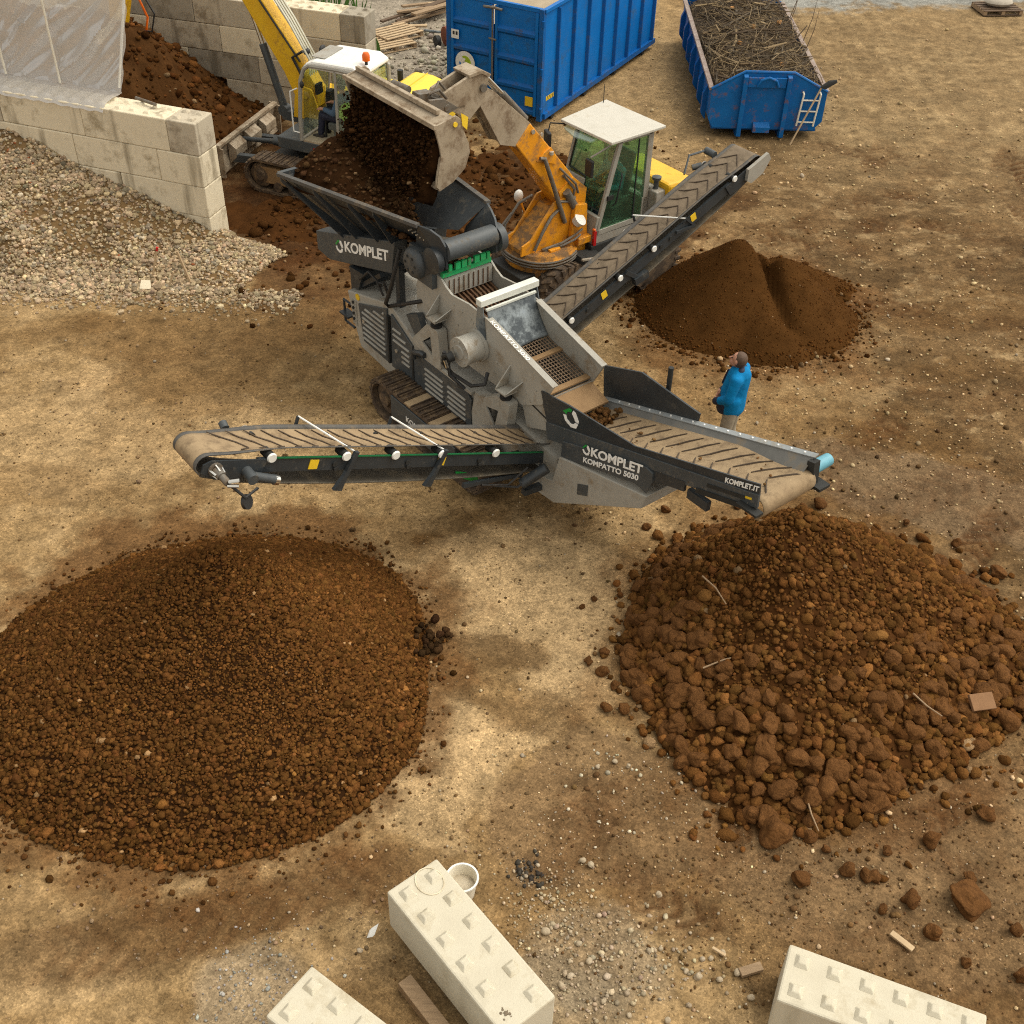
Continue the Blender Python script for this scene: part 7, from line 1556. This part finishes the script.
k = MB(); k.prism([(-.75, cy1 - .01, 1.34), (-1.28, cy1 - .01, 1.34), (-1.28, cy1 - .01, 2.58), (-.77, cy1 - .01, 2.58)], (0, .01, 0)); k.prism([(-1.30, cy0 + .06, 1.75), (-1.30, cy1 - .06, 1.75), (-1.31, cy1 - .06, 2.56), (-1.31, cy0 + .06, 2.56)], (.01, 0, 0)); k.prism([(.14, cy0 + .06, 1.2), (.14, cy1 - .06, 1.2), (-.0, cy1 - .06, 2.55), (-.0, cy0 + .06, 2.55)], (.01, 0, 0)); k.prism([(.05, cy0, 1.7), (-1.25, cy0, 1.7), (-1.25, cy0, 2.58), (-.08, cy0, 2.58)], (0, .01, 0)); k.build('cab_glass', 'glass2', ce)
k = MB(); k.b2(-1.30, -.76, cy1 - .02, cy1 + .01, 1.13, 1.32); k.build('cab_side_panel', 'cabgrey', ce, .01)
k = MB(); k.b2(-.88, -.36, .34, .84, 1.36, 1.50); k.prism([(-.90, .36, 1.5), (-.82, .36, 1.5), (-.94, .36, 2.0), (-1.02, .36, 2.0)], (0, .46, 0)); k.b2(-.8, -.45, .4, .8, 1.13, 1.36); k.build('seat', 'interior', ce, .02)
k = MB(); k.tube([(-.2, .3, 1.13), (-.22, .3, 1.75)], .03, 8); k.tube([(-.2, .7, 1.13), (-.25, .7, 1.75)], .03, 8); k.b2(-.12, -.02, .1, .3, 1.5, 1.9); k.b2(.0, .06, .35, .55, 1.9, 2.1); k.build('controls', 'dark', ce)
k = MB(); k.tube([(.17, 1.06, 1.28), (.30, 1.08, 1.30), (.30, 1.08, 2.1), (.14, 1.06, 2.18)], .016, 8); k.build('grab_rail', 'white', ce)
k = MB(); k.cyl((-1.26, .72, 2.76), (-1.26, .72, 2.84), .03); k.build('beacon_stem', 'dark', ce)
k = MB(); k.lathe((-1.26, .72, 2.84), (0, 0, 1), [(0, .075), (.10, .075), (.15, .05), (.16, .01)], 18); k.build('beacon', 'beacon', ce)
k = MB(); k.ball((.30, -.22, 2.52), (.05, .11, .09), 8); k.tube([(-.02, -.05, 2.6), (.28, -.2, 2.54)], .015, 6); k.ball((-.02, 1.12, 2.3), (.04, .05, .07), 8); k.build('mirror', 'black', ce)
def wce(l): return (-3.9 + l[0] * math.cos(EX) - l[1] * math.sin(EX), 23.6 + l[0] * math.sin(EX) + l[1] * math.cos(EX), l[2])
seated('person with lime vest over blue workwear seated in the yellow crawler excavator', wce((-.60, .60, 1.51)), EX - math.pi / 2, WORKB, GREYHAIR, LIME)
# boom, dipper, bucket
BY = -.30
k = MB(); k.prism([(.50, BY - .16, 1.30), (.95, BY - .16, 1.32), (1.22, BY - .16, 1.92), (2.10, BY - .16, 3.28), (3.3, BY - .16, 4.55), (5.0, BY - .16, 4.75), (5.02, BY - .16, 4.45), (3.5, BY - .16, 4.95), (2.75, BY - .16, 4.6), (1.62, BY - .16, 3.40), (.70, BY - .16, 2.18), (.45, BY - .16, 1.7)][:6] + [(5.0, BY - .16, 5.0), (3.2, BY - .16, 5.05), (2.6, BY - .16, 4.75), (1.62, BY - .16, 3.36), (.74, BY - .16, 2.18), (.45, BY - .16, 1.7)], (0, .32, 0)); k.build('boom', 'yellow', ce, .02)
k = MB()
for y in (BY - .24, BY + .19): k.prism([(.35, y, 1.05), (1.05, y, 1.05), (.98, y, 1.5), (.8, y, 1.75), (.55, y, 1.7)], (0, .05, 0))
k.cyl((.70, BY - .26, 1.58), (.70, BY + .26, 1.58), .09, n=16); k.build('boom_bracket', 'yellow', ce, .01)
k = MB(); k.cyl((1.38, BY + .05, 1.10), (1.76, BY + .05, 2.40), .08, n=18); k.cyl((1.38, BY - .04, 1.08), (1.38, BY + .14, 1.08), .12, n=16); k.b2(.8, 1.4, BY - .1, BY + .15, .9, 1.1); k.build('boom_cylinder', 'char2', ce)
k = MB(); k.cyl((1.76, BY + .05, 2.40), (2.12, BY + .05, 3.62), .045, n=14); k.build('boom_rod', 'chrome', ce)
k = MB()
for dy in (-.10, -.02, .06, .13): k.tube([(.62, BY + dy, 1.95), (.60, BY + dy, 2.28), (1.02, BY + dy, 2.98), (1.55, BY + dy, 3.72), (2.3, BY + dy, 4.8)], .026, 6)
k.build('boom_pipes', mat('pale_pipe', (.6, .58, .46), (.5, .48, .38), .4), ce)
k = MB(); k.tube([(.80, BY + .18, 2.22), (1.7, BY + .18, 3.4), (2.6, BY + .18, 4.6)], .02, 6); k.tube([(.75, BY + .2, 1.9), (.95, BY + .22, 2.3), (.7, BY + .2, 2.45)], .03, 8); k.ball((.70, BY + .05, 2.40), .075, 8); k.build('boom_hoses', 'black', ce)
k = MB(); k.prism([(4.60, BY - .11, 5.05), (5.0, BY - .11, 5.05), (5.30, BY - .11, 4.4), (5.78, BY - .11, 1.45), (5.60, BY - .11, 1.42), (5.02, BY - .11, 3.0)], (0, .22, 0)); k.build('dipper', 'yellow', ce, .015)
k = MB(); k.cyl((5.62, BY - .2, 1.75), (5.62, BY + .2, 1.75), .06, n=12); k.prism([(5.55, BY - .14, 1.30), (5.80, BY - .14, 1.28), (5.82, BY - .14, 1.12), (5.60, BY - .14, 1.10)], (0, .28, 0)); k.build('linkage', mat('dusty_red', (.28, .05, .05), (.2, .04, .035), .6), ce)
k = MB(); k.prism([(5.5, BY - .3, 1.1), (5.85, BY - .3, 1.12), (6.0, BY - .3, .8), (5.85, BY - .3, .5), (5.4, BY - .3, .5), (5.45, BY - .3, .62), (5.75, BY - .3, .68), (5.8, BY - .3, .85)], (0, .6, 0)); k.build('bucket', 'steel', ce, .01)
k = MB(); k.tube([(5.0, BY - .14, 2.9), (4.85, BY - .2, 2.4), (5.0, BY - .2, 1.95), (5.3, BY - .16, 2.0)], .025, 8); k.build('hose_loop', 'beacon', ce)
k = MB(); k.tube([(4.95, BY - .14, 3.1), (4.65, BY - .2, 2.5), (4.8, BY - .2, 2.1), (5.2, BY - .16, 2.1)], .02, 8); k.build('dipper_hoses', 'black', ce)
SC.cycles.use_denoising = False; SC.cycles.filter_width = 1.1
SC.cycles.max_bounces = 8; SC.cycles.transparent_max_bounces = 12

# ---- pieces that stand apart from each other become objects of their own
SPLIT = {'knobs': 'knob', 'hydraulic_hoses': 'hydraulic_hose', 'hose_ends': 'hose_end', 'rollers': 'roller', 'roller_caps': 'roller_cap', 'yellow_labels': 'yellow_label', 'control_knobs': 'control_knob', 'hinges': 'hinge', 'chrome_rods': 'chrome_rod', 'door_latches': 'door_latch',
         'pins': 'pin', 'ring_hoses': 'ring_hose', 'hoses': 'hose', 'boom_hoses': 'boom_hose', 'boom_pipes': 'boom_pipe', 'foot_side_plates': 'foot_side_plate', 'boom_lugs': 'boom_lug', 'bearers': 'bearer', 'base_boards': 'base_board', 'deck_boards': 'deck_board', 'blade_boxes': 'blade_box', 'blade_ends': 'blade_end',
         'gussets': 'gusset', 'eyes': 'eye', 'cut_ends': 'cut_end', 'cuffs': 'cuff', 'shoes': 'shoe', 'boots': 'boot', 'mesh_clamps': 'mesh_clamp', 'hopper_legs': 'hopper_leg', 'cab_glass': 'window_pane', 'rear_glass': 'window_pane', 'hood_legs': 'hood_leg', 'label_mark': 'label_mark', 'ram_hoses': 'ram_hose', 'stick_cylinder': 'stick_cylinder',
         'dipper_hoses': 'dipper_hose', 'door_seals': 'door_seal', 'brackets': 'bracket', 'head_plates': 'head_plate', 'tension_slots': 'tension_slot', 'upright_twigs': 'upright_twig', 'motor_bolts': 'motor_bolt', 'stripes': 'stripe'}
def islands(me):
    n = len(me.vertices); par = list(range(n))
    def find(a):
        while par[a] != a: par[a] = par[par[a]]; a = par[a]
        return a
    for e in me.edges:
        a, b = find(e.vertices[0]), find(e.vertices[1])
        if a != b: par[a] = b
    g = {}
    for p in me.polygons: g.setdefault(find(p.vertices[0]), []).append(p)
    return list(g.values())
done = {}
for o in list(bpy.data.objects):
    b = o.name.split('.')[0]
    if b not in SPLIT or o.type != 'MESH': continue
    me = o.data
    for ps_ in islands(me):
        used = sorted({v for p in ps_ for v in p.vertices}); mp = {v: i for i, v in enumerate(used)}
        m2 = bpy.data.meshes.new(SPLIT[b]); m2.from_pydata([tuple(me.vertices[v].co) for v in used], [], [[mp[v] for v in p.vertices] for p in ps_])
        m2.polygons.foreach_set('use_smooth', [p.use_smooth for p in ps_])
        if any(p.use_smooth for p in ps_): m2.set_sharp_from_angle(angle=R(38))
        for mm in me.materials: m2.materials.append(mm)
        c_ = bpy.data.objects.new(SPLIT[b], m2); COL.objects.link(c_); c_.parent = o.parent
        for md_ in o.modifiers:
            if md_.type == 'BEVEL': q_ = c_.modifiers.new('bevel', 'BEVEL'); q_.width = md_.width; q_.segments = md_.segments; q_.limit_method = 'ANGLE'; q_.angle_limit = md_.angle_limit
    bpy.data.objects.remove(o)
